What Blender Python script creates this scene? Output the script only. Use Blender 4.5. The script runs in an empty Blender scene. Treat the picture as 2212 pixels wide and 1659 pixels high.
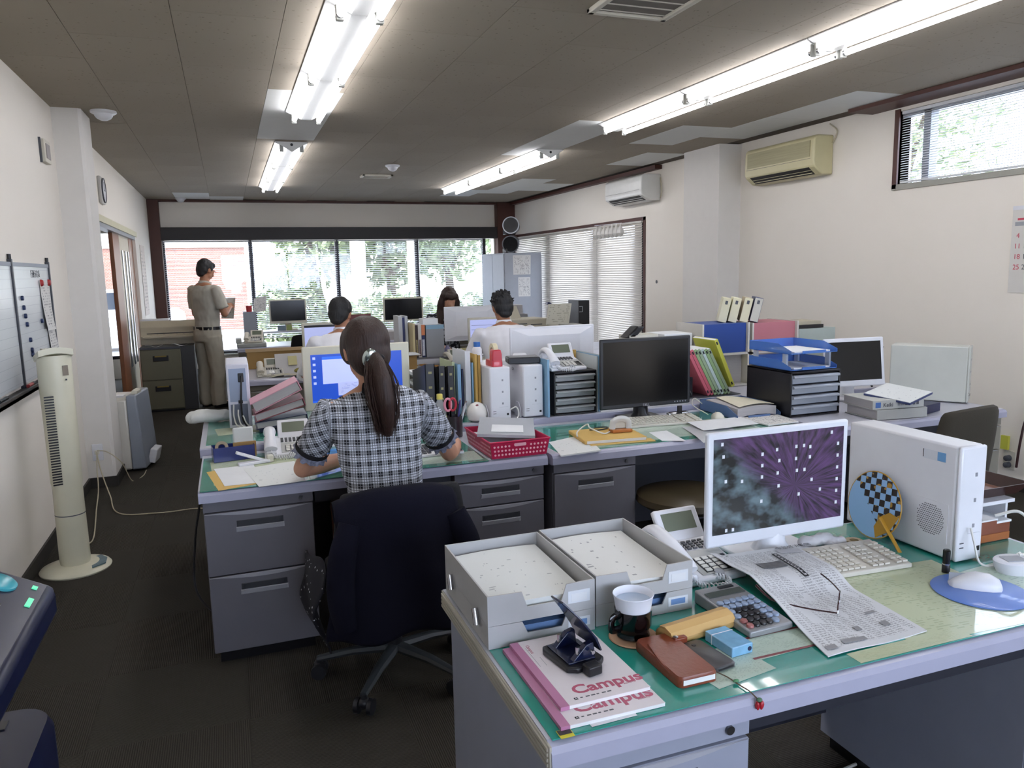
import bpy, bmesh, math, random
from mathutils import Vector, Matrix, noise
SC = bpy.context.scene
COL = SC.collection
rnd = random.Random(11)
PI = math.pi
# ---------------------------------------------------------------- camera (solved from the photograph's vanishing points)
F, YAW, PIT, ROL, CAMH = 1667.4, 0.34838, 0.14625, 0.02145, 1.49
cy_, sy_, cp_, sp_, cr_, sr_ = math.cos(YAW), math.sin(YAW), math.cos(PIT), math.sin(PIT), math.cos(ROL), math.sin(ROL)
fwd = Vector((sy_*cp_, cy_*cp_, -sp_)); rt = Vector((cy_, -sy_, 0)); dn = fwd.cross(rt)
cx = rt*cr_ + dn*sr_; cyd = -rt*sr_ + dn*cr_
cam = bpy.data.cameras.new('camera'); cam.sensor_width = 36; cam.lens = 36*F/2212; cam.clip_start = 0.05; cam.clip_end = 300
camo = bpy.data.objects.new('camera', cam); COL.objects.link(camo)
camo.matrix_world = Matrix(((cx.x, -cyd.x, -fwd.x, 0), (cx.y, -cyd.y, -fwd.y, 0), (cx.z, -cyd.z, -fwd.z, CAMH), (0, 0, 0, 1)))
SC.camera = camo
# ---------------------------------------------------------------- world, sun, exposure
w = bpy.data.worlds.new('sky'); SC.world = w; w.use_nodes = True
bg = w.node_tree.nodes['Background']; bg.inputs[0].default_value = (0.70, 0.80, 1.0, 1); bg.inputs[1].default_value = 7.5
sun = bpy.data.lights.new('sun', 'SUN'); sun.energy = 11.0; sun.angle = 0.02; sun.color = (1, .95, .88)
so = bpy.data.objects.new('sun', sun); COL.objects.link(so); so.rotation_euler = Vector((0.75, 0.28, -0.62)).to_track_quat('-Z', 'Y').to_euler()
SC.view_settings.view_transform = 'Standard'; SC.view_settings.look = 'None'; SC.view_settings.gamma = 1
SC.view_settings.use_curve_mapping = False
SC.view_settings.exposure = 0.55
TUBE = 13.0          # radiance of the fluorescent tubes
# ---------------------------------------------------------------- pixel -> place
def ray(u, v): return cx*((u-1106)/F) + cyd*((v-829.5)/F) + fwd
def pz(u, v, z): d = ray(u, v); return Vector((0, 0, CAMH)) + d*((z-CAMH)/d.z)
def py(u, v, y): d = ray(u, v); return Vector((0, 0, CAMH)) + d*(y/d.y)
def px(u, v, x): d = ray(u, v); return Vector((0, 0, CAMH)) + d*(x/d.x)
# ---------------------------------------------------------------- materials
def lin(h):
    h = h.lstrip('#'); o = []
    for i in (0, 2, 4):
        c = int(h[i:i+2], 16)/255; o.append(c/12.92 if c <= .04045 else ((c+.055)/1.055)**2.4)
    return (*o, 1)
MATS = {}
def mt(name, hexc='', rough=.5, metal=0, var=.06, scale=12., bump=0, bscale=60., coat=0, alpha=1, emit=0, spec=.5, sub=0, stretch=None, trans=0):
    if name in MATS: return MATS[name]
    m = bpy.data.materials.new(name); m.use_nodes = True; nt = m.node_tree; p = nt.nodes['Principled BSDF']
    c = lin(hexc); L = nt.links
    tc = nt.nodes.new('ShaderNodeTexCoord'); src = tc.outputs['Object']
    if stretch:
        mp = nt.nodes.new('ShaderNodeMapping'); mp.inputs['Scale'].default_value = stretch; L.new(src, mp.inputs[0]); src = mp.outputs[0]
    n = nt.nodes.new('ShaderNodeTexNoise'); n.inputs['Scale'].default_value = scale; n.inputs['Detail'].default_value = 3; L.new(src, n.inputs['Vector'])
    r = nt.nodes.new('ShaderNodeMix'); r.data_type = 'RGBA'
    r.inputs[6].default_value = tuple(min(1, x*(1-var)) for x in c[:3])+(1,); r.inputs[7].default_value = tuple(min(1, x*(1+var)) for x in c[:3])+(1,)
    L.new(n.outputs['Fac'], r.inputs[0]); L.new(r.outputs[2], p.inputs['Base Color'])
    p.inputs['Roughness'].default_value = rough; p.inputs['Metallic'].default_value = metal; p.inputs['Coat Weight'].default_value = coat
    p.inputs['Coat Roughness'].default_value = .04; p.inputs['Alpha'].default_value = alpha; p.inputs['Specular IOR Level'].default_value = spec
    p.inputs['Transmission Weight'].default_value = trans
    if emit:
        p.inputs['Emission Strength'].default_value = emit; L.new(r.outputs[2], p.inputs['Emission Color'])
    if bump:
        n2 = nt.nodes.new('ShaderNodeTexNoise'); n2.inputs['Scale'].default_value = bscale; n2.inputs['Detail'].default_value = 4; L.new(src, n2.inputs['Vector'])
        b = nt.nodes.new('ShaderNodeBump'); b.inputs['Strength'].default_value = bump; b.inputs['Distance'].default_value = .004
        L.new(n2.outputs['Fac'], b.inputs['Height']); L.new(b.outputs[0], p.inputs['Normal'])
    MATS[name] = m; return m
class NT:
    """small helper for node graphs of our own"""
    def __init__(s, name, rough=.5):
        s.m = bpy.data.materials.new(name); s.m.use_nodes = True; s.t = s.m.node_tree; s.p = s.t.nodes['Principled BSDF']; s.p.inputs['Roughness'].default_value = rough
        MATS[name] = s.m; s.tc = s.t.nodes.new('ShaderNodeTexCoord')
    def n(s, t, **k):
        q = s.t.nodes.new('ShaderNode'+t)
        for a, b in k.items(): setattr(q, a, b)
        return q
    def l(s, a, b): s.t.links.new(a, b)
    def math(s, op, a, b=None):
        q = s.n('Math', operation=op)
        for i, x in enumerate((a, b)):
            if x is None: continue
            if isinstance(x, (int, float)): q.inputs[i].default_value = x
            else: s.l(x, q.inputs[i])
        return q.outputs[0]
    def mix(s, f, a, b):
        q = s.n('Mix', data_type='RGBA')
        for i, x in ((0, f), (6, a), (7, b)):
            if isinstance(x, str): q.inputs[i].default_value = lin(x)
            elif isinstance(x, (int, float)): q.inputs[i].default_value = x
            else: s.l(x, q.inputs[i])
        return q.outputs[2]
    def noise(s, vec, scale, detail=3):
        q = s.n('TexNoise'); q.inputs['Scale'].default_value = scale; q.inputs['Detail'].default_value = detail; s.l(vec, q.inputs['Vector']); return q.outputs['Fac']
    def map(s, vec, sc=(1, 1, 1), rot=(0, 0, 0), loc=(0, 0, 0)):
        q = s.n('Mapping'); q.inputs['Scale'].default_value = sc; q.inputs['Rotation'].default_value = rot; q.inputs['Location'].default_value = loc; s.l(vec, q.inputs[0]); return q.outputs[0]
    def sep(s, vec): q = s.n('SeparateXYZ'); s.l(vec, q.inputs[0]); return q.outputs
    def col(s, c): s.l(c, s.p.inputs['Base Color'])
    def bump(s, h, st=.3, d=.003):
        b = s.n('Bump'); b.inputs['Strength'].default_value = st; b.inputs['Distance'].default_value = d; s.l(h, b.inputs['Height']); s.l(b.outputs[0], s.p.inputs['Normal'])
def printed(name, base, ink, lines=26, words=40, dens=.52, red=None):
    """sheet of paper with rows of print (flat print, over the sheet's UV)"""
    if name in MATS: return MATS[name]
    N = NT(name, .6); uv = N.tc.outputs['UV']; x, y, _ = N.sep(uv)
    row = N.math('FRACT', N.math('MULTIPLY', y, lines)); inrow = N.math('LESS_THAN', row, .5)
    fl = N.math('FLOOR', N.math('MULTIPLY', y, lines))
    cb = N.n('CombineXYZ'); N.l(N.math('MULTIPLY', x, words), cb.inputs[0]); N.l(N.math('MULTIPLY', fl, 7.3), cb.inputs[1])
    wd = N.math('GREATER_THAN', N.noise(cb.outputs[0], 1., 2), dens)
    blk = N.math('GREATER_THAN', N.noise(uv, 4., 1), .42)
    mx = N.math('MULTIPLY', N.math('LESS_THAN', N.math('ABSOLUTE', N.math('SUBTRACT', x, .5)), .43), N.math('LESS_THAN', N.math('ABSOLUTE', N.math('SUBTRACT', y, .5)), .44))
    f = N.math('MULTIPLY', N.math('MULTIPLY', inrow, wd), N.math('MULTIPLY', mx, blk))
    N.col(N.mix(N.math('MULTIPLY', f, .75), base, ink)); return N.m
WHITE = mt('white_plastic', '#dcdde2', .35); OFFW = mt('ivory_plastic', '#d3d0c2', .4); CREAM = mt('cream_plastic', '#d9d3b4', .45)
BLACK = mt('black_plastic', '#15151a', .35); DARK = mt('charcoal_plastic', '#26272c', .4); GREYP = mt('grey_plastic', '#9a9da3', .45)
DGREY = mt('dark_grey_plastic', '#4a4d54', .45); SCREENOFF = mt('dark_screen', '#0c0c0f', .18); LCD = mt('lcd_glass', '#6d7464', .2)
STEEL = mt('desk_steel', '#67666e', .45, bump=.05, bscale=400); TOPM = mt('desk_laminate', '#b9bac4', .35); EDGE = mt('desk_edge', '#a9aabd', .25)
CHROME = mt('chrome', '#c8c8cc', .2, metal=1); PAPER = mt('paper', '#dfe1e3', .7); CARD = mt('cardboard', '#9d7d4c', .8, bump=.1)
KRAFT = mt('kraft_paper', '#d0ac62', .7); NAVY = mt('navy_plastic', '#1c2448', .3); MIDG = mt('mid_grey_metal', '#6c6e73', .5)
# ---------------------------------------------------------------- geometry
class G:
    def __init__(s): s.v = []; s.f = []; s.mi = []; s.uv = None
    def add(s, vs, fs, mi=0, M=None):
        o = len(s.v)
        s.v += [tuple(M @ Vector(p)) for p in vs] if M else [tuple(p) for p in vs]
        s.f += [tuple(i+o for i in f) for f in fs]; s.mi += [mi]*len(fs); return s
    def box(s, x0, x1, y0, y1, z0, z1, mi=0, M=None):
        return s.add([(x0, y0, z0), (x1, y0, z0), (x1, y1, z0), (x0, y1, z0), (x0, y0, z1), (x1, y0, z1), (x1, y1, z1), (x0, y1, z1)],
                     [(3, 2, 1, 0), (4, 5, 6, 7), (0, 1, 5, 4), (1, 2, 6, 5), (2, 3, 7, 6), (3, 0, 4, 7)], mi, M)
    def cbox(s, c, d, mi=0, M=None):
        return s.box(c[0]-d[0]/2, c[0]+d[0]/2, c[1]-d[1]/2, c[1]+d[1]/2, c[2]-d[2]/2, c[2]+d[2]/2, mi, M)
    def loft(s, rings, mi=0, cap=True, closed=True, M=None):
        n = len(rings[0]); vs = [p for r in rings for p in r]; fs = []
        for k in range(len(rings)-1):
            for i in range(n if closed else n-1):
                j = (i+1) % n; fs.append((k*n+i, k*n+j, (k+1)*n+j, (k+1)*n+i))
        if cap: fs += [tuple(range(n-1, -1, -1)), tuple(range((len(rings)-1)*n, len(rings)*n))]
        return s.add(vs, fs, mi, M)
    def tube(s, pts, r, n=8, mi=0, M=None, cap=True):
        pts = [Vector(p) for p in pts]; rs = r if isinstance(r, (list, tuple)) else [r]*len(pts); rings = []
        t0 = (pts[1]-pts[0]).normalized(); up = Vector((0, 0, 1)) if abs(t0.z) < .9 else Vector((1, 0, 0)); a = t0.cross(up).normalized()
        for i, p in enumerate(pts):
            t = (pts[min(i+1, len(pts)-1)]-pts[max(i-1, 0)]).normalized(); a = (a-t*a.dot(t)).normalized(); b = t.cross(a)
            q = rs[i]; q = q if isinstance(q, (list, tuple)) else (q, q)
            rings.append([p+a*(q[0]*math.cos(2*PI*k/n))+b*(q[1]*math.sin(2*PI*k/n)) for k in range(n)])
        return s.loft(rings, mi, cap, True, M)
    def cyl(s, p0, p1, r0, r1=None, n=16, mi=0, M=None): return s.tube([p0, p1], [r0, r0 if r1 is None else r1], n, mi, M)
    def lathe(s, prof, c=(0, 0, 0), n=24, mi=0, M=None, sx=1, sy=1, cap=True):
        return s.loft([[(c[0]+r*sx*math.cos(2*PI*k/n), c[1]+r*sy*math.sin(2*PI*k/n), c[2]+z) for k in range(n)] for r, z in prof], mi, cap, True, M)
    def ell(s, c, r, n=16, mi=0, M=None):
        return s.lathe([(max(.02, math.sin(PI*k/n)), -math.cos(PI*k/n)*r[2]) for k in range(n+1)], c, n+4, mi, M, r[0], r[1])
    def prism(s, poly, z0, z1, mi=0, M=None):
        return s.loft([[(x, y, z0) for x, y in poly], [(x, y, z1) for x, y in poly]], mi, True, True, M)
    def grid(s, fn, nx, ny, mi=0, th=0.0, M=None):
        """surface fn(u,v) with UVs; th>0 gives it a back side"""
        vs = [Vector(fn(i/nx, j/ny)) for j in range(ny+1) for i in range(nx+1)]; fs = []; W = nx+1
        uv = {len(s.v)+j*W+i: (i/nx, j/ny) for j in range(ny+1) for i in range(W)}
        for j in range(ny):
            for i in range(nx): fs.append((j*W+i, j*W+i+1, (j+1)*W+i+1, (j+1)*W+i))
        if th:
            n0 = len(vs); vs += [p-Vector((0, 0, th)) if isinstance(th, float) else p+Vector(th) for p in vs]
            uv.update({k+n0: t for k, t in list(uv.items())})
            fs += [tuple(n0+i for i in reversed(f)) for f in fs[:nx*ny]]
            rim = [i for i in range(nx)]+[i*W+nx for i in range(ny)]+[ny*W+nx-i for i in range(nx)]+[(ny-i)*W for i in range(ny)]
            for a, b in zip(rim, rim[1:]+rim[:1]): fs.append((b, a, a+n0, b+n0))
        s.add(vs, fs, mi, M); s.uv = {**(s.uv or {}), **uv}; return s
    def mesh(s, name, mats, smooth=False, ang=.7):
        me = bpy.data.meshes.new(name); me.from_pydata(s.v, [], s.f)
        for m in (mats if isinstance(mats, (list, tuple)) else [mats]): me.materials.append(m)
        me.polygons.foreach_set('material_index', s.mi)
        if s.uv:
            ul = me.uv_layers.new(name='UVMap')
            for lp in me.loops: ul.data[lp.index].uv = s.uv.get(lp.vertex_index, (0, 0))
        bm = bmesh.new(); bm.from_mesh(me); bmesh.ops.recalc_face_normals(bm, faces=bm.faces); bm.to_mesh(me); bm.free()
        if smooth: me.shade_smooth(); me.set_sharp_from_angle(angle=ang)
        me.update(); return me
    def obj(s, name, mats, parent=None, smooth=False, bev=0, loc=None, rot=None, kind=None, ang=.7, seg=2):
        return link(name, s.mesh(name, mats, smooth, ang), parent, bev, loc, rot, kind, seg)
def link(name, me, parent=None, bev=0, loc=None, rot=None, kind=None, seg=2):
    o = bpy.data.objects.new(name, me); COL.objects.link(o); o.parent = parent
    if loc is not None: o.location = loc
    if rot is not None: o.rotation_euler = rot
    if bev:
        b = o.modifiers.new('bevel', 'BEVEL'); b.width = bev; b.segments = seg; b.limit_method = 'ANGLE'; b.angle_limit = .6
        b.harden_normals = False
        for p in me.polygons: p.use_smooth = True
        me.set_sharp_from_angle(angle=.5)
    if kind: o['kind'] = kind
    return o
def tag(o, label, cat, group=None):
    o['label'] = label; o['category'] = cat
    if group: o['group'] = group
    return o
def thing(name, label, cat, loc=(0, 0, 0), rz=0, group=None):
    o = bpy.data.objects.new(name, None); COL.objects.link(o); o.empty_display_size = .05
    o.location = loc; o.rotation_euler = (0, 0, rz); return tag(o, label, cat, group)
def dup(root, loc, rz, label, group=None):
    r = root.copy(); COL.objects.link(r); r.location = loc; r.rotation_euler = (0, 0, rz); r['label'] = label
    if group: r['group'] = group
    for ch in list(root.children):
        c = ch.copy(); COL.objects.link(c); c.parent = r
        for g in list(ch.children):
            d = g.copy(); COL.objects.link(d); d.parent = c
    return r
def struct(g, name, mats, **k):
    o = g.obj(name, mats, **k); o['kind'] = 'structure'; return o
TMP = bpy.data.scenes.new('work'); TVL = TMP.view_layers[0]
def bake(o):
    """evaluate one helper object alone and return its mesh"""
    TMP.collection.objects.link(o); TVL.update(); me = bpy.data.meshes.new_from_object(o.evaluated_get(TVL.depsgraph)); bpy.data.objects.remove(o); return me
def txt(body, size, mat, parent, loc, rot=(0, 0, 0), name='lettering', ext=.0004, sx=1, align='LEFT', bold=0):
    cu = bpy.data.curves.new(name, 'FONT'); cu.body = body; cu.size = size; cu.extrude = ext; cu.offset = bold; cu.align_x = align; cu.resolution_u = 3
    me = bake(bpy.data.objects.new('t', cu))
    me.materials.clear(); me.materials.append(mat); o = link(name, me, parent, 0, loc, rot); o.scale = (sx, 1, 1); return o
def lerp(a, b, t): return a+(b-a)*t
def bez(pts, n=16):
    """smooth curve through points (Catmull-Rom)"""
    P = [Vector(p) for p in pts]; P = [P[0]*2-P[1]]+P+[P[-1]*2-P[-2]]; out = []
    for i in range(1, len(P)-2):
        for k in range(n):
            t = k/n; a, b, c, d = P[i-1:i+3]
            out.append(.5*((2*b)+(c-a)*t+(2*a-5*b+4*c-d)*t*t+(3*b-a-3*c+d)*t*t*t))
    return out+[P[-2]]
def sheet(name, label, corners, mat, z=None, th=.0006, cat='paper', group=None, sag=0, nx=6, ny=6, sub=None):
    """loose flat sheet through four points (fl, fr, br, bl)"""
    a, b, c, d = [Vector(p) for p in corners]
    def fn(u, v):
        p = (a*(1-u)+b*u)*(1-v)+(d*(1-u)+c*u)*v
        return p+Vector((0, 0, sag*(math.sin(u*5+1)*math.sin(v*4+.5))))
    return tag(G().grid(fn, nx, ny, th=float(th)).obj(name, mat), label, cat, group)
def ellipse(rx, ry, n, ox=0, oy=0): return [(ox+rx*math.cos(2*PI*k/n), oy+ry*math.sin(2*PI*k/n)) for k in range(n)]
def rrect(w, d, r, n=4, ox=0, oy=0):
    o = []
    for qx, qy, a0 in ((w/2-r, d/2-r, 0), (-w/2+r, d/2-r, PI/2), (-w/2+r, -d/2+r, PI), (w/2-r, -d/2+r, 1.5*PI)):
        o += [(ox+qx+r*math.cos(a0+PI/2*k/n), oy+qy+r*math.sin(a0+PI/2*k/n)) for k in range(n+1)]
    return o
# ================================================================ the room
XL, XR, YB, YF, CZ = -1.03, 4.74, 12.88, -2.0, 2.64
N = NT('wall_paper', .75); o_ = N.tc.outputs['Object']
N.col(N.mix(N.noise(o_, 1.4), '#e6dfd4', '#ede7dd')); N.bump(N.noise(o_, 260), .15, .002); WALL = N.m
N = NT('ceiling_board', .85); o_ = N.tc.outputs['Object']
vv = N.n('TexVoronoi'); vv.inputs['Scale'].default_value = 26; N.l(N.map(o_, (1, 1, 0.2)), vv.inputs['Vector'])
dots = N.math('MULTIPLY', N.math('LESS_THAN', vv.outputs['Distance'], .16), N.math('GREATER_THAN', N.noise(o_, 60), .46))
N.col(N.mix(N.math('MULTIPLY', dots, .5), N.mix(N.noise(o_, 1.1), '#93897a', '#9e9485'), '#5d5447')); CEIL = N.m
PATCH = mt('new_ceiling_board', '#d8d9d6', .8, var=.03); JOINT = mt('ceiling_joint', '#5a5148', .9)
BROWN = mt('brown_trim', '#4a261c', .5, var=.12); DBROWN = mt('dark_header', '#211c1d', .5); WOOD = mt('door_wood', '#8a5536', .45, var=.25, scale=6, stretch=(14, 14, .7))
BASEB = mt('baseboard_vinyl', '#2b2824', .6); PILL = mt('pillar_paint', '#dedad4', .7, var=.03); FRAMEG = mt('window_aluminium', '#3a3a3e', .4, metal=.6)
SILL = mt('grey_sill', '#9b9a90', .5)
N = NT('window_glass', .02); N.p.inputs['Base Color'].default_value = (1, 1, 1, 1)
tr = N.n('BsdfTransparent'); gl = N.n('BsdfGlossy'); gl.inputs['Roughness'].default_value = .01; ms = N.n('MixShader'); ms.inputs[0].default_value = .06
N.l(tr.outputs[0], ms.inputs[1]); N.l(gl.outputs[0], ms.inputs[2]); N.l(ms.outputs[0], N.t.nodes['Material Output'].inputs[0]); GLASS = N.m
N = NT('carpet', .95); o_ = N.tc.outputs['Object']; x_, y_, z_ = N.sep(o_)
rib = N.math('SINE', N.math('MULTIPLY', x_, 900.)); nz = N.noise(o_, 300, 2)
N.col(N.mix(N.math('MULTIPLY', N.math('ADD', N.math('MULTIPLY', rib, .5), nz), .6), '#34312c', '#57534b')); N.bump(N.math('ADD', rib, nz), .6, .003); CARP = N.m
N.p.inputs['Specular IOR Level'].default_value = .15
CARPB = mt('carpet_backing', '#423f39', .95, var=.25, scale=220, spec=.15)
fl = struct(G().box(XL-2.4, XR+.1, YF-.1, YB+.1, -.12, -.004), 'floor', CARPB)
tile = G().box(-.2496, .2496, -.2496, .2496, -.006, 0).mesh('carpet_tile', CARP)
k = 0
for j in range(-2, 17):
    for i in range(0, 12):
        if k < 290 and not (j > 8 and i > 8):
            link('carpet_tile', tile, fl, loc=(XL+.25+i*.5, .25+j*.5+.6, 0), rot=(0, 0, PI/2*((i+j) % 2))); k += 1
struct(G().box(XL-.0, XR+.1, YF-.1, YB+.1, -.012, -.0045), 'floor_underlay', CARPB)
# ceiling with staggered boards
ce = struct(G().box(XL-2.4, XR+.1, YF-.1, YB+.1, CZ+.009, CZ+.14), 'ceiling', JOINT)
pw, pl_ = .471, .93
pm = G().box(-pw/2+.0012, pw/2-.0012, -pl_/2+.0012, pl_/2-.0012, 0, .012).mesh('ceiling_panel', CEIL)
pmp = G().box(-pw/2+.0012, pw/2-.0012, -pl_/2+.0012, pl_/2-.0012, -.0005, .012).mesh('ceiling_panel', PATCH)
patches = {(3, 8), (3, 9), (8, 9), (8, 10), (11, 8), (11, 7), (11, 10), (10, 13), (10, 14), (11, 13), (9, 14), (1, 15), (2, 16), (10, 9)}
def cpan(i, j):
    x0 = XL-.06+i*pw; y0 = -2.67+j*pl_+(.465 if i % 2 else 0)
    m = pmp if (i, j) in patches else pm
    x = x0+pw/2; y = y0+pl_/2
    if XL-.3 < x < XR+.05 and y < YB-.1 and y > YF: link('ceiling_panel', m, ce, loc=(x, min(y, YB-.0), CZ))
for i in range(0, 13):
    for j in range(0, 17): cpan(i, j)
# walls (openings built as gaps)
def wallx(name, x, th, openings, y0, y1, z1=CZ+.009, mat=WALL):
    g = G(); ys = sorted({y0, y1} | {o[0] for o in openings} | {o[1] for o in openings})
    for a, b in zip(ys, ys[1:]):
        op = [o for o in openings if o[0] <= a and o[1] >= b]
        if op: g.box(x, x+th, a, b, -.01, op[0][2]).box(x, x+th, a, b, op[0][3], z1) if op[0][2] > 0 else g.box(x, x+th, a, b, op[0][3], z1)
        else: g.box(x, x+th, a, b, -.01, z1)
    return struct(g, name, mat)
wallx('wall_left', XL, -.12, [(7.72, 10.75, 0, 2.0)], YF, YB+.1)
wallx('wall_right', XR, .12, [(8.30, 12.72, .2, 2.05), (-.8, 4.55, 2.06, 2.585)], YF, YB+.1)
g = G()
WX = [-.87, .386, 1.714, 3.036, 4.40]
g.box(XL-2.4, -1.95, YB, YB+.12, -.01, CZ).box(-1.95, -1.2, YB, YB+.12, -.01, .29).box(-1.95, -1.2, YB, YB+.12, 2.15, CZ).box(-1.2, -.87, YB, YB+.12, -.01, CZ+.009)
g.box(-.87, 4.40, YB, YB+.12, -.01, .29).box(-.87, 4.40, YB, YB+.12, 2.04, CZ+.009).box(4.40, XR+.1, YB, YB+.12, -.01, CZ+.009)
struct(g, 'wall_back', WALL)
g = G(); g.box(XL-.12, XR+.12, YF-.12, YF, -.01, .9).box(XL-.12, XR+.12, YF-.12, YF, 2.2, CZ+.009).box(XL-.12, -.2, YF-.12, YF, .9, 2.2).box(4.2, XR+.12, YF-.12, YF, .9, 2.2)
struct(g, 'wall_front', WALL)
w0 = struct(G().box(-.2, 4.2, YF-.08, YF-.075, .9, 2.2), 'window_4', GLASS)
for i in range(5): G().box(-.2+i*1.0875, -.14+i*1.0875, YF-.1, YF-.04, .9, 2.2).obj('window_frame', FRAMEG, w0)
# entrance lobby seen through the doorway on the long side
struct(G().box(XL-2.4, XL-2.28, 5.5, YB+.1, -.01, CZ), 'wall_lobby_side', WALL); struct(G().box(XL-2.4, XL-.12, 5.5, 5.6, -.01, CZ), 'wall_lobby_end', WALL)
# pillars
struct(G().prism([(XL-.01, 6.12), (-.87, 6.12), (-.85, 6.14), (-.85, 6.5), (XL-.01, 6.5)], 0, CZ), 'wall_pillar_left', PILL)
struct(G().box(-.93, -.885, 6.5, 6.56, 0, CZ-.05), 'trim_1', CREAM)
struct(G().prism([(XR+.01, 6.44), (4.49, 6.44), (4.49, 7.05), (XR+.01, 7.05)], 0, CZ), 'wall_pillar_right', PILL)
struct(G().box(4.60, XR, 7.05, 7.14, 0, CZ-.04), 'trim_2', PILL)
# baseboards, beams and trims
struct(G().box(XL, XL+.012, YF, 6.12, 0, .075), 'baseboard_left', BASEB); struct(G().box(XL, XL+.012, 6.5, 7.66, 0, .075).box(XL, XL+.012, 10.85, YB, 0, .075), 'baseboard_left_far', BASEB)
struct(G().box(XL, -.84, 6.108, 6.12, 0, .075).box(-.85, -.838, 6.12, 6.5, 0, .075), 'baseboard_pillar', BASEB)
struct(G().box(XR-.012, XR, YF, 6.44, 0, .075), 'baseboard_right', BASEB); struct(G().box(-.87, 4.4, YB-.012, YB, 0, .075), 'baseboard_back', BASEB)
struct(G().box(XL, -.872, YB-.12, YB, 0, CZ), 'trim_3', BROWN, bev=.004); struct(G().box(4.42, XR, YB-.16, YB, 0, CZ), 'trim_4', BROWN, bev=.004)
struct(G().box(-.872, 4.42, YB-.10, YB, CZ-.03, CZ), 'trim_5', BROWN); struct(G().box(XR-.09, XR, 7.9, YB-.16, CZ-.045, CZ), 'trim_6', BROWN)
struct(G().box(-.872, 4.42, YB-.14, YB, 2.04, 2.23), 'trim_7', DBROWN, bev=.004); struct(G().box(XR-.24, XR, -1.0, 4.82, CZ-.03, CZ), 'trim_8', BROWN, bev=.003)
# back window
SLATM = mt('white_slat', '#d6d8dc', .45, var=.03); SLATR = mt('ivory_slat', '#cfcac2', .45, var=.03)
w1 = struct(G().box(-.87, 4.40, YB+.05, YB+.056, .29, 2.04), 'window_1', GLASS)
for x in WX[1:-1]: G().box(x-.03, x+.03, YB+.01, YB+.09, .29, 2.04).obj('window_frame', FRAMEG, w1)
for a, b, c, d in ((-.87, -.84, .29, 2.04), (4.20, 4.25, .29, 2.04), (-.87, 4.4, .29, .33)): G().box(a, b, YB+.01, YB+.09, c, d).obj('window_frame', FRAMEG, w1)
G().box(-.9, 4.4, YB-.05, YB+.05, .265, .29).obj('window_sill', SILL, w1)
w5 = struct(G().box(-1.95, -1.2, YB+.05, YB+.056, .29, 2.15), 'window_5', GLASS)
for a, b, c, d in ((-1.95, -1.2, .29, .34), (-1.97, -1.93, .29, 2.15), (-1.23, -1.19, .29, 2.15)): G().box(a, b, YB+.01, YB+.09, c, d).obj('window_frame', FRAMEG, w5)
def blind(name, label, axis, a, b, pos, ztop, zbot, tilt, mat, depth=.025, inward=-1, pitch=.0215):
    """venetian blind: headrail, slats (each its own piece), ladder cords, bottom rail; axis 'x' hangs on the back wall, 'y' on a side wall"""
    t = thing(name, label, 'blind', (0, 0, 0))
    L = b-a; h = depth/2
    sl = G(); ct, st = math.cos(tilt), math.sin(tilt)
    pr = [(-h, 0), (-h*.4, .0028), (h*.4, .0028), (h, 0)]
    sl.loft([[(e, p*ct-q*st, p*st+q*ct) for p, q in pr]+[(e, p*ct-(q-.0006)*st, p*st+(q-.0006)*ct) for p, q in reversed(pr)] for e in (-L/2+.001, L/2-.001)])
    me = sl.mesh('slat', mat, True)
    rz = 0 if axis == 'x' else PI/2; c = ((a+b)/2, pos) if axis == 'x' else (pos, (a+b)/2)
    z = ztop-.035
    while z > zbot+.02:
        link('slat', me, t, loc=(c[0], c[1], z), rot=(0, 0, rz)); z -= pitch
    G().box(-L/2, L/2, -.014, .014, ztop-.022, ztop).obj('headrail', mat, t, loc=(c[0], c[1], 0), rot=(0, 0, rz))
    G().box(-L/2+.006, L/2-.006, -.011, .011, zbot, zbot+.014).obj('bottom_rail', mat, t, loc=(c[0], c[1], 0), rot=(0, 0, rz))
    for f in (-.38, .38):
        G().cyl((f*L, -.013, zbot), (f*L, -.013, ztop), .0012, n=5).obj('ladder_cord', mat, t, loc=(c[0], c[1], 0), rot=(0, 0, rz))
    return t
bl = ('first blind of the shop window, beside the brown corner post', 'second blind of the shop window, in front of the tree with a leaning prop',
      'third blind of the shop window, above the seated man on the left', 'last blind of the shop window, next to the grey steel cabinet')
for k_ in range(4): blind('venetian_blind', bl[k_], 'x', WX[k_]+.012, min(WX[k_+1], 4.19)-.012, YB-.03, 2.035, .5 if k_ else .34, (.10, .22, .25, .25)[k_], SLATM, .034, pitch=.031)
w2 = struct(G().box(XR+.05, XR+.056, 8.30, 12.72, .2, 2.05), 'window_2', GLASS)
for y in (8.30, 9.47, 11.13, 12.66): G().box(XR+.02, XR+.09, y, y+.26 if y < 12 else y+.06, .2, 2.05).obj('window_frame', FRAMEG, w2)  # nearer frames made extra wide to block bright glass between the blinds
for a, b, c, d in ((8.26, 8.30, .16, 2.09), (12.72, 12.76, .16, 2.09), (8.26, 12.76, 2.05, 2.09), (8.26, 12.76, .16, .2)): G().box(XR-.012, XR+.02, a, b, c, d).obj('window_frame', BROWN, w2)
for (a, b, tl), lb in zip(((11.186, 12.71, -.98), (9.525, 11.182, -1.0), (8.305, 9.521, -1.0)), ('blind on the side wall nearest the grey steel cabinet', 'middle blind on the side wall behind the tall black computer', 'blind on the side wall with white paper ornaments at its top')):
    blind('venetian_blind', lb, 'y', a, b, XR-.02, 2.045, .25, tl, SLATR, .035, pitch=.029)
w3 = struct(G().box(XR+.05, XR+.056, -.8, 4.55, 2.06, 2.585), 'window_3', GLASS)
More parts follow.
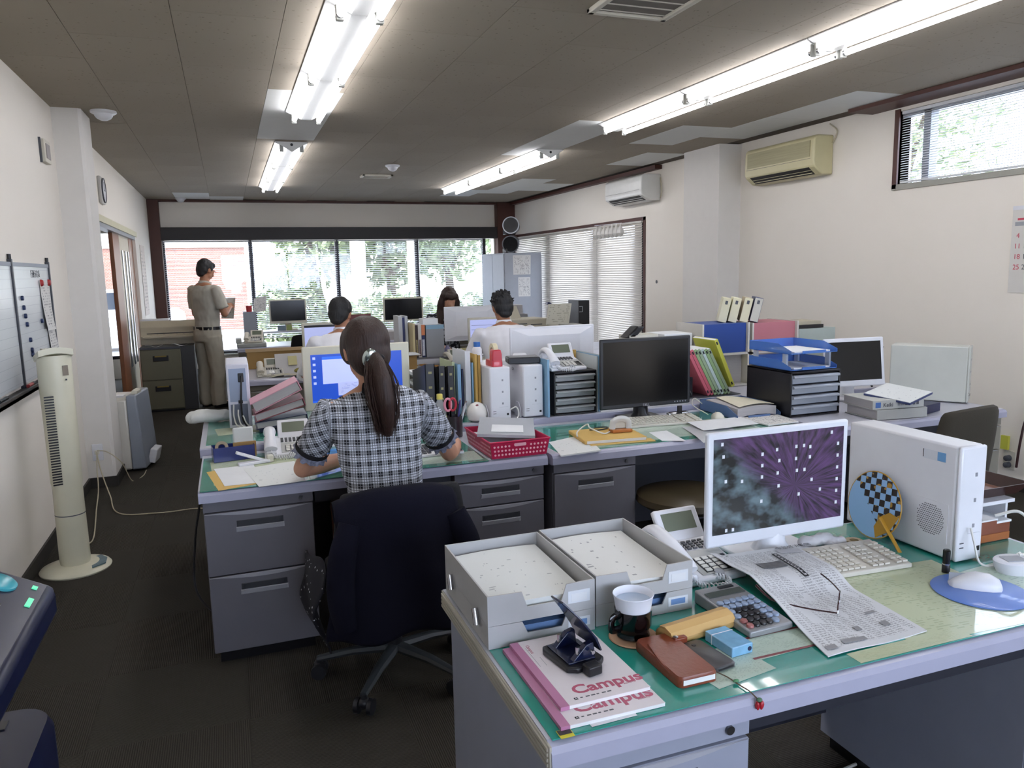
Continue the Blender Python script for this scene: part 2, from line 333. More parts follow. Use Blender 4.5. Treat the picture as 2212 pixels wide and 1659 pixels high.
for a, b, c, d in ((4.55, 4.59, 2.03, 2.60), (-.8, 4.59, 2.02, 2.06), (-.84, -.8, 2.03, 2.60)): G().box(XR-.015, XR+.1, a, b, c, d).obj('window_frame', SILL if c == 2.02 else BROWN, w3)
for y in (1.0, 2.75, 4.30): G().box(XR+.02, XR+.09, y, y+.06, 2.06, 2.585).obj('window_frame', mt('grey_frame', '#8c9096', .4), w3)
G().box(XR+.02, XR+.09, -.8, 4.55, 2.54, 2.585).obj('window_frame', MATS['grey_frame'], w3)
blind('venetian_blind', 'blind drawn over the high strip window near the ceiling', 'y', -.78, 4.53, XR+.005, 2.58, 2.065, -.36, SLATM, .018, pitch=.017)
# doorway with sliding timber doors in the long side wall
d1 = struct(G().box(XL-.09, XL+.0, 7.66, 7.72, 0, 2.04).box(XL-.09, XL+.015, 7.66, 10.85, 2.0, 2.06), 'door_1', CREAM)
G().box(XL-.09, XL+.0, 7.72, 10.75, 1.96, 2.0).obj('track', GREYP, d1)
for yy in ((8.95, 9.45), (10.35, 10.75)): G().box(XL-.075, XL-.035, yy[0], yy[1], 0, 1.97).obj('door_stile', WOOD, d1, bev=.004)
G().box(XL-.07, XL-.04, 9.45, 10.35, .02, 1.96).obj('door_panel', mt('door_panel_cream', '#c9bda6', .5), d1)
for yy in (9.62, 9.92, 10.18): G().box(XL-.04, XL-.032, yy, yy+.09, .5, 1.8).obj('glass_slit', mt('slit_glass', '#7d8791', .2), d1)
# ---------------------------------------------------------------- fluorescent battens
TB = mt('lit_tube', '#fbfaff', .4, var=0, emit=TUBE); REFL = mt('batten_white', '#e9e9e6', .35, var=.02); ENDC = mt('lamp_holder', '#b9b9b2', .4)
def batten_proto():
    t = thing('fluorescent_batten', 'x', 'ceiling light'); L = 1.186
    G().prism([(-.14, 0), (.14, 0), (.14, -.006), (.035, -.055), (-.035, -.055), (-.14, -.006)], -L/2, L/2, M=Matrix.Rotation(PI/2, 4, 'X')).obj('reflector', REFL, t)
    for s in (-1, 1):
        tb = G().cyl((s*.085, -L/2+.03, -.062), (s*.085, L/2-.03, -.062), .0155, n=12).obj('tube', TB, t, True)
        for e in (-1, 1):
            G().cyl((s*.085, e*(L/2-.03), -.062), (s*.085, e*(L/2-.008), -.062), .0165, n=12).obj('tube_cap', CHROME, t, True)
            G().box(s*.085-.017, s*.085+.017, e*(L/2-.008)-.0075, e*(L/2-.008)+.0075, -.085, -.02).obj('lamp_holder', ENDC, t, bev=.004)
    return t
b0 = batten_proto(); first = True
def place(x, ys, names):
    global first
    for y, nm in zip(ys, names):
        if first: b0.location = (x, y, CZ-.001); b0['label'] = nm; b0['group'] = 'twin-tube battens on the ceiling'; first = False
        else: dup(b0, (x, y, CZ-.001), 0, nm, 'twin-tube battens on the ceiling')
place(.615, [5.29, 4.10, 2.91, 1.72], ['twin-tube batten beside the big white ceiling patch, near end', 'twin-tube batten second from the white ceiling patch, over the aisle', 'lit batten third from the white ceiling patch toward the viewer', 'lit batten fourth from the white ceiling patch toward the viewer'])
place(.615, [7.80, 9.0, 10.2], ['twin-tube batten just past the white ceiling patch, dark end plate showing', 'middle batten of the far row near the aisle', 'batten of the aisle row nearest the shop window'])
place(3.03, [5.2, 4.0, 2.8, 1.6], ['batten in the row by the air conditioners, at its near-row far end', 'second batten of the row above the black monitor', 'third batten of the row, toward the high strip window', 'fourth batten of the row, beyond the ceiling vent'])
place(3.03, [7.72, 8.92, 10.12], ['batten past the white gap in the row nearest the white air conditioner', 'middle batten of the far row near the white air conditioner', 'batten of the far row nearest the corner speakers'])
for x, y, lb in ((.615, 7.19, 'white end plate with a dark hole on the aisle light row'), (3.03, 7.11, 'white end plate with a dark hole on the light row by the white air conditioner')):
    t = thing('batten_end_plate', lb, 'light fitting', (x, y, CZ-.002))
    G().prism([(-.14, 0), (.14, 0), (.06, -.05), (0, -.085), (-.06, -.05)], -.004, .004, M=Matrix.Rotation(PI/2, 4, 'X')).obj('plate', REFL, t)
    G().cyl((0, -.006, -.025), (0, .001, -.025), .012, n=12).obj('hole', BLACK, t)
# ceiling fittings
def vent(lb, x, y, w_, d_):
    t = thing('ceiling_vent', lb, 'vent', (x, y, CZ)); fm = mt('vent_frame', '#c9c4b6', .5); 
    for a, b, c, d in ((-w_/2, w_/2, -d_/2, -d_/2+.03), (-w_/2, w_/2, d_/2-.03, d_/2), (-w_/2, -w_/2+.03, -d_/2, d_/2), (w_/2-.03, w_/2, -d_/2, d_/2)): G().box(a, b, c, d, -.022, 0).obj('frame', fm, t, bev=.004)
    G().box(-w_/2+.03, w_/2-.03, -d_/2+.03, d_/2-.03, -.010, 0).obj('filter', mt('vent_filter', '#77716a', .8), t)
    for k in range(5): G().box(-w_/2+.03, w_/2-.03, -d_/2+.05+k*(d_-.1)/4-.003, -d_/2+.05+k*(d_-.1)/4+.003, -.014, -.009).obj('slat', fm, t)
vent('square ceiling vent above the desks, cut by the photo edge', 1.80, 3.11, .40, .42); vent('slim ceiling vent far down the room between the light rows', 1.76, 9.42, .36, .22)
def detector(lb, x, y, r=.06):
    t = thing('smoke_detector', lb, 'detector', (x, y, CZ))
    G().lathe([(r*1.12, 0), (r*1.12, -.012), (r*.95, -.02)], n=24).obj('base', WHITE, t, True)
    G().lathe([(r*.8, -.018), (r*.78, -.032), (r*.6, -.05), (r*.3, -.062), (.004, -.065)], n=24).obj('dome', WHITE, t, True)
detector('white domed detector on the ceiling by the left pillar', -.72, 6.19, .075); detector('white detector on the ceiling near the slim far vent', 1.77, 8.51, .07); detector('small white detector above the brown window corner post', -.55, 12.55, .07)
# ================================================================ desks
HOLE = mt('handle_recess', '#2e3036', .5); LIP = mt('handle_lip', '#a9aab2', .4); LOCK = mt('lock_metal', '#77787c', .3, metal=1)
KNEE = mt('dark_panel', '#22242e', .5)
def desk(name, label, x0, x1, y0, y1, zt, left, right, flip=False, pwid=.40, edge=EDGE, lw=None, steel=STEEL):
    """steel office desk; left/right: list of drawer heights from the top (or None)"""
    W, D = x1-x0, y1-y0
    t = thing(name, label, 'desk', (x0, y0, 0) if not flip else (x1, y1, 0), PI if flip else 0)
    prof = [(0, zt-.042), (.018, zt-.046), (D-.01, zt-.046), (D, zt-.04), (D, zt-.004), (D-.004, zt), (.022, zt), (.008, zt-.004), (.001, zt-.014)]
    G().loft([[(e, a, b) for a, b in prof] for e in (0, W)]).obj('top', edge, t, True, ang=.5)
    G().box(.0, W, .024, D-.006, zt-.001, zt+.0012).obj('top_inlay', TOPM, t)
    for side, ds in (('l', left), ('r', right)):
        if not ds: continue
        a = .012 if side == 'l' else W-.012-pwid
        b = G().box(a, a+pwid, .04, D-.03, .05, zt-.047).obj('pedestal', steel, t)
        G().box(a+.02, a+pwid-.02, .06, D-.05, .0, .05).obj('plinth', BLACK, t)
        G().box(a, a+pwid, .022, .04, zt-.085, zt-.047).obj('rail', steel, t)
        lk = G().cyl((a+pwid-.045, .022, zt-.066), (a+pwid-.045, .016, zt-.066), .009, n=14).obj('lock', LOCK, t, True)
        z = zt-.09
        for h in ds:
            hh = min(h, z-.052)
            d = G().box(a+.002, a+pwid-.002, .018, .045, z-hh+.004, z).obj('drawer', steel, t, bev=.003)
            cxh = a+pwid/2; zc = z-min(.055, hh*.42)
            # pressed grip: slanted dark recess with a pale lower lip
            G().loft([[(cxh-.085, .0175, zc+.018), (cxh+.085, .0175, zc+.018), (cxh+.085, .0175, zc-.006), (cxh-.085, .0175, zc-.006)], [(cxh-.075, .0155, zc+.016), (cxh+.075, .0155, zc+.016), (cxh+.07, .0155, zc-.004), (cxh-.07, .0155, zc-.004)]]).obj('handle', HOLE, d)
            G().loft([[(cxh-.088, .0178, zc-.006), (cxh+.088, .0178, zc-.006), (cxh+.088, .0178, zc-.026), (cxh-.088, .0178, zc-.026)], [(cxh-.086, .011, zc-.008), (cxh+.086, .011, zc-.008), (cxh+.08, .0165, zc-.024), (cxh-.08, .0165, zc-.024)]]).obj('handle_lip', LIP, d)
            G().loft([[(a+.004+(pwid-.008)*k/10, .0175, z-.001-.016*math.sin(PI*k/10)), (a+.004+(pwid-.008)*k/10, .0175, z-.001), (a+.004+(pwid-.008)*k/10, .0155, z-.002), ] for k in range(11)]).obj('drawer_brow', LIP, d)
            z -= hh
    if W-2*pwid > .3 or not left or not right:
        a = .012+(pwid if left else 0); b = W-.012-(pwid if right else 0)
        G().box(a+.01, b-.01, .05, .30, zt-.1, zt-.05).obj('kneehole_drawer', KNEE, t)
        G().box(a, b, D-.05, D-.035, .12, zt-.047).obj('modesty_panel', KNEE, t)
    if not left: G().box(.012, .035, .04, D-.03, 0, zt-.047).obj('end_panel', steel, t)
    if not right: G().box(W-.035, W-.012, .04, D-.03, 0, zt-.047).obj('end_panel', steel, t)
    return t
ZN = .70; ZA = .70; ZR = .73
nd = desk('office_desk', 'grey steel desk closest to the viewer with green mat', .455, 2.055, 1.095, 1.80, ZN, [.12, .2, .4], [.12, .2, .4], steel=mt('near_desk_steel', '#9599a8', .4))
# ribbed aluminium edge along the near desk's side
gg = G()
for k in range(4): gg.box(-.006, .0, .01, .695, ZN-.04+k*.0095, ZN-.034+k*.0095)
gg.box(-.003, .001, .004, .70, ZN-.045, ZN-.001).obj('side_edge_strip', mt('ribbed_strip', '#b5b1a4', .4), nd)
desk('office_desk', 'grey steel desk where the woman in the checked shirt sits', -.155, 1.245, 2.995, 3.628, ZA, [.25, .4], [.11, .24, .4])
desk('office_desk', 'grey steel desk under the black widescreen monitor', 1.26, 2.655, 2.975, 3.628, ZA, [.4, .3], None, lw=.5)
desk('office_desk', 'grey steel desk by the wall with white monitor and fallen binders', 2.67, 3.86, 2.90, 3.628, ZA, None, [.13, .2, .4], steel=mt('warm_desk_steel', '#8b877c', .5))
for x0, x1, lb in ((-.165, 1.235, 'desk facing the woman in the checked shirt, with a towel'), (1.243, 2.64, 'desk facing the black monitor, with paper racks'), (2.65, 3.9, 'desk by the wall facing the white monitor')):
    desk('office_desk', lb, x0, x1, 3.635, 4.43, ZR, [.12, .2, .4], [.12, .2, .4], True)
MS = mt('far_desk_steel', '#6b675c', .5)
for x0, x1, lb in ((.10, 1.40, 'desk of the seated man beside the aisle'), (1.41, 2.80, 'desk of the spiky-haired man in the white shirt'), (2.81, 3.9, 'desk beyond the spiky-haired man, holding a grey computer')):
    desk('office_desk', lb, x0, x1, 6.16, 6.86, .70, [.12, .2, .4], [.12, .2, .4], steel=MS)
for x0, x1, lb in ((.10, 1.40, 'desk facing the seated man beside the aisle'), (1.41, 2.80, 'desk of the long-haired woman facing the room'), (2.81, 3.9, 'desk under the tall black computer')):
    desk('office_desk', lb, x0, x1, 6.865, 7.57, .70, [.12, .2, .4], [.12, .2, .4], True, steel=MS)
for x0, x1, lb in ((.06, 1.30, 'desk near the shop window with fax telephone and dark monitor'), (1.40, 2.8, 'desk near the shop window behind the long-haired woman')):
    desk('office_desk', lb, x0, x1, 8.98, 9.68, .70, [.12, .2, .4], [.12, .2, .4], steel=MS)
# ---------------------------------------------------------------- chairs
FAB = mt('black_fabric', '#101014', .9, bump=.2, bscale=300); BFAB = mt('brown_fabric', '#3a352b', .9, bump=.2, bscale=300)
def chair(label, x, y, rz, fab=FAB, seat_h=.44, back_top=.86, bw=.42, bh=.36, seatw=.46):
    t = thing('office_chair', label, 'chair', (x, y, 0), rz)
    G().loft([[(px_, py_, z) for px_, py_ in rrect(seatw*f, .44*f, .1*f, 4)] for f, z in ((.9, seat_h-.07), (1, seat_h-.045), (1, seat_h-.015), (.93, seat_h), (.6, seat_h+.004))]).obj('seat', fab, t, True)
    def back(u, v):
        a = (u-.5)*2; b = (v-.5)*2; r = .18
        w_ = bw/2*(1-.12*max(0, b)**2); return (a*w_*(1-.0*b), -.24-.045*(1-a*a)*1-.03*b+.02*a*a, back_top-bh/2+b*bh/2*(1-.10*a*a))
    o = G().grid(back, 12, 10, th=(0, .05, 0)).obj('backrest', fab, t, True, ang=1.5)
    sb = o.modifiers.new('s', 'SUBSURF'); sb.levels = sb.render_levels = 1
    G().tube(bez([(0, -.21, back_top-bh*.6), (0, -.29, back_top-bh-.05), (0, -.26, seat_h-.04), (0, -.08, seat_h-.09)], 6), (.02), 8).obj('back_support', BLACK, t, True)
    G().cyl((0, 0, .09), (0, 0, seat_h-.06), .028, .024).obj('gas_post', DARK, t, True)
    G().box(-.09, .09, -.12, .1, seat_h-.1, seat_h-.07).obj('mechanism', BLACK, t, bev=.01)
    for k in range(5):
        a = 2*PI*k/5+.35; c, s = math.cos(a), math.sin(a)
        G().tube([(c*.02, s*.02, .105), (c*.16, s*.16, .095), (c*.29, s*.29, .07)], [(.026, .02), (.02, .016), (.014, .012)], 8).obj('base_leg', mt('base_grey', '#3b4044', .35), t, True)
        cs = G()
        for e in (-1, 1): cs.cyl((c*.285-s*.017*e, s*.285+c*.017*e, .028), (c*.285-s*.032*e, s*.285+c*.032*e, .028), .028, n=16)
        cs.cyl((c*.285, s*.285, .028), (c*.285, s*.285, .07), .012, n=8); cs.ell((c*.285, s*.285, .04), (.022, .022, .02), 8)
        cs.obj('caster', DARK, t, True)
    return t
ch1 = chair('black office chair draped with a navy jacket, under the seated woman', .50, 2.72, 0, bw=.46, bh=.44, back_top=.80)
chair('brown-black chair pushed to the desk by the wall', 2.86, 2.56, .12, BFAB, .42, .90, .37, .5)
chair('black chair in front of the far desk with the fax telephone', .80, 8.62, 0, FAB, .44, .88, .44, .42)
chair('chair under the seated man beside the aisle', .78, 5.62, 0, FAB, .43, .78, .42, .3); chair('chair under the spiky-haired man in the white shirt', 2.06, 5.62, 0, FAB, .43, .78, .42, .3)
chair('chair of the long-haired woman facing the room', 2.17, 8.0, PI, FAB, .43, .8, .42, .3)
# round stool at the black monitor's desk
p = pz(1480, 1062, .47)
t = thing('stool', 'low dark brown padded stool in front of the black monitor desk', 'stool', (p.x, p.y, 0))
G().lathe([(.05, .40), (.19, .41), (.225, .435), (.22, .462), (.17, .478), (.02, .482)], n=32).obj('seat', mt('stool_vinyl', '#4a4130', .35), t, True)
G().cyl((0, 0, .08), (0, 0, .41), .03).obj('post', DARK, t, True)
for k in range(5): G().tube([(0, 0, .09), (.24*math.cos(k*1.2566), .24*math.sin(k*1.2566), .02)], [.02, .014], 8).obj('leg', DARK, t, True)
# navy jacket over the chair back, thin folds
JP = bez([(.03, .60), (.005, .74), (-.02, .792), (-.075, .798), (-.115, .74), (-.14, .58), (-.15, .42), (-.155, .33)], 8)
def jack(u, v):
    # v runs from the front hem over the top edge down the back
    a = (u-.5)*2; q = JP[min(len(JP)-1, int(v*(len(JP)-1)))]
    wd = .205+.05*min(1, max(0, (.76-q[1])*2.5)) if q[0] < -.03 else .2
    z = q[1]-.05*abs(a)**3*(1 if q[1] > .7 else .2)
    fold = .012*math.sin(a*7+q[1]*5)*min(1, max(0, (.78-q[1])*3))
    return (.487+a*wd+(.012*math.sin(q[1]*14) if abs(a) > .9 else 0), 2.48+q[0]+.06*a*a+fold, z+.012*math.sin(a*5+1)*(1 if q[1] < .36 else 0))
jt = thing('jacket', 'dark navy jacket hung over the back of the seated woman\'s chair', 'jacket')
JK = mt('navy_cloth', '#0e0e1c', .95, bump=.25, bscale=200, spec=.2)
o = G().grid(jack, 40, 56, th=(0, -.006, 0)).obj('jacket_body', JK, jt, True, ang=2)
for s in (-1, 1):
    pts = bez([(.487+s*.17, 2.40, .70), (.487+s*.205, 2.375, .60), (.487+s*.215, 2.365, .48), (.487+s*.20, 2.37, .37)], 6)
    G().tube(pts, [(.03, lerp(.04, .046, math.sin(i/len(pts)*3))) for i in range(len(pts))], 12).obj('sleeve', JK, jt, True)
# dotted cloth hanging at the seat's side
N = NT('dotted_cloth', .9); vv = N.n('TexVoronoi'); vv.inputs['Scale'].default_value = 46; N.l(N.tc.outputs['Object'], vv.inputs['Vector'])
N.col(N.mix(N.math('LESS_THAN', vv.outputs['Distance'], .16), '#12121c', '#cfcfd4')); DOT = N.m
tag(G().grid(lambda u, v: (.235-.035*math.sin(v*PI)-.02*u+.01*math.sin(v*9+u*5), 2.50+.34*u, .50-.27*v+.02*math.sin(u*5)), 16, 16, th=(.006, 0, 0)).obj('seat_cloth', DOT, None, True, ang=2), 'dark cloth with white dots hanging beside the seated woman\'s chair', 'cloth')
# ---------------------------------------------------------------- along the long side wall
# whiteboard
wb = thing('whiteboard', 'two-panel whiteboard with schedules on the near side wall', 'whiteboard', (XL, 4.98, 1.26))
N = NT('whiteboard_face', .2); yb, zb = N.sep(N.tc.outputs['Object'])[1:3]
ln = N.math('LESS_THAN', N.math('FRACT', N.math('MULTIPLY', zb, 21)), .05); N.col(N.mix(N.math('MULTIPLY', ln, .3), '#c9cdd0', '#7d828b')); WBF = N.m
for a, b in ((-1.35, -.43), (-.40, .45)):
    G().box(.004, .014, a, b, -.30, .31).obj('panel', WBF, wb)
for yy in (-1.36, -.415, .46): G().box(0, .022, yy-.012, yy+.012, -.33, .34).obj('post', mt('board_frame', '#30343c', .4), wb, bev=.003)
for yy in (-.415, .46): G().cyl((.011, yy, .34), (.011, yy, .365), .009, n=10).obj('post_cap', BLACK, wb, True)
G().box(0, .018, -1.36, .46, .305, .325).obj('top_rail', mt('board_rail', '#7c8290', .4), wb)
G().box(0, .065, -1.36, .42, -.335, -.318).box(.055, .065, -1.36, .42, -.335, -.305).obj('tray', mt('tray_dark', '#2a2426', .4), wb)
for k, (yy, zz) in enumerate(((-.28, .14), (-.265, .09), (-.25, .045), (-.235, 0), (-.2, -.085), (-.19, -.14), (-.185, -.165), (.12, .0))):
    tag(G().lathe([(.013, 0), (.013, .008), (.011, .012), (.006, .013)], n=14, M=Matrix.Translation((XL+.0145, 4.98+yy, 1.26+zz)) @ Matrix.Rotation(PI/2, 4, 'Y')).obj('magnet', mt('blue_magnet', '#1e2f55', .4), None, True), 'dark blue magnet on the whiteboard, %s' % ('topmost of the column', 'second of the column', 'third of the column', 'fourth of the column', 'below the gap in the column', 'upper of the lowest pair', 'lower of the lowest pair', 'alone below the curled notice')[k], 'magnet', 'blue whiteboard magnets')
for yy in (.20, .40): tag(G().lathe([(.02, 0), (.02, .008), (.014, .016), (.004, .018)], n=16, M=Matrix.Translation((XL+.0155, 4.98+yy, 1.26+.215)) @ Matrix.Rotation(PI/2, 4, 'Y')).obj('magnet', mt('red_magnet', '#a83232', .4), None, True), 'red round magnet at the notice corner %s the board edge' % ('away from' if yy < .3 else 'nearest'), 'magnet', 'red whiteboard magnets')
NOTE = printed('note_paper', '#d6d4d0', '#55555a', 18, 22)
for a, b, z0, z1, lb, sg in ((.17, .43, -.06, .23, 'curled notice pinned to the whiteboard by red magnets', .02), (.26, .50, -.31, -.02, 'lower notice sheet hanging off the whiteboard edge', .03)):
    tag(G().grid(lambda u, v, a=a, b=b, z0=z0, z1=z1, sg=sg: (XL+.017+sg*(1-v)**2+.015*math.sin(u*4)*(1-v), 4.98+lerp(a, b, u), 1.26+lerp(z0, z1, v)), 8, 8, th=(.0006, 0, 0)).obj('notice', NOTE), lb, 'paper')
txt('行動予定表', .045, mt('marker_ink', '#3c4048', .6), wb, (.0146, .10, .25), (PI/2, 0, PI/2), align='CENTER')
for k, (yy, cm, lb) in enumerate(((-.9, '#222a33', 'dark marker pen on the whiteboard tray'), (-.35, '#a33a3a', 'red marker pen on the whiteboard tray'), (.2, '#b8bcc4', 'pale grey marker pen on the whiteboard tray'))):
    t = thing('marker_pen', lb, 'pen', (XL+.03, 4.98+yy, 1.26-.318+.009))
    G().cyl((0, -.065, 0), (0, .03, 0), .009, n=10).obj('barrel', mt('pen_body_%d' % k, cm, .4), t, True); G().cyl((0, .03, 0), (0, .068, 0), .0095, n=10).obj('cap', BLACK, t, True)
t = thing('board_eraser', 'black board eraser on the whiteboard tray', 'eraser', (XL+.032, 5.02, 1.26-.318)); G().box(-.02, .02, -.06, .06, 0, .014).obj('felt', DGREY, t); G().box(-.022, .022, -.06, .06, .014, .03).obj('grip', BLACK, t, bev=.004)
# wall boxes
t = thing('wall_panel_box', 'square wall thermostat box high on the near side wall', 'thermostat', (XL, 5.72, 2.29))
G().box(0, .03, -.085, .085, -.07, .07).obj('frame', mt('beige_box', '#cfcabb', .5), t, bev=.004); G().box(.03, .034, -.055, .055, -.045, .045).obj('display', mt('box_display', '#837a78', .4), t); G().box(0, .012, -.10, -.085, -.075, .075).obj('back_plate', DGREY, t)
t = thing('wall_clock', 'round white wall clock beyond the left pillar', 'clock', (XL, 8.08, 2.29)); Ry = Matrix.Rotation(PI/2, 4, 'Y')
G().box(0, .03, -.12, .12, -.12, .12).obj('case', mt('clock_case', '#b9b6b0', .4), t, bev=.01)
G().lathe([(.105, .03), (.105, .036), (.1, .037), (.005, .037)], n=32, M=Ry).obj('dial', WHITE, t, True); G().lathe([(.112, .03), (.112, .042), (.104, .042), (.104, .03)], n=32, M=Ry, cap=False).obj('bezel', DGREY, t, True)
G().box(.038, .040, -.003, .003, 0, .075).obj('minute_hand', BLACK, t); G().box(.038, .040, 0, .05, -.004, .004).obj('hour_hand', BLACK, t)
# tower fan
FANM = mt('fan_ivory', '#d8d4bd', .35)
fp = pz(165, 1228, 0); t = thing('tower_fan', 'tall cream tower fan standing against the near side wall', 'fan', (fp.x, fp.y, 0), .35)
G().lathe([(.165, 0), (.168, .008), (.16, .018), (.11, .03), (.07, .036)], n=48).obj('base', FANM, t, True)
G().lathe([(.068, .03), (.072, .06), (.07, .30)], n=32).obj('pole', FANM, t, True)
G().lathe([(.0705, .298), (.0705, .303)], n=32).obj('seam', DGREY, t)
G().lathe([(.07, .303), (.069, .45), (.073, .47), (.078, 1.09), (.075, 1.12)], n=32).obj('column', FANM, t, True)
for k in range(34): G().box(-.072, -.03, -.072+.0, -.0668, .47+k*.0135, .4765+k*.0135, M=Matrix.Rotation(-.0, 4, 'Z')).obj('air_slot', BLACK, t)
G().grid(lambda u, v: (-.076+.152*u, -.075+.15*v, 1.115+.035*(1-v)*1+.012*math.sin(u*PI)), 6, 4, th=.03).obj('top_cap', FANM, t, True)
for k in range(6): G().box(-.05+k*.018, -.038+k*.018, -.05, .03, 1.146, 1.153, M=Matrix.Rotation(0, 4, 'X')).obj('button', mt('fan_button', '#b9b49c', .4), t)
G().box(.02, .045, -.0795, -.07, 1.02, 1.07).obj('display', mt('fan_display', '#7d6f5c', .3), t); G().box(.03, .036, -.0795, -.07, .995, 1.003).obj('sensor', BLACK, t)
G().prism([(.05, -.13), (.12, -.10), (.145, -.02), (.13, .05), (.08, .03), (.06, -.06)], .026, .030).obj('base_panel', mt('fan_base_panel', '#4d6a74', .3, var=.5, scale=60), t)
# outlet with cords at the foot of the pillar
t = thing('wall_outlet', 'white wall outlet with plugs on the left pillar', 'outlet', (-.955, 6.1195, .26)); G().box(-.035, .035, -.008, 0, -.06, .06).obj('plate', WHITE, t, bev=.003); G().box(-.014, .014, -.04, -.008, -.01, .02).obj('plug', OFFW, t, bev=.003)
CORD = mt('ivory_cord', '#b9b096', .5); CORDB = mt('black_cord', '#16161a', .5); CORDW = mt('white_cord', '#c9c9c4', .5)
def cord(label, pts, r, mat, name='cord'): return tag(G().tube(bez(pts, 8), r, 6).obj(name, mat, None, True), label, 'cord')
cord('pale cord running from the pillar outlet across the carpet to the desk', [(-.955, 6.08, .26), (-.93, 6.0, .16), (-.85, 5.75, .03), (-.75, 5.35, .006), (-.5, 5.25, .006), (-.2, 5.2, .006), (.05, 4.6, .006)], .004, CORD)
cord('pale cord dropping from the pillar outlet to the tower fan', [(-.955, 6.075, .27), (-.955, 6.02, .15), (-.94, 5.9, .04), (-.9, 5.5, .006), (-.83, 4.9, .006), (-.82, 4.62, .05)], .004, CORD)
cord('pale cord from the outlet to the air purifier', [(-.95, 6.075, .28), (-.88, 6.04, .27), (-.8, 6.06, .18), (-.76, 6.2, .006), (-.70, 6.32, .006), (-.68, 6.40, .03)], .0035, CORD)
cord('black cable sagging from under the woman\'s desk at the aisle', [(-.15, 3.1, .66), (-.19, 3.2, .45), (-.20, 3.2, .25), (-.12, 3.1, .17), (-.08, 3.06, .2)], .005, CORDB)
# air purifier
t = thing('air_purifier', 'white and grey air purifier standing behind the left pillar', 'purifier', (-.76, 6.74, 0), -.12)
G().box(-.19, -.0, -.24, .24, .02, .57).obj('body', mt('purifier_white', '#d4d1c9', .4), t, bev=.015)
G().loft([[(0, -.24, .02), (.10, -.22, .02), (.10, .22, .02), (0, .24, .02)], [(0, -.24, .60), (.065, -.22, .60), (.065, .22, .60), (0, .24, .60)]]).obj('front_panel', mt('purifier_grey', '#8a919c', .35), t, bev=.01)
G().box(-.18, .05, -.2, .2, 0, .02).obj('foot', BLACK, t); G().box(-.15, -.05, -.1, -.03, .57, .585).obj('vent_flap', WHITE, t); G().box(-.10, -.06, -.15, .0, .57, .62, M=Matrix.Rotation(.2, 4, 'Y')).obj('grille_flap', OFFW, t)
G().box(.07, .125, -.10, .08, .06, .17, M=Matrix.Rotation(.25, 4, 'Y')).obj('front_tab', WHITE, t, bev=.006); G().box(-.14, -.07, -.2415, -.24, .40, .42).obj('logo_plate', GREYP, t)
for xx in (-.13, -.10): G().box(xx-.004, xx+.004, -.2415, -.24, .48, .487).obj('screw', DGREY, t)
# poster past the sliding door
tag(G().grid(lambda u, v: (XL+.004, lerp(11.2, 11.75, u), lerp(1.0, 1.92, v)), 4, 4, th=(.001, 0, 0)).obj('poster', printed('poster_print', '#cdbfb4', '#6d5d58', 20, 16)), 'faded poster on the wall between door and corner post', 'poster')
# filing cabinet with plotter
c = thing('filing_cabinet', 'olive grey two-drawer steel filing cabinet beside the standing man', 'cabinet', (-.96, 9.40, 0))
CABM = mt('olive_steel', '#6e6c58', .5); G().box(0, .42, .012, .58, .02, .70).obj('body', CABM, c); G().box(0, .42, .0, .58, 0, .02).obj('plinth', BLACK, c)
G().box(0, .42, 0, .6, .70, .725).obj('lid', DGREY, c, bev=.003)
for z0, z1 in ((.03, .35), (.36, .69)):
    d = G().box(.006, .414, -.004, .014, z0, z1).obj('drawer', CABM, c, bev=.003); G().box(.13, .29, -.012, -.004, z1-.12, z1-.06).obj('handle', BLACK, d, bev=.003); G().box(.15, .27, -.014, -.011, z1-.075, z1-.06).obj('label_holder', mt('brass_label', '#8d7a35', .4), d)
tag(G().box(-.54, -.40, 9.42, 9.98, 0, .725).obj('side_cabinet', mt('dark_cabinet', '#3c3d40', .5), bev=.004), 'narrow dark steel cabinet filling the gap by the standing man', 'cabinet')
c = thing('plotter', 'beige desktop plotter printer on top of the filing cabinet', 'printer', (-.97, 9.70, .726)); PL = mt('beige_printer', '#b9b09a', .5)
G().loft([[(0, a, b) for a, b in ((.02, 0), (.44, 0), (.44, .25), (.16, .27), (.05, .20), (.05, .15), (.02, .10))], [(.62, a, b) for a, b in ((.02, 0), (.44, 0), (.44, .25), (.16, .27), (.05, .20), (.05, .15), (.02, .10))]]).obj('housing', PL, c, bev=.008)
G().box(.07, .57, .035, .06, .105, .135).obj('paper_slot', BLACK, c)
for k in range(7): G().box(.10+k*.07, .12+k*.07, .028, .05, .10, .125).obj('roller_guide', PL, c)
G().box(.0, .3, .18, .4, .27, .285).obj('paper_lid', WHITE, c); G().box(.03, .58, -.08, .05, .085, .098).obj('output_tray', PL, c)
for (a, b, y0, rz, lb) in ((-.93, .74, 9.42, .1, 'folded white sheet lying on the filing cabinet lid'), (-.66, .74, 9.43, -.2, 'loose white sheets at the front of the plotter')):
    tag(G().grid(lambda u, v: (-.09+.18*u, -.02+.05*v, .014*math.sin(u*6+1)+.015), 8, 3, th=.0008).obj('paper_sheet', PAPER, None, loc=(a+.12, y0-.005, .727), rot=(0, 0, rz)), lb, 'paper')
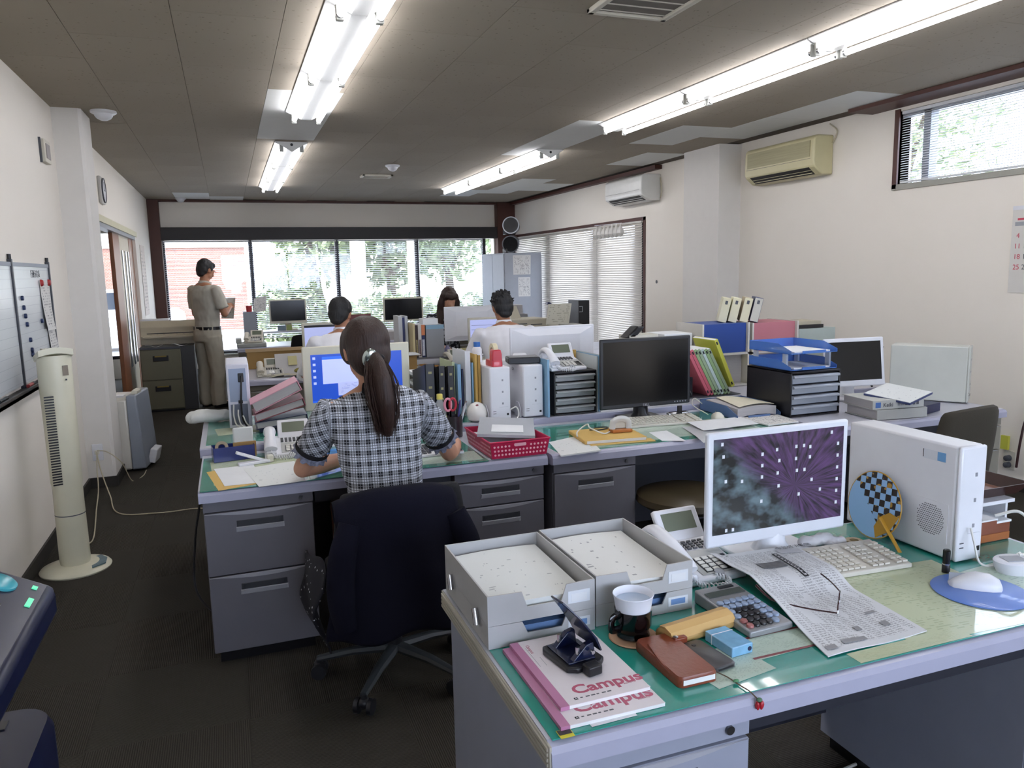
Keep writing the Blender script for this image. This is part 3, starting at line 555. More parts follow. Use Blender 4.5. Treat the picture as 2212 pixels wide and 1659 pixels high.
# grey cabinet, speakers, notices at the far corner
g_ = thing('steel_cabinet', 'tall pale grey steel cabinet in the far corner with notices', 'cabinet', (4.06, 11.4, 0)); GC = mt('cabinet_grey', '#9fa3ab', .4)
G().box(0, .62, .0, 1.1, .03, 1.76).obj('body', GC, g_, bev=.006); G().box(.02, .6, .03, 1.07, 0, .03).obj('plinth', DGREY, g_)
for y0, y1 in ((.01, .545), (.555, 1.09)):
    d = G().box(-.014, 0, y0, y1, .05, 1.74).obj('door', GC, g_, bev=.004); G().box(-.03, -.014, (y1-.05) if y0 < .1 else y0+.03, (y1-.03) if y0 < .1 else y0+.05, .85, 1.0).obj('handle', CHROME, d)
for a, b, z0, z1, lb, cu in ((.14, .42, 1.42, 1.72, 'larger curling notice stuck to the grey steel cabinet', .03), (.22, .42, 1.08, 1.38, 'lower white notice stuck to the grey steel cabinet', .004)):
    tag(G().grid(lambda u, v: (4.06+lerp(a, b, u), 11.396-cu*max(0, u-.3)*(1+v), lerp(z0, z1, v)), 8, 8, th=(0, .0008, 0)).obj('notice', NOTE), lb, 'paper')
def speaker(lb, x, y, z, tilt):
    t = thing('loudspeaker', lb, 'speaker', (x, y, z)); M = Matrix.Rotation(tilt, 4, 'X') @ Matrix.Rotation(-.5, 4, 'Z')
    G().lathe([(.125, -.02), (.13, .04), (.12, .16), (.08, .24)], n=32, M=Matrix.Translation((0, 0, .14)) @ M @ Matrix.Rotation(-PI/2, 4, 'X')).obj('cabinet', BLACK, t, True)
    G().lathe([(.118, -.024), (.135, -.024), (.135, -.008), (.118, -.008)], n=32, cap=False, M=Matrix.Translation((0, 0, .14)) @ M @ Matrix.Rotation(-PI/2, 4, 'X')).obj('ring', mt('speaker_ring', '#7d8086', .35, metal=.6), t, True)
    G().lathe([(.115, -.02), (.06, .0), (.01, -.01)], n=32, M=Matrix.Translation((0, 0, .14)) @ M @ Matrix.Rotation(-PI/2, 4, 'X')).obj('cone', DARK, t, True)
    G().box(-.07, .09, .02, .2, 0.0, .08).obj('foot', BLACK, t, bev=.01); G().box(.04, .10, .0, .015, .03, .055).obj('badge', GREYP, t)
speaker('lower black loudspeaker standing on the grey steel cabinet', 4.24, 11.6, 1.76, .2); speaker('upper black loudspeaker stacked on the other speaker', 4.26, 11.62, 2.05, -.1)
# air conditioners
def aircon(lb, y0, y1, z0, z1, dep, mat, slots):
    t = thing('air_conditioner', lb, 'air conditioner', (XR, (y0+y1)/2, z0)); L = (y1-y0)/2; h = z1-z0
    pr = [(0, 0), (-dep*.55, 0), (-dep*.95, h*.2), (-dep, h*.35), (-dep*.97, h*.92), (-dep*.8, h), (0, h)]
    G().loft([[(a, -L, b) for a, b in pr], [(a, L, b) for a, b in pr]]).obj('body', mat, t, bev=.012)
    G().loft([[(-dep*.62, -L*.85, .006), (-dep*.93, -L*.85, h*.19), (-dep*.9, -L*.85, h*.22), (-dep*.55, -L*.85, .01)], [(-dep*.62, L*.85, .006), (-dep*.93, L*.85, h*.19), (-dep*.9, L*.85, h*.22), (-dep*.55, L*.85, .01)]]).obj('outlet_louvre', BLACK, t)
    for k in range(2): G().box(-dep*.80, -dep*.74, -L*.85, L*.85, h*(.04+.07*k), h*(.05+.07*k)).obj('vane', mat, t)
    G().box(-dep-.004, -dep+.004, -L*.92, L*.92, h*.40, h*.405).obj('panel_seam', DGREY, t)
    if slots:
        G().box(-dep-.003, -dep+.004, -L*.9, L*.9, h*.45, h*.86).obj('intake_grille', mt('intake_beige', '#a59e7c', .6, var=.3, scale=3, stretch=(1, 1, 120)), t)
    return t
aircon('white air conditioner above the blinds on the side wall', 7.92, 8.82, 2.25, 2.545, .26, mt('ac_white', '#dcdcd8', .25), False)
aircon('old yellowed air conditioner right of the column', 5.22, 6.12, 2.215, 2.53, .2, mt('ac_yellowed', '#c6be96', .4), True)
cord('thin cable running up from the yellowed air conditioner to the ceiling', [(XR-.02, 5.21, 2.46), (XR-.015, 5.17, 2.55), (XR-.02, 5.25, 2.62)], .006, CORD); cord('thin cable hanging beside the white air conditioner', [(XR-.02, 7.9, 2.5), (XR-.02, 7.87, 2.35), (XR-.02, 7.9, 2.27)], .006, CORD)
# paper ornaments on the nearest side-wall blind
t = thing('paper_garland', 'row of small white paper ornaments along the blind top', 'ornament', (XR-.105, 9.0, 2.02))
G().cyl((0, -.33, .02), (0, .42, .03), .004, n=6).obj('string', WHITE, t)
for k in range(7): G().lathe([(.006, .02), (.012, -.01), (.045, -.06), (.055, -.10), (.03, -.13), (.003, -.15)], n=6, c=(0, -.3+k*.11, 0)).obj('ornament', mt('ornament_white', '#d9d7d2', .7), t)
# calendar
t = thing('wall_calendar', 'large month calendar with red Sunday dates on the side wall', 'calendar', (XR-.003, 3.615, 1.28))
G().box(-.004, 0, -.40, 0, 0, .54).obj('sheet', mt('calendar_sheet', '#d6d3cd', .7), t); G().box(-.006, 0, -.40, 0, .52, .545).obj('binding', WHITE, t)
RED = mt('calendar_red', '#c4475a', .6); INK = mt('calendar_ink', '#5a5a60', .6)
for k, a in enumerate(('4', '11', '18', '25')):
    for c_ in range(6): txt(str(int(a)+c_), .045, RED if c_ == 0 else INK, t, (-.0045, -.045-c_*.058, .345-k*.066), (PI/2, 0, -PI/2), align='CENTER')
G().box(-.0045, -.004, -.08, -.035, .455, .468).obj('print_bar', RED, t); G().box(-.0045, -.004, -.39, -.02, .42, .445).obj('print_bar', GREYP, t)
t = thing('wall_socket', 'wall socket with plugs and yellow tag by the far side of the near desk', 'outlet', (XR, 3.52, .19)); G().box(-.008, 0, -.04, .04, -.06, .06).obj('plate', OFFW, t)
for zz in (-.03, .015): G().lathe([(.02, 0), (.018, .03), (.01, .035)], n=12, c=(0, 0, 0), M=Matrix.Translation((-.008, 0, zz)) @ Matrix.Rotation(-PI/2, 4, 'Y')).obj('plug', DGREY, t, True)
G().box(-.03, -.012, .0, .05, .07, .16).obj('tag', mt('yellow_tag', '#c9c94e', .6), t)
cord('dark red cord hanging on the wall near the socket', [(XR-.03, 3.45, .16), (XR-.05, 3.42, .35), (XR-.03, 3.40, .50), (XR-.02, 3.3, .55)], .008, mt('maroon_cord', '#3a1f20', .5))
tag(G().cyl((XR, 8.0, 1.32), (XR-.004, 8.0, 1.32), .02, n=10).obj('wall_hole', BLACK), 'small dark hole in the side wall between blind and column', 'hole')
# ================================================================ people
def blob(g, vox, it=4, fac=.5):
    """join overlapping volumes into one continuous skin"""
    me = g.mesh('b', WHITE); o = bpy.data.objects.new('b', me)
    r = o.modifiers.new('r', 'REMESH'); r.mode = 'VOXEL'; r.voxel_size = vox
    s = o.modifiers.new('s', 'SMOOTH'); s.factor = fac; s.iterations = it
    m2 = bake(o); m2.shade_smooth(); m2.materials.clear(); return m2
def wrinkle(me, amp, sc, seed=0):
    n = len(me.vertices); co = [0.]*(3*n); no = [0.]*(3*n); me.vertices.foreach_get('co', co); me.vertex_normals.foreach_get('vector', no)
    for i in range(0, 3*n, 3):
        a = noise.noise(Vector((co[i]*sc, co[i+1]*sc, co[i+2]*sc*.6+seed)))*amp
        co[i] += no[i]*a; co[i+1] += no[i+1]*a; co[i+2] += no[i+2]*a
    me.vertices.foreach_set('co', co); me.update()
SKIN = mt('skin', '#c08f74', .5, var=.05); SKIN2 = mt('skin_tan', '#a87558', .5, var=.05)
def hairmat(name, c1, c2):
    N = NT(name, .55); n = N.noise(N.map(N.tc.outputs['Object'], (60, 60, 5)), 3., 3); N.col(N.mix(n, c1, c2)); N.bump(n, .6, .006); return N.m
HBR = hairmat('brown_hair', '#180d09', '#3a2118'); HBK = hairmat('black_hair', '#0a0a0c', '#1c1b1e')
def capsule(g, pts, rs, n=12):
    g.tube(pts, rs, n)
    for p, r in ((pts[0], rs[0]), (pts[-1], rs[-1])):
        r = r if isinstance(r, (int, float)) else min(r); g.ell(p, (r, r, r), 10)
def head(g, c, M):
    """skull, jaw, nose, brow, lips, ears, neck stub: M places it, +Y is the face"""
    def e(p, r): g.ell(p, r, 14, M=M)
    e((0, -.012, .02), (.074, .092, .098)); e((0, .022, -.045), (.055, .062, .065)); e((0, .045, -.085), (.032, .035, .025)); e((0, .07, -.02), (.045, .03, .05))
    g.tube([M @ Vector((0, .092, .005)), M @ Vector((0, .112, -.032)), M @ Vector((0, .098, -.042))], [.009, .014, .012], 8)
    e((0, .092, -.066), (.02, .01, .007)); e((0, .09, .022), (.05, .012, .008))
    for s in (-1, 1):
        e((s*.074, -.008, -.012), (.009, .018, .03)); e((s*.079, -.014, .0), (.008, .014, .022)); e((s*.03, .082, .004), (.014, .012, .009))
def hand(g, M, curl=.6, side=1):
    """palm, four unequal bent fingers and a thumb leaving the palm's side; +Y is the finger direction, +Z the back of the hand"""
    g.loft([[tuple(M @ Vector((x*w_, y, z*t))) for x, z in ellipse(1, 1, 12)] for y, w_, t in ((-.01, .024, .017), (.02, .034, .015), (.055, .04, .014), (.085, .038, .012))])
    for k, (x, L) in enumerate(((-.028, .068), (-.009, .078), (.010, .073), (.028, .056))):
        p = Vector((x, .08, 0)); a = 0; pts = [p]
        for seg in (.45, .3, .25): a += curl*.55; p = p+Vector((x*.05*seg, math.cos(a)*L*seg, -math.sin(a)*L*seg)); pts.append(p)
        capsule(g, [M @ q for q in pts], [.0085, .0082, .0075, .0062], 8)
    capsule(g, [M @ Vector(q) for q in ((-side*.026, .01, -.004), (-side*.045, .035, -.012), (-side*.048, .062, -.022), (-side*.038, .082, -.03))], [.012, .0105, .009, .0075], 8)
def frame(p, y, z):
    y = Vector(y).normalized(); x = y.cross(Vector(z)).normalized(); z = x.cross(y); return Matrix(((x.x, y.x, z.x, p[0]), (x.y, y.y, z.y, p[1]), (x.z, y.z, z.z, p[2]), (0, 0, 0, 1)))
def put(me, name, mat, parent, loc=None, rot=None):
    me.materials.append(mat); return link(name, me, parent, loc=loc, rot=rot)
# ---------------------------------------------------------------- woman in the checked shirt
wt = thing('person', 'person in a black and white checked shirt with a long brown ponytail, typing', 'person')
V = Vector
HM = Matrix.Translation((.470, 2.905, 1.205)) @ Matrix.Rotation(-.22, 4, 'X') @ Matrix.Rotation(.15, 4, 'Z')
neck = [V((.487, 2.875, 1.05)), V((.482, 2.885, 1.10)), V((.475, 2.90, 1.16))]
tor = [(.51, 2.79, .44, .12, .18), (.51, 2.79, .52, .125, .185), (.508, 2.80, .62, .105, .155), (.505, 2.815, .72, .10, .142), (.50, 2.84, .84, .108, .158), (.495, 2.858, .94, .112, .178), (.492, 2.868, 1.01, .098, .185), (.49, 2.872, 1.05, .07, .13), (.487, 2.875, 1.08, .048, .06)]
LS, LE, LH = V((.322, 2.865, .985)), V((.225, 3.0, .752)), V((.43, 3.16, .738))
RS, RE, RH = V((.662, 2.865, .985)), V((.815, 3.02, .752)), V((.895, 3.20, .745))
g = G(); g.tube([p[:3] for p in tor], [(p[3]*.9, p[4]*.93) for p in tor], 24); capsule(g, neck, [.05, .046, .05]); head(g, None, HM)
capsule(g, [LS, LS.lerp(LE, .5), LE], [.043, .042, .036]); capsule(g, [LE, LE.lerp(LH, .35), LH], [.036, .038, .024]); capsule(g, [RS, RS.lerp(RE, .5), RE], [.043, .042, .037]); capsule(g, [RE, RE.lerp(RH, .35), RH], [.037, .038, .025])
hand(g, frame(LH+V((.01, .008, 0)), (1, .6, 0), (0, 0, 1)), .5, -1)
hand(g, frame(RH+V((.004, .012, .002)), (.15, 1, .1), (.75, -.1, .6)), 1.0, -1)
for s in (-1, 1):
    capsule(g, [(.51+s*.09, 2.82, .50), (.51+s*.10, 3.02, .52), (.51+s*.11, 3.22, .52)], [.085, .08, .06]); capsule(g, [(.51+s*.11, 3.22, .51), (.51+s*.11, 3.24, .3), (.51+s*.11, 3.2, .09)], [.056, .05, .035])
    capsule(g, [(.51+s*.11, 3.18, .04), (.51+s*.115, 3.28, .035), (.51+s*.12, 3.38, .028)], [.036, .035, .026])
put(blob(g, .0055, 3), 'body', SKIN, wt)
# checked shirt: plaid drawn on UVs that follow the cloth
N = NT('plaid_cloth', .85); u_, v_, _ = N.sep(N.tc.outputs['UV'])
def stripes(c, per):
    f = N.math('FRACT', N.math('MULTIPLY', c, 1/per)); wide = N.math('LESS_THAN', f, .42)
    t1 = N.math('LESS_THAN', N.math('ABSOLUTE', N.math('SUBTRACT', f, .60)), .03); t2 = N.math('LESS_THAN', N.math('ABSOLUTE', N.math('SUBTRACT', f, .84)), .03); w1 = N.math('LESS_THAN', N.math('ABSOLUTE', N.math('SUBTRACT', f, .21)), .028)
    return wide, N.math('MAXIMUM', t1, t2), w1
a1, b1, c1 = stripes(u_, .036); a2, b2, c2 = stripes(v_, .040)
dk = N.math('MULTIPLY', N.math('ADD', N.math('MULTIPLY', a1, .62), N.math('MULTIPLY', a2, .62)), .95); base = N.mix(dk, '#cfd3dc', '#0a0b16')
base = N.mix(N.math('MULTIPLY', N.math('MAXIMUM', b1, b2), .85), base, '#14151f'); base = N.mix(N.math('MULTIPLY', N.math('MAXIMUM', c1, c2), .3), base, '#cfd2da'); N.col(base)
N.bump(N.noise(N.tc.outputs['Object'], 30), .25, .01); PLAID = N.m
g = G(); g.tube([p[:3] for p in tor[1:-1]]+[V((.487, 2.876, 1.068))], [(p[3], p[4]) for p in tor[1:-1]]+[(.058, .07)], 28)
sl = lambda S, E: [S.lerp(E, k) for k in (-.12, .15, .4, .62)]
for S, E in ((LS, LE), (RS, RE)): g.tube(sl(S, E), [.05, .06, .064, .062], 16); g.ell(S+V((0, 0, -.008)), (.05, .058, .05))
me = blob(g, .007, 5); wrinkle(me, .007, 16); wrinkle(me, .004, 38, 5)
ul = me.uv_layers.new(name='UVMap')
def shuv(co):
    for S, E, sg in ((LS, LE, -1), (RS, RE, 1)):
        if sg*(co.x-S.x) > -.012+.25*(S.z-co.z)*0+.02 or (sg*(co.x-S.x) > .0 and co.z < .9):
            ax = (E-S).normalized(); t = (co-S).dot(ax); r = co-S-ax*t; b = ax.cross(V((0, 1, 0))).normalized(); c2 = ax.cross(b)
            an = math.atan2(r.dot(c2), r.dot(b)); return ((t+an*.06)*.72, (t-an*.06)*.72)
    return (co.x, co.z+.08*abs(co.x-.49)**1.5)
for lp in me.loops: ul.data[lp.index].uv = shuv(me.vertices[lp.vertex_index].co)
put(me, 'shirt', PLAID, wt)
FRILL = mt('cuff_black', '#0d0d14', .8)
for S, E in ((LS, LE), (RS, RE)):
    ax = (E-S).normalized(); c = S.lerp(E, .60)
    G().tube([c-ax*.006, c+ax*.004, c+ax*.014], [.0655, .067, .066], 20, cap=False).obj('cuff_band', FRILL, wt, True)
    ring = []
    b = ax.cross(V((0, 1, 0))).normalized(); d = ax.cross(b)
    for k, (tt, rr) in enumerate(((.014, .06), (.026, .064), (.038, .066))):
        ring.append([c+ax*(tt+.003*math.sin(i*1.7)*k)+(b*math.cos(2*PI*i/40)+d*math.sin(2*PI*i/40))*(rr+.004*k*math.sin(i*2.1)) for i in range(40)])
    gg = G(); gg.loft(ring, cap=False); m_ = gg.mesh('cuff_frill', PLAID, True); link('cuff_frill', m_, wt); m_.materials[0] = mt('frill_cloth', '#77798a', .85, var=.9, scale=90)
G().tube(bez([(.44, 2.815, 1.075), (.487, 2.80, 1.07), (.535, 2.82, 1.075), (.54, 2.90, 1.085)], 6), [(.014, .02)]*19, 8).obj('collar', FRILL, wt, True)
g = G(); capsule(g, [(.51, 2.79, .46), (.51, 2.95, .50), (.51, 3.2, .51)], [(.13, .20), (.11, .20), (.09, .19)], 20); put(blob(g, .012, 5), 'skirt', JK, wt)
# hair: cap over the skull, ponytail with strands, oval clip
g = G(); e = lambda p, r: g.ell(p, r, 16, M=HM)
e((0, -.022, .03), (.088, .10, .098)); e((0, -.045, -.02), (.083, .072, .085)); e((-.052, .02, .02), (.034, .06, .075)); e((.052, .02, .02), (.034, .06, .075)); e((0, -.05, -.07), (.055, .045, .04))
me = blob(g, .007, 6); wrinkle(me, .003, 30); put(me, 'hair', HBR, wt)
tail = bez([(.476, 2.80, 1.185), (.482, 2.745, 1.165), (.487, 2.728, 1.12), (.493, 2.722, 1.06), (.50, 2.722, 1.0), (.503, 2.726, .95), (.506, 2.735, .915)], 6)
rs = [lerp(.03, .068, min(1, i/13)) if i < 20 else lerp(.068, .03, (i-20)/(len(tail)-21)) for i in range(len(tail))]
pt = G().tube(tail, [(r*.55, r) for r in rs], 16).obj('ponytail', HBR, wt, True)
sg = G()
for k in range(80):
    a = rnd.uniform(-.85, .85); b = rnd.uniform(-1, .3); e0 = rnd.randint(24, len(tail)-1); off = rnd.uniform(-.01, .016)
    pts = [tail[i]+V((a*rs[i]*(1.0+.05*math.sin(i*.5+k)), -abs(b)*rs[i]*.62-.002, -off*i/30)) for i in range(2, e0, 3)]+[tail[e0-1]+V((a*rs[e0-1]*1.1, -.012, -.015-rnd.random()*.02))]
    sg.tube(pts, [.0022]*(len(pts)-1)+[.0006], 4)
so_ = sg.obj('hair_strands', HBR, pt, True); so_['kind'] = 'stuff'
M = Matrix.Translation((.462, 2.762, 1.190)) @ Matrix.Rotation(.25, 4, 'Y') @ Matrix.Rotation(PI/2+.25, 4, 'X')
g = G(); g.lathe([(1, 0), (.97, .3), (.7, .8), (.02, 1)], n=24, M=M @ Matrix.Diagonal((.026, .036, .012, 1))); g.obj('hair_clip', mt('clip_silver', '#b9c4c0', .15, metal=.9), wt, True)
G().tube(bez([(.49, 2.775, 1.19), (.505, 2.77, 1.195), (.515, 2.775, 1.185)], 5), .006, 8).obj('hair_tie', BLACK, wt, True)
# ---------------------------------------------------------------- standing man
KH = mt('khaki_shirt', '#b5b1a4', .85, var=.08); KT = mt('khaki_trousers', '#b5af9f', .85, var=.1)
st = thing('person', 'person standing in a khaki shirt and trousers, reading a paper', 'person', (-.24, 9.48, 0), -.85)
g = G()
tor = [(0, -.01, .80, .115, .165), (0, -.005, .90, .11, .165), (0, 0, 1.0, .105, .152), (0, .0, 1.12, .112, .165), (0, -.005, 1.25, .118, .185), (0, -.01, 1.34, .105, .195), (0, -.01, 1.395, .075, .14), (0, -.005, 1.43, .052, .06)]
g.tube([p[:3] for p in tor], [(p[3]*.92, p[4]*.94) for p in tor], 24); capsule(g, [(0, -.005, 1.41), (0, .015, 1.50)], [.055, .05])
HM2 = Matrix.Translation((0, .035, 1.565)) @ Matrix.Rotation(-.35, 4, 'X'); head(g, None, HM2)
SL, SR = V((-.19, -.01, 1.345)), V((.19, -.01, 1.345)); EL, ER = V((-.235, .04, 1.07)), V((.235, .05, 1.07)); HL, HR = V((-.10, .25, 1.10)), V((.10, .25, 1.14))
for S, E, H, sd in ((SL, EL, HL, -1), (SR, ER, HR, 1)):
    capsule(g, [S, S.lerp(E, .5), E], [.048, .045, .038]); capsule(g, [E, E.lerp(H, .35), H], [.038, .037, .027])
    hand(g, frame(H, (-sd*.5, 1, .25), (sd*.8, .2, .5)), .7, sd)
for s in (-1, 1):
    capsule(g, [(s*.085, -.005, .84), (s*.09, .01, .65), (s*.09, .015, .48)], [.09, .078, .058]); capsule(g, [(s*.09, .012, .48), (s*.09, -.02, .32), (s*.09, -.01, .09)], [.056, .055, .038])
    capsule(g, [(s*.09, -.03, .045), (s*.095, .08, .04), (s*.10, .15, .028)], [.04, .04, .026])
put(blob(g, .008, 3), 'body', SKIN2, st)
g = G(); g.tube([p[:3] for p in tor[1:-1]], [(p[3]*1.06, p[4]*1.04) for p in tor[1:-1]], 24)
for S, E in ((SL, EL), (SR, ER)): g.tube([S.lerp(E, k) for k in (-.1, .2, .5, .76)], [.058, .068, .068, .066], 14); g.ell(S, (.058, .058, .055))
me = blob(g, .010, 4); wrinkle(me, .012, 11); wrinkle(me, .006, 26, 3); put(me, 'shirt', KH, st)
g = G(); g.tube([(0, -.005, .93), (0, -.01, .84), (0, -.012, .76)], [(.118, .17), (.128, .182), (.125, .185)], 24)
for s in (-1, 1): g.tube([(s*.085, -.01, .82), (s*.095, .005, .62), (s*.1, .01, .45), (s*.1, -.005, .25), (s*.1, -.005, .07), (s*.1, 0, .035)], [.108, .095, .086, .082, .08, .082], 16)
me = blob(g, .010, 4); wrinkle(me, .012, 9, 2); wrinkle(me, .006, 24, 9); put(me, 'trousers', KT, st)
G().tube([(0, -.005, .895), (0, -.005, .93)], [(.124, .177), (.123, .175)], 28).obj('belt', BLACK, st, True)
for a in (-2.6, -1.9, -1.2, -.5): G().box(-.006, .006, -.004, .004, .89, .937, M=Matrix.Translation((.178*math.cos(a), -.005+.126*math.sin(a), 0)) @ Matrix.Rotation(a+PI/2, 4, 'Z')).obj('belt_loop', KT, st)
G().tube(bez([(-.055, .05, 1.415), (-.058, -.02, 1.43), (0, -.062, 1.435), (.058, -.02, 1.43), (.055, .05, 1.415)], 5), [(.005, .016)]*21, 8).obj('collar', KH, st, True)
g = G(); e = lambda p, r: g.ell(p, r, 14, M=HM2); e((0, -.02, .035), (.084, .098, .094)); e((0, -.05, -.01), (.078, .06, .07)); e((0, .045, .07), (.066, .05, .04)); e((0, -.06, -.055), (.056, .034, .045)); e((0, .0, .03), (.086, .06, .07)); me = blob(g, .008, 4); wrinkle(me, .004, 40); put(me, 'hair', HBK, st)
gl_ = G()
for s in (-1, 1): gl_.tube([HM2 @ V((s*.032+.022*math.cos(k*PI/6), .103, .003+.015*math.sin(k*PI/6))) for k in range(13)], .0015, 6); gl_.tube([HM2 @ V((s*.054, .102, .006)), HM2 @ V((s*.08, .0, .008))], .0018, 6)
gl_.obj('glasses', CHROME, st)
for s in (-1, 1): G().loft([[(s*.1+x*w_, y, z) for x, y in ellipse(.045, .12, 14, 0, .05)] for z, w_ in ((.0, 1), (.03, 1), (.06, .8))]).obj('shoe', BLACK, st, True)
tag(G().grid(lambda u, v: (-.10+.2*u, .29+.05*v+.02*math.sin(u*3), 1.0+.24*v), 6, 6, th=(0, .001, 0)).obj('paper_sheet', NOTE, None, loc=(-.24, 9.48, 0), rot=(0, 0, -.85)), 'white sheets held by the standing person', 'paper')
# ---------------------------------------------------------------- seated men in white shirts, long-haired woman
SHW = mt('white_shirt', '#e9e9ee', .85, var=.02)
def seated(label, x, y, ztop, lean, shirt, hair, hm, rz=0, sleeves=1, skin=SKIN2, spiky=False, turn=0, wd=1.0, long=False):
    t = thing('person', label, 'person', (x, y, 0), rz); k = ztop-1.30
    Z = lambda z: z+k*(z-.4)/.9
    tr_ = [(0, -.06, .43, .12, .17), (0, -.06, .55, .12, .17), (0, -.05, .68, .115, .165), (0, -.03+lean*.2, .82, .122, .185), (0, lean*.5, .94, .125, .205), (0, lean*.75, 1.01, .105, .2), (0, lean*.9, 1.05, .075, .14), (0, lean, 1.08, .055, .065)]
    g = G(); g.tube([(a, b, Z(c)) for a, b, c, d, f in tr_], [(d*.93, f*.93*wd) for a, b, c, d, f in tr_], 24)
    H = Matrix.Translation((0, lean+.05, Z(1.195))) @ Matrix.Rotation(turn, 4, 'Z') @ Matrix.Rotation(-.35, 4, 'X'); capsule(g, [V((0, lean, Z(1.05))), V((0, lean+.03, Z(1.13)))], [.055, .052]); head(g, None, H)
    g2 = G(); g2.tube([(a, b, Z(c)) for a, b, c, d, f in tr_[1:-1]], [(d, f*wd) for a, b, c, d, f in tr_[1:-1]], 24)
    for s in (-1, 1):
        S = V((s*.19*wd, lean*.7, Z(.99))); E = V((s*.28*wd, lean*.6+.12, .76)); Hn = V((s*.16, .47, .735))
        capsule(g, [S, S.lerp(E, .5), E], [.048, .045, .04]); capsule(g, [E, E.lerp(Hn, .35), Hn], [.04, .038, .028]); hand(g, frame(Hn, (-s*.3, 1, 0), (0, 0, 1)), .6, s)
        g2.tube([S.lerp(E, q) for q in (-.1, .2, .6, 1.0)], [.062, .07, .066, .058], 14); g2.ell(S, (.066, .062, .06))
        if sleeves: g2.tube([E.lerp(Hn, q) for q in (-.1, .3, .8)], [.058, .052, .044], 14)
        capsule(g, [(s*.09, -.04, .48), (s*.11, .2, .50), (s*.12, .38, .49)], [.09, .08, .06]); capsule(g, [(s*.12, .38, .48), (s*.12, .4, .28), (s*.12, .36, .08)], [.058, .052, .04]); capsule(g, [(s*.12, .34, .045), (s*.125, .5, .03)], [.04, .028])
    put(blob(g, .009, 3), 'body', skin, t); me = blob(g2, .010, 5); wrinkle(me, .010, 12); put(me, 'shirt', shirt, t)
    g = G(); capsule(g, [(0, -.06, .47), (0, .15, .49)], [(.12, .19), (.1, .2)], 18)
    for s in (-1, 1): g.tube([(s*.09, -.04, .48), (s*.11, .2, .50), (s*.12, .39, .49), (s*.12, .40, .4), (s*.12, .4, .28), (s*.12, .36, .06)], [.1, .09, .075, .072, .066, .062], 12)
    put(blob(g, .014, 3), 'trousers', JK, t)
    G().tube(bez([(-.05, lean+.05, Z(1.075)), (-.057, lean-.0, Z(1.085)), (0, lean-.048, Z(1.09)), (.057, lean-.0, Z(1.085)), (.05, lean+.05, Z(1.075))], 5), [(.005, .018)]*21, 8).obj('collar', shirt, t, True)
    g = G(); e = lambda p, r: g.ell(p, r, 14, M=H); e((0, -.02, .035), (.086, .10, .094)); e((0, -.05, -.012), (.078, .06, .07)); e((0, .045, .07), (.062, .05, .04)); e((0, -.062, -.055), (.056, .032, .045))
    if spiky:
        for q in range(130):
            d = V((rnd.uniform(-1, 1), rnd.uniform(-1, .8), rnd.uniform(.0, 1))).normalized(); b = V((d.x*.08, -.02+d.y*.09, .035+d.z*.088)); g.tube([H @ b, H @ (b+d*.022+V((rnd.uniform(-.01, .01), 0, .004)))], [.009, .003], 6)
    if long:
        for s in (-1, 1): g.tube([H @ V((s*.06, -.01, .05)), H @ V((s*.082, .0, -.04)), H @ V((s*.085, -.0, -.12)), V((s*.10, lean+.04, Z(1.0))), V((s*.10, lean+.06, Z(.9)))], [.035, .04, .042, .04, .015], 12)
        g.tube([H @ V((0, -.06, 0)), H @ V((0, -.07, -.12)), V((0, lean-.09, Z(.98)))], [(.05, .08), (.04, .09), (.02, .06)], 14); g.tube([H @ V((-.06, .07, .07)), H @ V((0, .095, .06)), H @ V((.06, .07, .07))], [.03, .032, .03], 10)
    me = blob(g, .007 if not spiky else .005, 4 if not spiky else 1); wrinkle(me, .003, 40); put(me, 'hair', hair, t); return t
m1 = seated('person in a white collared shirt with short black hair, seated beside the aisle', .775, 5.66, 1.30, .10, SHW, HBK, None, turn=-.5)
m2 = seated('person in a long-sleeved white shirt with spiky black hair, seated at a screen', 2.04, 5.66, 1.30, .10, SHW, HBK, None, spiky=True, wd=1.06)
N = NT('floral_cloth', .85); nn = N.noise(N.tc.outputs['Object'], 30); N.col(N.mix(N.math('GREATER_THAN', nn, .52), '#23252f', '#a9aeb8'))
seated('person with long brown hair bent over a desk, facing the room', 2.16, 7.98, 1.31, .12, N.m, HBR, None, rz=PI, long=True, skin=SKIN, wd=.9)
# ================================================================ on the nearest desk
GREENM = mt('green_mat', '#1f8f80', .25, var=.08, coat=1); UNDER = printed('under_glass_paper', '#b5c8b8', '#95a79a', 34, 26); UNDERY = printed('under_glass_form', '#bcc6a2', '#a3ae8a', 40, 22)
for m_ in (UNDER, UNDERY):
    m_.node_tree.nodes['Principled BSDF'].inputs['Coat Weight'].default_value = .9; m_.node_tree.nodes['Principled BSDF'].inputs['Coat Roughness'].default_value = .05
def mat_thing(label, x0, x1, y0, y1, z, papers, m=GREENM):
    t = thing('desk_mat', label, 'desk mat', (0, 0, 0)); n_ = 12
    G().prism([(x0, y0), (x1, y0), (x1, y1), (x0, y1)], z, z+.002).obj('sheet', m, t)
    for k, (a, b, c, d, rz, mm) in enumerate(papers):
        G().grid(lambda u, v: ((u-.5)*c, (v-.5)*d, 0), 1, 1, th=.0003).obj('inserted_paper', mm, t, loc=(a, b, z+.0024+.0002*k), rot=(0, 0, rz))
    return t
ZM = ZN+.0012
mat_thing('green glass-topped mat on the desk closest to the viewer', .463, 2.04, 1.112, 1.785, ZM, [(1.50, 1.30, .40, .36, -.06, UNDERY), (1.28, 1.135, .30, .04, .0, UNDERY), (.88, 1.21, .15, .12, .15, UNDER), (1.05, 1.245, .20, .08, .05, UNDER), (.585, 1.135, .09, .03, .02, PAPER), (1.86, 1.26, .3, .26, .1, UNDER)])
ZD = ZM+.0028
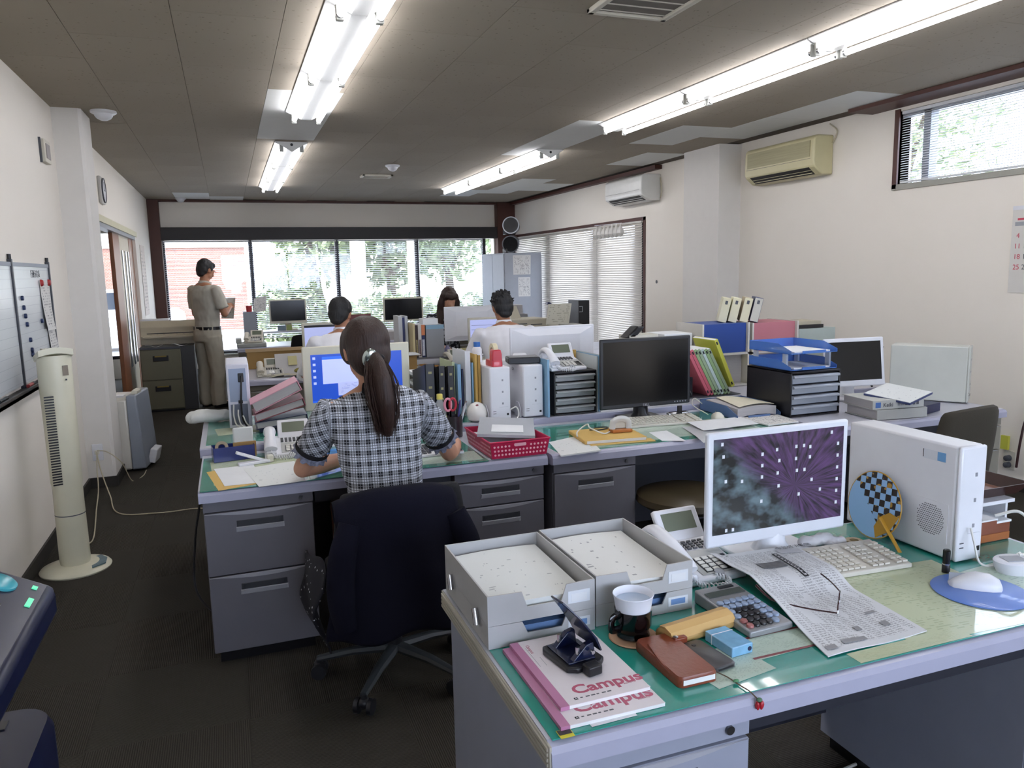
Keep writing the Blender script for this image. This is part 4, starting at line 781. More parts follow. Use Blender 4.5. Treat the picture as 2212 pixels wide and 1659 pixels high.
MAR = mt('maroon_line', '#7a3434', .4, coat=.8)
for y_ in (1.205, 1.284): tag(G().box(.945, 1.15, y_, y_+.007, ZD-.0001, ZD+.0003).obj('ribbon', MAR), 'maroon ribbon line under the glass %s the small form' % ('below' if y_ < 1.25 else 'above'), 'ribbon')
# letter trays
TRM = mt('tray_grey', '#b2b2b2', .45); TIN = mt('tray_paper_blue', '#6d8fbf', .5)
def letter_tray(label, x0, y0, z, h=.062, w_=.247, d_=.335, clip=False):
    t = thing('letter_tray', label, 'letter tray', (x0, y0, z)); k = .0035
    G().box(0, w_, k, d_, 0, k).obj('floor', TRM, t)
    G().box(0, k, k, d_, k, h).obj('side', TRM, t); G().box(w_-k, w_, k, d_, k, h).obj('side', TRM, t); G().box(k, w_-k, d_-k, d_, k, h).obj('back', TRM, t)
    a, b = w_*.36, w_*.68; f = h*.45
    G().loft([[(x, 0, z_) for x, z_ in ((0, 0), (w_, 0), (w_, h), (w_-.004, h), (b+.012, h*.98), (b, f), (a, f), (a-.012, h*.98), (.004, h), (0, h))], [(x, k, z_) for x, z_ in ((0, 0), (w_, 0), (w_, h), (w_-.004, h), (b+.012, h*.98), (b, f), (a, f), (a-.012, h*.98), (.004, h), (0, h))]]).obj('front', TRM, t)
    G().box(w_*.74, w_*.95, -.0012, .001, h*.30, h*.72).obj('label_window', mt('label_window', '#d9dde2', .3), t); G().box(w_*.77, w_*.92, -.0018, -.001, h*.36, h*.62).obj('label_card', TIN if clip else PAPER, t)
    return t
for x0, y0, nm in ((.461, 1.448, 'nearer the desk corner'), (.716, 1.458, 'beside the telephone')):
    letter_tray('lower grey letter tray of the pair %s' % nm, x0, y0, ZD, .05, clip=True); letter_tray('upper grey letter tray of the pair %s, full of papers' % nm, x0, y0, ZD+.0505, .066)
    tag(G().box(x0+.02, x0+.22, y0+.02, y0+.28, ZD+.006, ZD+.03).obj('paper_stack', TIN), 'bluish papers in the lower tray %s' % nm, 'paper')
DOC = printed('form_print', '#d9dcda', '#9aa0a4', 30, 12, .64)
tag(G().grid(lambda u, v: (.478+.215*u, 1.463+.30*v, ZD+.052+.033+.004*math.sin(u*3)+.006*v), 5, 5, th=.025).obj('paper_stack', DOC), 'pale green stamped forms in the tray nearer the desk corner', 'paper')
tag(G().grid(lambda u, v: (.735+.21*u, 1.473+.30*v, ZD+.052+.030+.003*math.sin(u*4)+.01*(v*v)), 5, 5, th=.022).obj('paper_stack', printed('letter_print', '#dedfdc', '#85878c', 22, 10, .64)), 'white typed letters in the tray beside the telephone', 'paper')
for yy in (1.50, 1.70): tag(G().cyl((.452, yy, ZD+.035), (.452, yy+.012, ZD+.068), .0065, n=10).obj('tray_clip', CHROME, None, True), 'metal joining clip on the letter tray side, %s the aisle end' % ('nearer' if yy < 1.6 else 'farther from'), 'clip')
# campus notebooks
NB = mt('notebook_cover', '#dcd5d8', .5); NBE = mt('page_edge', '#e6e6e4', .7); PINK = mt('notebook_spine', '#b5789b', .45); ROSE = mt('rose_print', '#b4566f', .5)
for k, (x0, y0, rz, z, lb) in enumerate(((.486, 1.128, 0, ZD, 'lower white notebook with pink spine, partly covered'), (.505, 1.172, .012, ZD+.0075, 'upper white notebook with pink spine under the hole punch'))):
    t = thing('notebook', lb, 'notebook', (x0, y0, z), rz); w_, d_ = (.205, .30) if k == 0 else (.182, .257)
    G().box(0, w_, 0, d_, 0, .006).obj('pages', NBE, t); G().box(-.0004, w_+.0004, -.0004, d_+.0004, .006, .007).obj('cover', NB, t); G().box(-.0006, .017, -.0006, d_+.0006, -.0002, .0073).obj('spine_tape', PINK, t)
    txt('Campus', .044 if k == 0 else .040, ROSE, t, (.042, .030, .0072), sx=1.1, ext=.0001, name='cover_title', bold=.0011); txt('KOKUYO', .006, ROSE, t, (w_-.04, .026, .0072), ext=.0001); G().box(.034, .041, .0125, .0195, .007, .0073).obj('ruling_mark', BLACK, t); txt('A', .007, WHITE, t, (.0352, .0135, .0074), ext=.0001); [G().box(.046+q*.011, .046+q*.011+(.008 if q % 3 else .005), .0145, .0175, .007, .0073).obj('small_print', INK, t) for q in range(6)]
    txt('Campus', .011, ROSE, t, (.026, d_-.02, .0072), (0, 0, -PI/2), ext=.0001); G().box(.0225, .0232, d_-.11, d_-.03, .007, .0073).obj('title_line', GREYP, t); G().box(.036, .0367, d_-.11, d_-.075, .007, .0073).obj('title_line', GREYP, t)
# hole punch
t = thing('hole_punch', 'dark navy two-hole punch with raised lever on the notebooks', 'hole punch', (.592, 1.325, ZD+.0148), -PI/2+.18); NV = mt('punch_navy', '#101a3a', .25, coat=.4)
G().prism([(-.055, -.03), (-.04, -.038), (.045, -.038), (.058, -.02), (.058, .035), (.045, .05), (-.045, .05), (-.055, .035)], 0, .012).obj('base', BLACK, t, bev=.003)
G().prism([(-.045, -.025), (.04, -.03), (.045, .03), (-.04, .035)], .012, .016).obj('tray', NV, t, bev=.001)
for s in (-1, 1):
    G().loft([[(s*.032-.007, y, z) for y, z in ((-.02, .014), (.035, .014), (.03, .045), (.012, .042))], [(s*.032+.007, y, z) for y, z in ((-.02, .014), (.035, .014), (.03, .045), (.012, .042))]]).obj('punch_arm', NV, t, bev=.002)
    G().cyl((s*.032, -.004, .012), (s*.032, -.004, .04), .0045, n=12).obj('punch_pin', CHROME, t, True); G().cyl((s*.045, .02, .03), (s*.052, .02, .03), .004, n=10).obj('rivet', CHROME, t, True)
G().loft([[(-.042, .044, .022), (.042, .044, .022), (.042, .050, .022), (-.042, .050, .022)], [(-.045, .030, .052), (.045, .030, .052), (.045, .036, .052), (-.045, .036, .052)], [(-.036, .0, .095), (.036, .0, .095), (.036, .005, .096), (-.036, .005, .096)], [(-.020, -.032, .132), (.020, -.032, .132), (.020, -.028, .134), (-.020, -.028, .134)]]).obj('lever', NV, t, bev=.002)
G().box(.058, .082, -.012, .02, .0, .02).obj('gauge_knob', BLACK, t, bev=.003); G().box(-.06, .06, .004, .012, .002, .006).obj('gauge_bar', CHROME, t)
# cup in holder
t = thing('coaster', 'round tan coaster under the cup', 'coaster', (.768, 1.382, ZD)); G().lathe([(.052, 0), (.054, .002), (.052, .004), (.005, .004)], n=32).obj('disc', mt('coaster_tan', '#b08c6c', .8), t, True)
t = thing('cup', 'white paper cup in a black plastic cup holder', 'cup', (.768, 1.385, ZD+.0042)); BH = mt('holder_black', '#07070a', .12)
G().lathe([(.03, 0), (.036, .003), (.033, .012), (.034, .018), (.039, .028), (.040, .062), (.038, .062), (.034, .03), (.005, .03)], n=36).obj('holder', BH, t, True)
G().lathe([(.033, .034), (.0375, .062), (.0425, .092), (.044, .094), (.0435, .0955), (.0405, .092), (.036, .062), (.032, .05), (.004, .05)], n=36).obj('paper_cup', mt('cup_white', '#e4e6ee', .4), t, True)
G().lathe([(.0385, .080), (.003, .0802)], n=32).obj('drink', mt('cup_inside', '#aebfd6', .3), t)
G().tube(bez([(-.037, .004, .056), (-.058, .006, .054), (-.06, .006, .03), (-.036, .004, .024)], 6), [(.004, .009)]*19, 8, M=Matrix.Rotation(.35, 4, 'Z')).obj('handle', BH, t, True)
# glasses case
t = thing('glasses_case', 'tan leather glasses case beside the black cup holder', 'case', (.902, 1.352, ZD), .16); LE = mt('tan_leather', '#caa466', .5, var=.08)
pr = [(-.03, .002), (-.031, .016), (-.022, .029), (-.004, .035), (.014, .031), (.027, .018), (.03, .004), (.022, 0), (-.024, 0)]
G().loft([[(-.088, a, b) for a, b in pr], [(.088, a, b) for a, b in pr]]).obj('body', LE, t, bev=.004)
G().loft([[(-.089, a*1.03, b*1.03) for a, b in pr[1:5]]+[(-.089, -.004, .033)], [(.089, a*1.03, b*1.03) for a, b in pr[1:5]]+[(.089, -.004, .033)]]).obj('flap', LE, t)
# wallet, phone, small box, calculator
t = thing('organizer', 'brown leather pocket organizer with a silver snap', 'organizer', (.788, 1.252, ZD), .0); LB = mt('brown_leather', '#7c3a22', .32, var=.15, bump=.1, bscale=120)
sk = lambda z, f=0: [(x+.05*(y-.0)*-.18, y, z) for x, y in rrect(.086+f, .172+f, .012, 3)]
G().loft([sk(.0), sk(.004), sk(.016), sk(.021, -.004)]).obj('cover', LB, t, True); G().prism([(-.034, -.0862), (.036, -.0862), (.036, -.06), (-.034, -.06)], .005, .015).obj('pages', NBE, t)
G().box(.03, .062, .048, .062, .010, .024).obj('strap', LB, t, bev=.003); G().lathe([(.006, 0), (.006, .002), (.002, .003)], n=14, c=(.036, .055, .024)).obj('snap', CHROME, t, True); G().tube(bez([(-.036, -.084, .012), (-.041, -.02, .019), (-.03, .05, .023)], 5), .003, 6).obj('piping', LB, t, True)
t = thing('flower_charm', 'small red flower charm with green leaf on a cord by the desk edge', 'charm', (.838, 1.165, ZD))
G().tube(bez([(-.005, .02, .01), (.012, .0, .004), (.018, -.03, .002), (.022, -.055, .002), (.03, -.068, -.008)], 5), .0012, 5).obj('cord', mt('charm_cord', '#5a4a36', .6), t)
for k in range(5): G().ell((.031+.006*math.cos(k*1.25), -.074+.003*math.sin(k*1.25), -.018), (.0035, .003, .008), 6).obj('petal', mt('charm_red', '#b0202e', .35), t, True)
G().ell((.018, -.02, .005), (.007, .004, .003), 8).obj('leaf', mt('charm_green', '#3f7a4e', .3), t, True); G().ell((.031, -.073, -.008), (.006, .005, .004), 8).obj('bead', mt('charm_bead', '#456a50', .2), t, True)
t = thing('mobile_phone', 'dark grey mobile phone lying face down by the organizer', 'phone', (.861, 1.248, ZD), .12)
G().loft([[(x, y, z) for x, y in rrect(.054-f, .113-f, .01, 4)] for z, f in ((0, .004), (.002, 0), (.009, 0), (.011, .004))]).obj('body', mt('phone_grey', '#4d4c4e', .35), t, True); G().lathe([(.005, 0), (.005, .0008), (.003, .001)], n=14, c=(-.002, .038, .011)).obj('camera_lens', BLACK, t); G().box(-.02, .02, -.057, -.05, .002, .009).obj('end_cap', BLACK, t, bev=.002)
t = thing('cigarette_packet', 'small pale blue cellophane-wrapped packet near the calculator', 'packet', (.93, 1.272, ZD), .08); BL = mt('pale_blue_pack', '#7fb4d6', .2, var=.25, scale=40, coat=.8); G().box(-.027, .027, -.043, .043, 0, .022).obj('packet_body', BL, t, bev=.002); G().box(-.0275, .0275, .02, .022, -.0002, .0224).obj('seam', WHITE, t); G().lathe([(.005, 0), (.005, .0006)], n=12, M=Matrix.Translation((.018, -.0432, .011)) @ Matrix.Rotation(PI/2, 4, 'X')).obj('stamp', NAVY, t)
t = thing('calculator', 'large grey desktop calculator half under the newspaper', 'calculator', (1.045, 1.383, ZD), .04); CM = mt('calc_grey', '#8f9092', .4, metal=.3)
zc = lambda y: .018+(y+.1)*.075
G().loft([[(x, -.1, z) for x, z in ((-.058, 0), (.058, 0), (.058, .016), (-.058, .016))], [(x, .1, z) for x, z in ((-.058, 0), (.058, 0), (.058, .032), (-.058, .032))]]).obj('body', CM, t, bev=.004)
Mt = Matrix.Rotation(.0798, 4, 'X')
G().box(-.05, .05, .05, .072, .0006, .002, M=Matrix.Translation((0, 0, .0242)) @ Mt).obj('display', mt('calc_lcd', '#4a4f4a', .15), t); G().box(.0, .04, .08, .09, .0006, .002, M=Matrix.Translation((0, 0, .0242)) @ Mt).obj('solar_cell', BLACK, t)
kd = G().lathe([(.0085, 0), (.0085, .003), (.007, .005), (.001, .0052)], n=12)
kmat = [mt('key_black', '#1c1c20', .3), mt('key_bluegrey', '#8d9db5', .35), mt('key_red', '#9d5f5c', .35)]
kms = [kd.mesh('key', m_, True) for m_ in kmat]
for r_ in range(6):
    for c_ in range(6):
        if r_ < 1 and c_ > 4: continue
        m_ = kms[0] if 1 <= c_ <= 3 and r_ < 4 else (kms[2] if c_ == 0 and r_ < 2 else kms[1])
        y_ = -.082+r_*.0205; link('key', m_, t, loc=(-.044+c_*.0172, y_, .0242+y_*.08+.0002), rot=(.08, 0, 0))
# newspaper with print and glasses
N = NT('newsprint', .75); uv = N.tc.outputs['UV']; x_, y_, _ = N.sep(uv)
col_ = N.math('FRACT', N.math('MULTIPLY', x_, 9)); incol = N.math('LESS_THAN', col_, .86); row = N.math('FRACT', N.math('MULTIPLY', y_, 62)); n1 = N.noise(N.map(uv, (60, 200, 1)), 1., 2)
f = N.math('MULTIPLY', N.math('MULTIPLY', incol, N.math('LESS_THAN', row, .6)), N.math('GREATER_THAN', n1, .48)); n2 = N.math('GREATER_THAN', N.noise(uv, 5., 1), .40)
edge = N.math('MULTIPLY', N.math('LESS_THAN', N.math('ABSOLUTE', N.math('SUBTRACT', x_, .5)), .46), N.math('LESS_THAN', N.math('ABSOLUTE', N.math('SUBTRACT', y_, .5)), .46))
N.col(N.mix(N.math('MULTIPLY', N.math('MULTIPLY', f, n2), N.math('MULTIPLY', edge, .55)), '#d3d5d8', '#55565c')); NEWS = N.m
nc = [V((1.084, 1.155, ZD+.003)), V((1.356, 1.163, ZD+.003)), V((1.392, 1.615, ZD+.005)), V((1.140, 1.648, ZD+.005))]
def newsp(u, v):
    p = (nc[0]*(1-u)+nc[1]*u)*(1-v)+(nc[3]*(1-u)+nc[2]*u)*v
    lift = .034*max(0, 1-u*2.3)*math.exp(-((v-.55)/.28)**2); q_ = min(1, max(0, (v-.48)/.2)); return p+V((.012*math.sin(v*PI)*(1-u), 0, lift*(1-.5*q_)+.029*q_*q_*(3-2*q_)+.002*math.sin(u*7+v*3)+.006*math.exp(-((u-.02)/.1)**2-((v-.95)/.1)**2)))
nw = thing('newspaper', 'folded Japanese newspaper page lying under the glasses', 'newspaper'); G().grid(newsp, 18, 22, th=.0022).obj('sheet', NEWS, nw, True)
def onnews(u, v, w_, h, nm, m_, dz=.0022): G().grid(lambda a, b: newsp(u+a*w_, v+b*h)+V((0, 0, dz)), 4, 4, th=.0003).obj(nm, m_, nw)
GI = mt('news_grey', '#8f8f92', .7); onnews(.30, .745, .28, .075, 'photo', mt('news_photo', '#6a6a6c', .7, var=.6, scale=60)); onnews(.70, .90, .26, .055, 'masthead_box', mt('news_pale', '#b6b7bc', .7)); onnews(.60, .62, .055, .29, 'headline_box', mt('news_dark', '#2c2c30', .7)); onnews(.614, .63, .026, .27, 'headline_white', mt('news_white', '#d2d3d6', .7), .0026)
for u, v, w_, h in ((.47, .13, .06, .035), (.74, .115, .07, .04), (.04, .03, .10, .03), (.22, .045, .24, .03), (.74, .24, .10, .02)): onnews(u, v, w_, h, 'advert', GI)
p_ = newsp(.72, .955)
txt('中部経済新聞', .018, mt('news_ink', '#333338', .7), nw, p_+V((0, 0, .0030)), (0, 0, -.05), ext=.0001, name='masthead')
for q in range(9): onnews(.619, .64+q*.0285, .016, .020, 'headline_glyph', mt('news_ink', '#333338', .7), .0030)
# reading glasses
t = thing('eyeglasses', 'thin brown-framed eyeglasses resting open on the newspaper', 'glasses'); BF = mt('glasses_brown', '#3a1f22', .25)
Lh, Rh = V((1.205, 1.262, ZD+.008)), V((1.29, 1.345, ZD+.010)); dx = (Rh-Lh).normalized(); up = V((-.35, .30, .9)).normalized()
for q in (.27, .73):
    c = Lh.lerp(Rh, q)+V((0, 0, .016)); ring = [c+dx*(.025*math.cos(k*PI/8))+V((0, 0, 1))*(.0165*math.sin(k*PI/8)) for k in range(17)]
    G().tube(ring, .0010, 6).obj('rim', CHROME, t); G().tube(ring[1:8], .0016, 6).obj('brow_bar', BF, t, True)
    G().loft([ring[:-1]], cap=False).add([tuple(p) for p in ring[:-1]], [tuple(range(16))]).obj('lens', GLASS, t)
G().tube([Lh.lerp(Rh, .43)+V((0, 0, .02)), Lh.lerp(Rh, .5)+V((0, 0, .024)), Lh.lerp(Rh, .57)+V((0, 0, .02))], .0014, 6).obj('bridge', BF, t)
n_ = dx.cross(V((0, 0, 1))).normalized()
G().tube(bez([Lh+V((0, 0, .02)), Lh+V((-.035, .055, .014)), Lh+V((-.075, .108, .016)), Lh+V((-.085, .13, .022)), Lh+V((-.088, .165, .034))], 6), [.0017]*12+[.003]*13, 6).obj('temple', BF, t, True); G().tube(bez([Rh+V((0, 0, .02)), Rh+V((.004, .035, .030)), Rh+V((.010, .075, .034))], 6), .0017, 6).obj('temple', BF, t, True)
# ---------------------------------------------------------------- desk telephone (also copied to other desks)
def telephone(label, loc, rz, keys=True, mat=WHITE):
    t = thing('telephone', label, 'telephone', loc, rz, 'multi-line desk telephones'); W_, D_ = .20, .215; zt_ = lambda y: .024+(y+.1)*.20
    pr = [(-.105, 0), (.105, 0), (.105, .060), (-.105, .018)]
    G().loft([[(-.10, a, b) for a, b in pr], [(.10, a, b) for a, b in pr]]).obj('base', mat, t, bev=.006)
    Mk = lambda x, y: Matrix.Translation((x, y, .0185+(y+.105)*.2)) @ Matrix.Rotation(.1974, 4, 'X')
    G().box(-.028, .092, -.095, .012, .0, .0022, M=Mk(0, 0)).obj('key_plate', mt('key_plate_grey', '#a8a9a6', .35), t)
    for c_, (r0, rows_, x0, dx_, y0, dy_, w_, h_, m_, nm) in enumerate(((0, 4, -.022, .0175, .055, .0105, .0115, .0055, mt('line_key', '#55565a', .35), 'line_key'), (0, 4, .0, .0225, -.028, .0165, .0165, .0115, mt('dial_key', '#d9d8d2', .3), 'dial_key'), (0, 4, .078, .02, -.028, .0165, .011, .008, BLACK, 'function_key'))):
        n_c = (6, 3, 1)[c_]; ms_ = G().box(-w_/2, w_/2, -h_/2, h_/2, .0, .0052).mesh(nm, m_) if keys else None; jg = G()
        for i in range(rows_):
            for j in range(n_c):
                M = Mk(x0+j*dx_, y0-i*dy_)
                if keys: o = link(nm, ms_, t); o.matrix_local = M
                else: jg.box(-w_/2, w_/2, -h_/2, h_/2, 0, .0052, M=M)
        if not keys: jg.obj(nm+'s', m_, t, kind='stuff')
    if keys:
        G().box(-.012, .072, -.088, -.022+.0, .0018, .0030, M=Mk(.0, 0)).obj('dial_surround', BLACK, t)
    G().lathe([(.013, 0), (.013, .006), (.008, .008), (.002, .008)], n=18, M=Mk(.02, -.093)).obj('navigation_key', GREYP, t, True)
    Ms = Matrix.Translation((.03, .085, .055)) @ Matrix.Rotation(.95, 4, 'X')
    G().box(-.068, .070, -.012, .082, -.008, .010, M=Ms).obj('screen_housing', mat, t, bev=.005); G().box(-.048, .052, .018, .068, .0095, .0115, M=Ms).obj('screen', LCD, t)
    hp = bez([(-.073, .092, .075), (-.073, .06, .098), (-.073, .0, .090), (-.073, -.06, .066), (-.073, -.092, .040)], 6); n_ = len(hp)
    G().tube(hp, [(.022+.006*abs(math.cos(PI*i/(n_-1)))**3, .013+.008*abs(math.cos(PI*i/(n_-1)))**4) for i in range(n_)], 14).obj('handset', mat, t, True)
    G().box(-.095, -.05, .06, .10, .05, .08).obj('cradle', mat, t, bev=.006); G().box(-.095, -.05, -.105, -.07, .015, .032).obj('cradle', mat, t, bev=.006)
    a = bez([(-.073, -.10, .03), (-.05, -.125, .012), (-.0, -.142, .010), (.03, -.12, .012), (.0, -.10, .02)], 30); coil = [p+V((0, .0075*math.cos(i*1.1), .0075*math.sin(i*1.1))) for i, p in enumerate(a)]
    G().tube(coil, .0021, 5).obj('coiled_cord', mat, t, True); return t
telephone('white multi-line telephone behind the letter trays on the nearest desk', (1.09, 1.66, ZD), .04)
# widescreen monitor with wallpaper
def monitor(label, x0, x1, z0, z1, y, bz, mat, scr, base_w=.2, base_d=.18, zdesk=ZD, tilt=.0, rz=0, stand_y=.06, name='monitor', neck=None, bzb=None):
    cxm = (x0+x1)/2; t = thing(name, label, 'monitor', (cxm, y, zdesk), rz); w_ = (x1-x0)/2; a, b = z0-zdesk, z1-zdesk; bb = bzb or bz
    M = Matrix.Translation((0, 0, (a+b)/2)) @ Matrix.Rotation(-tilt, 4, 'X') @ Matrix.Translation((0, 0, -(a+b)/2))
    G().box(-w_, w_, 0, .018, a, b, M=M).obj('bezel', mat, t, bev=.006); G().loft([[(-w_*.96, .018, a+.012), (w_*.96, .018, a+.012), (w_*.96, .018, b-.012), (-w_*.96, .018, b-.012)], [(-w_*.6, .05, a+.05), (w_*.6, .05, a+.05), (w_*.6, .05, b-.05), (-w_*.6, .05, b-.05)]], M=M).obj('back_shell', mat, t)
    s = G().grid(lambda u, v: (lerp(-w_+bz, w_-bz, u), -.0012, lerp(a+bb, b-bz, v)), 1, 1, th=(0, .001, 0), M=M).obj('screen', scr, t)
    G().loft([[(x, q+stand_y, z) for x, q in ellipse(r1, r2, 20)] for z, r1, r2 in ((.012, .055, .05), (.03, .042, .035), (max(.05, a+.06), .035, .022))]).obj('neck', neck or mat, t, True)
    G().prism(rrect(base_w, base_d, .02, 4, 0, stand_y-.0), .0, .012).obj('base', neck or mat, t, bev=.004); return t, w_, a, b, M
N = NT('anemone_wallpaper', .25); uv = N.tc.outputs['UV']; x_, y_, _ = N.sep(uv)
dxx = N.math('SUBTRACT', x_, .62); dyy = N.math('SUBTRACT', y_, .42); ang = N.math('ARCTAN2', dyy, dxx); rad = N.math('SQRT', N.math('ADD', N.math('MULTIPLY', dxx, dxx), N.math('MULTIPLY', dyy, dyy)))
cb = N.n('CombineXYZ'); N.l(N.math('MULTIPLY', ang, 14), cb.inputs[0]); N.l(N.math('MULTIPLY', rad, 5), cb.inputs[1]); sp = N.noise(cb.outputs[0], 1.0, 4)
purp = N.mix(N.math('MULTIPLY', N.math('SUBTRACT', sp, .33), 3.2), '#120d18', '#62407e')
n2 = N.noise(N.map(uv, (6, 5, 1)), 1., 3); blu = N.mix(N.math('MULTIPLY', N.math('SUBTRACT', n2, .42), 5), '#07090c', '#6a8496')
w_ = N.math('ADD', N.math('SUBTRACT', N.math('ADD', N.math('MULTIPLY', x_, 1.6), N.math('MULTIPLY', y_, 1.1)), 1.02), N.math('MULTIPLY', N.math('SUBTRACT', n2, .5), .5)); mk = N.n('Clamp'); N.l(N.math('MULTIPLY', w_, 4), mk.inputs[0])
cc = N.mix(mk.outputs[0], blu, purp); N.col('x') if 0 else None
N.p.inputs['Base Color'].default_value = (.02, .02, .02, 1); N.l(cc, N.p.inputs['Emission Color']); N.p.inputs['Emission Strength'].default_value = .5; WALLP = N.m
nm_, w_, a_, b_, Mm = monitor('white monitor with a purple sea anemone wallpaper on the nearest desk', 1.135, 1.592, .752, 1.062, 1.655, .017, mt('monitor_white', '#dcdfe6', .3), WALLP, .24, .19, bzb=.035, stand_y=.03)
ICON = mt('icon_white', '#c9ced6', .4, var=.3, scale=200, emit=.12)
for (u, v) in ((.06, .97), (.07, .84), (.09, .58), (.21, .56), (.36, .82), (.47, .85), (.36, .70), (.49, .73), (.62, .86), (.68, .86), (.73, .84), (.62, .73), (.73, .73), (.63, .60), (.69, .60), (.36, .58), (.48, .60), (.75, .48), (.49, .46), (.65, .34), (.82, .36), (.36, .32), (.90, .97), (.955, .84), (.955, .71), (.955, .58), (.955, .45), (.955, .32), (.955, .19), (.10, .06), (.15, .06)):
    G().box(-.0036, .0036, -.0019, -.0013, -.0046, .0046).obj('icon', ICON, nm_, loc=(lerp(-w_+.017, w_-.017, u), 0, lerp(a_+.035, b_-.017, v)-.006))
# keyboard
KEYM = mt('key_ivory', '#cfcbbf', .5); KBM = mt('keyboard_ivory', '#c9c5ba', .45)
def keyboard(label, loc, rz, w_=.42, d_=.155, mat=KBM, keym=KEYM):
    t = thing('keyboard', label, 'keyboard', loc, rz)
    G().loft([[(-w_/2, a, b) for a, b in ((-d_/2, 0), (d_/2, 0), (d_/2, .026), (-d_/2, .012))], [(w_/2, a, b) for a, b in ((-d_/2, 0), (d_/2, 0), (d_/2, .026), (-d_/2, .012))]]).obj('case', mat, t, bev=.003)
    g = G()
    for r_ in range(6):
        y_ = -d_/2+.018+r_*.021; n_ = 22
        for c_ in range(n_):
            if c_ in (15, 19) : continue
            if r_ == 0 and 4 <= c_ <= 8: continue
            x_ = -w_/2+.014+c_*(w_-.028)/(n_-1); g.box(x_-.0075, x_+.0075, y_-.008, y_+.008, .0128+(y_+d_/2)*.09, .0175+(y_+d_/2)*.09)
    g.box(-w_/2+.014+3.6*(w_-.028)/21, -w_/2+.014+8.4*(w_-.028)/21, -d_/2+.010, -d_/2+.026, .0142, .019); g.obj('keys', keym, t, kind='stuff'); return t
keyboard('ivory keyboard in front of the sea anemone monitor', (1.415, 1.535, ZD), -.06)
# PC tower
def tower(label, x0, x1, y0, y1, z, h, mat=WHITE, grille=None, rz=0, rear=False):
    t = thing('pc_tower', label, 'computer', ((x0+x1)/2, (y0+y1)/2, z), rz); w_, d_ = (x1-x0)/2, (y1-y0)/2
    G().box(-w_, w_, -d_+.012, d_, .004, h).obj('case', mat, t, bev=.006); G().box(-w_, w_, -d_, -d_+.012, .004, h).obj('front_panel', mat, t, bev=.006)
    if rear:
        G().box(-w_*.8, w_*.7, -d_-.002, -d_+.001, h*.42, h*.93).obj('rear_plate', mt('galvanised', '#8d96a8', .35, metal=.5), t); G().box(w_*.0, w_*.5, -d_-.01, -d_, h*.72, h*.86).obj('power_inlet', BLACK, t, bev=.003)
        G().box(-w_*.8, w_*.7, -d_-.002, -d_+.001, h*.06, h*.38).obj('port_plate', mt('port_plate', '#5d6373', .4), t); G().box(-w_*.1, w_*.3, -d_-.005, -d_, h*.39, h*.44).obj('port', BLACK, t)
    else:
        for q in (.30, .52, .74):
            G().box(w_*.15, w_*.30, -d_-.0012, -d_, h*q, h*q+.010).obj('drive_mark', mt('mark_grey', '#8a8b92', .5), t)
        G().box(-w_*.15, w_*.75, -d_-.0008, -d_, h*.25, h*.252).obj('panel_line', GREYP, t); G().box(-w_*.75, -w_*.45, -d_-.0012, -d_, h*.17, h*.178).obj('led', DGREY, t); G().box(-w_*.75, -w_*.45, -d_-.0012, -d_, h*.13, h*.138).obj('led', DGREY, t); G().box(w_*.6, w_*.8, -d_-.0015, -d_, h*.09, h*.13).obj('usb_port', BLACK, t)
    return t
pc = tower('large white computer tower standing beside the sea anemone monitor', 1.737, 1.828, 1.418, 1.80, ZD, .312)
gg = G()
for i in range(-8, 9):
    for j in range(-8, 9):
        if i*i+j*j < 62: gg.box(-.0476, -.0462, -.11+i*.0056+(j % 2)*.0028-.0012, -.11+i*.0056+(j % 2)*.0028+.0012, .10+j*.0056-.0012, .10+j*.0056+.0012)
gg.obj('grille_holes', DGREY, pc, kind='stuff'); G().box(-.0462, -.0455, -.145, -.075, .262, .288).obj('sticker', mt('sticker_white', '#cfd3da', .4), pc); G().box(-.0466, -.046, -.145, -.12, .263, .287).obj('sticker_art', mt('sticker_blue', '#6d9ecb', .4), pc); G().box(-.0466, -.046, -.0765, -.0745, .265, .287).obj('sticker_bar', BLACK, pc)
G().box(-.0468, -.0455, -.162, -.058, .045, .152).obj('grille_plate', WHITE, pc)
# round paper fan leaning on the tower
N = NT('fan_paper', .35); uv = N.tc.outputs['Object']; q = N.map(uv, (1, 1, 1), (PI/4, 0, 0)); _, yy_, zz_ = N.sep(q); s_ = 1/.019
chk = N.math('ABSOLUTE', N.math('SUBTRACT', N.math('MODULO', N.math('ADD', N.math('FLOOR', N.math('MULTIPLY', yy_, s_)), N.math('FLOOR', N.math('MULTIPLY', zz_, s_))), 2), 0)); oy = N.sep(uv)[1]
msk = N.math('LESS_THAN', N.math('ADD', oy, N.math('MULTIPLY', N.sep(uv)[2], .10)), .018); gold = N.math('GREATER_THAN', N.noise(N.map(uv, (0, 45, 45)), 1., 0), .66)
N.col(N.mix(N.math('MULTIPLY', chk, msk), '#8db4dc', N.mix(gold, '#2c2320', '#a98338'))); FANP = N.m; GOLD = mt('fan_gold', '#b58a30', .35)
fc = px(1888, 1090, 1.70)
t = thing('paper_fan', 'round blue fan with checked diamonds leaning on the white tower', 'fan', fc)
Mf = Matrix.Rotation(.16, 4, 'Y') @ Matrix.Rotation(-.85, 4, 'X')
G().loft([[(x, y, z) for y, z in ellipse(.094, .094, 40)] for x in (-.0015, .0015)]).obj('leaf', FANP, t, rot=Mf.to_euler()); G().tube([(0, .095*math.cos(k*PI/20), .095*math.sin(k*PI/20)) for k in range(41)], .002, 6).obj('rim', GOLD, t, rot=Mf.to_euler())
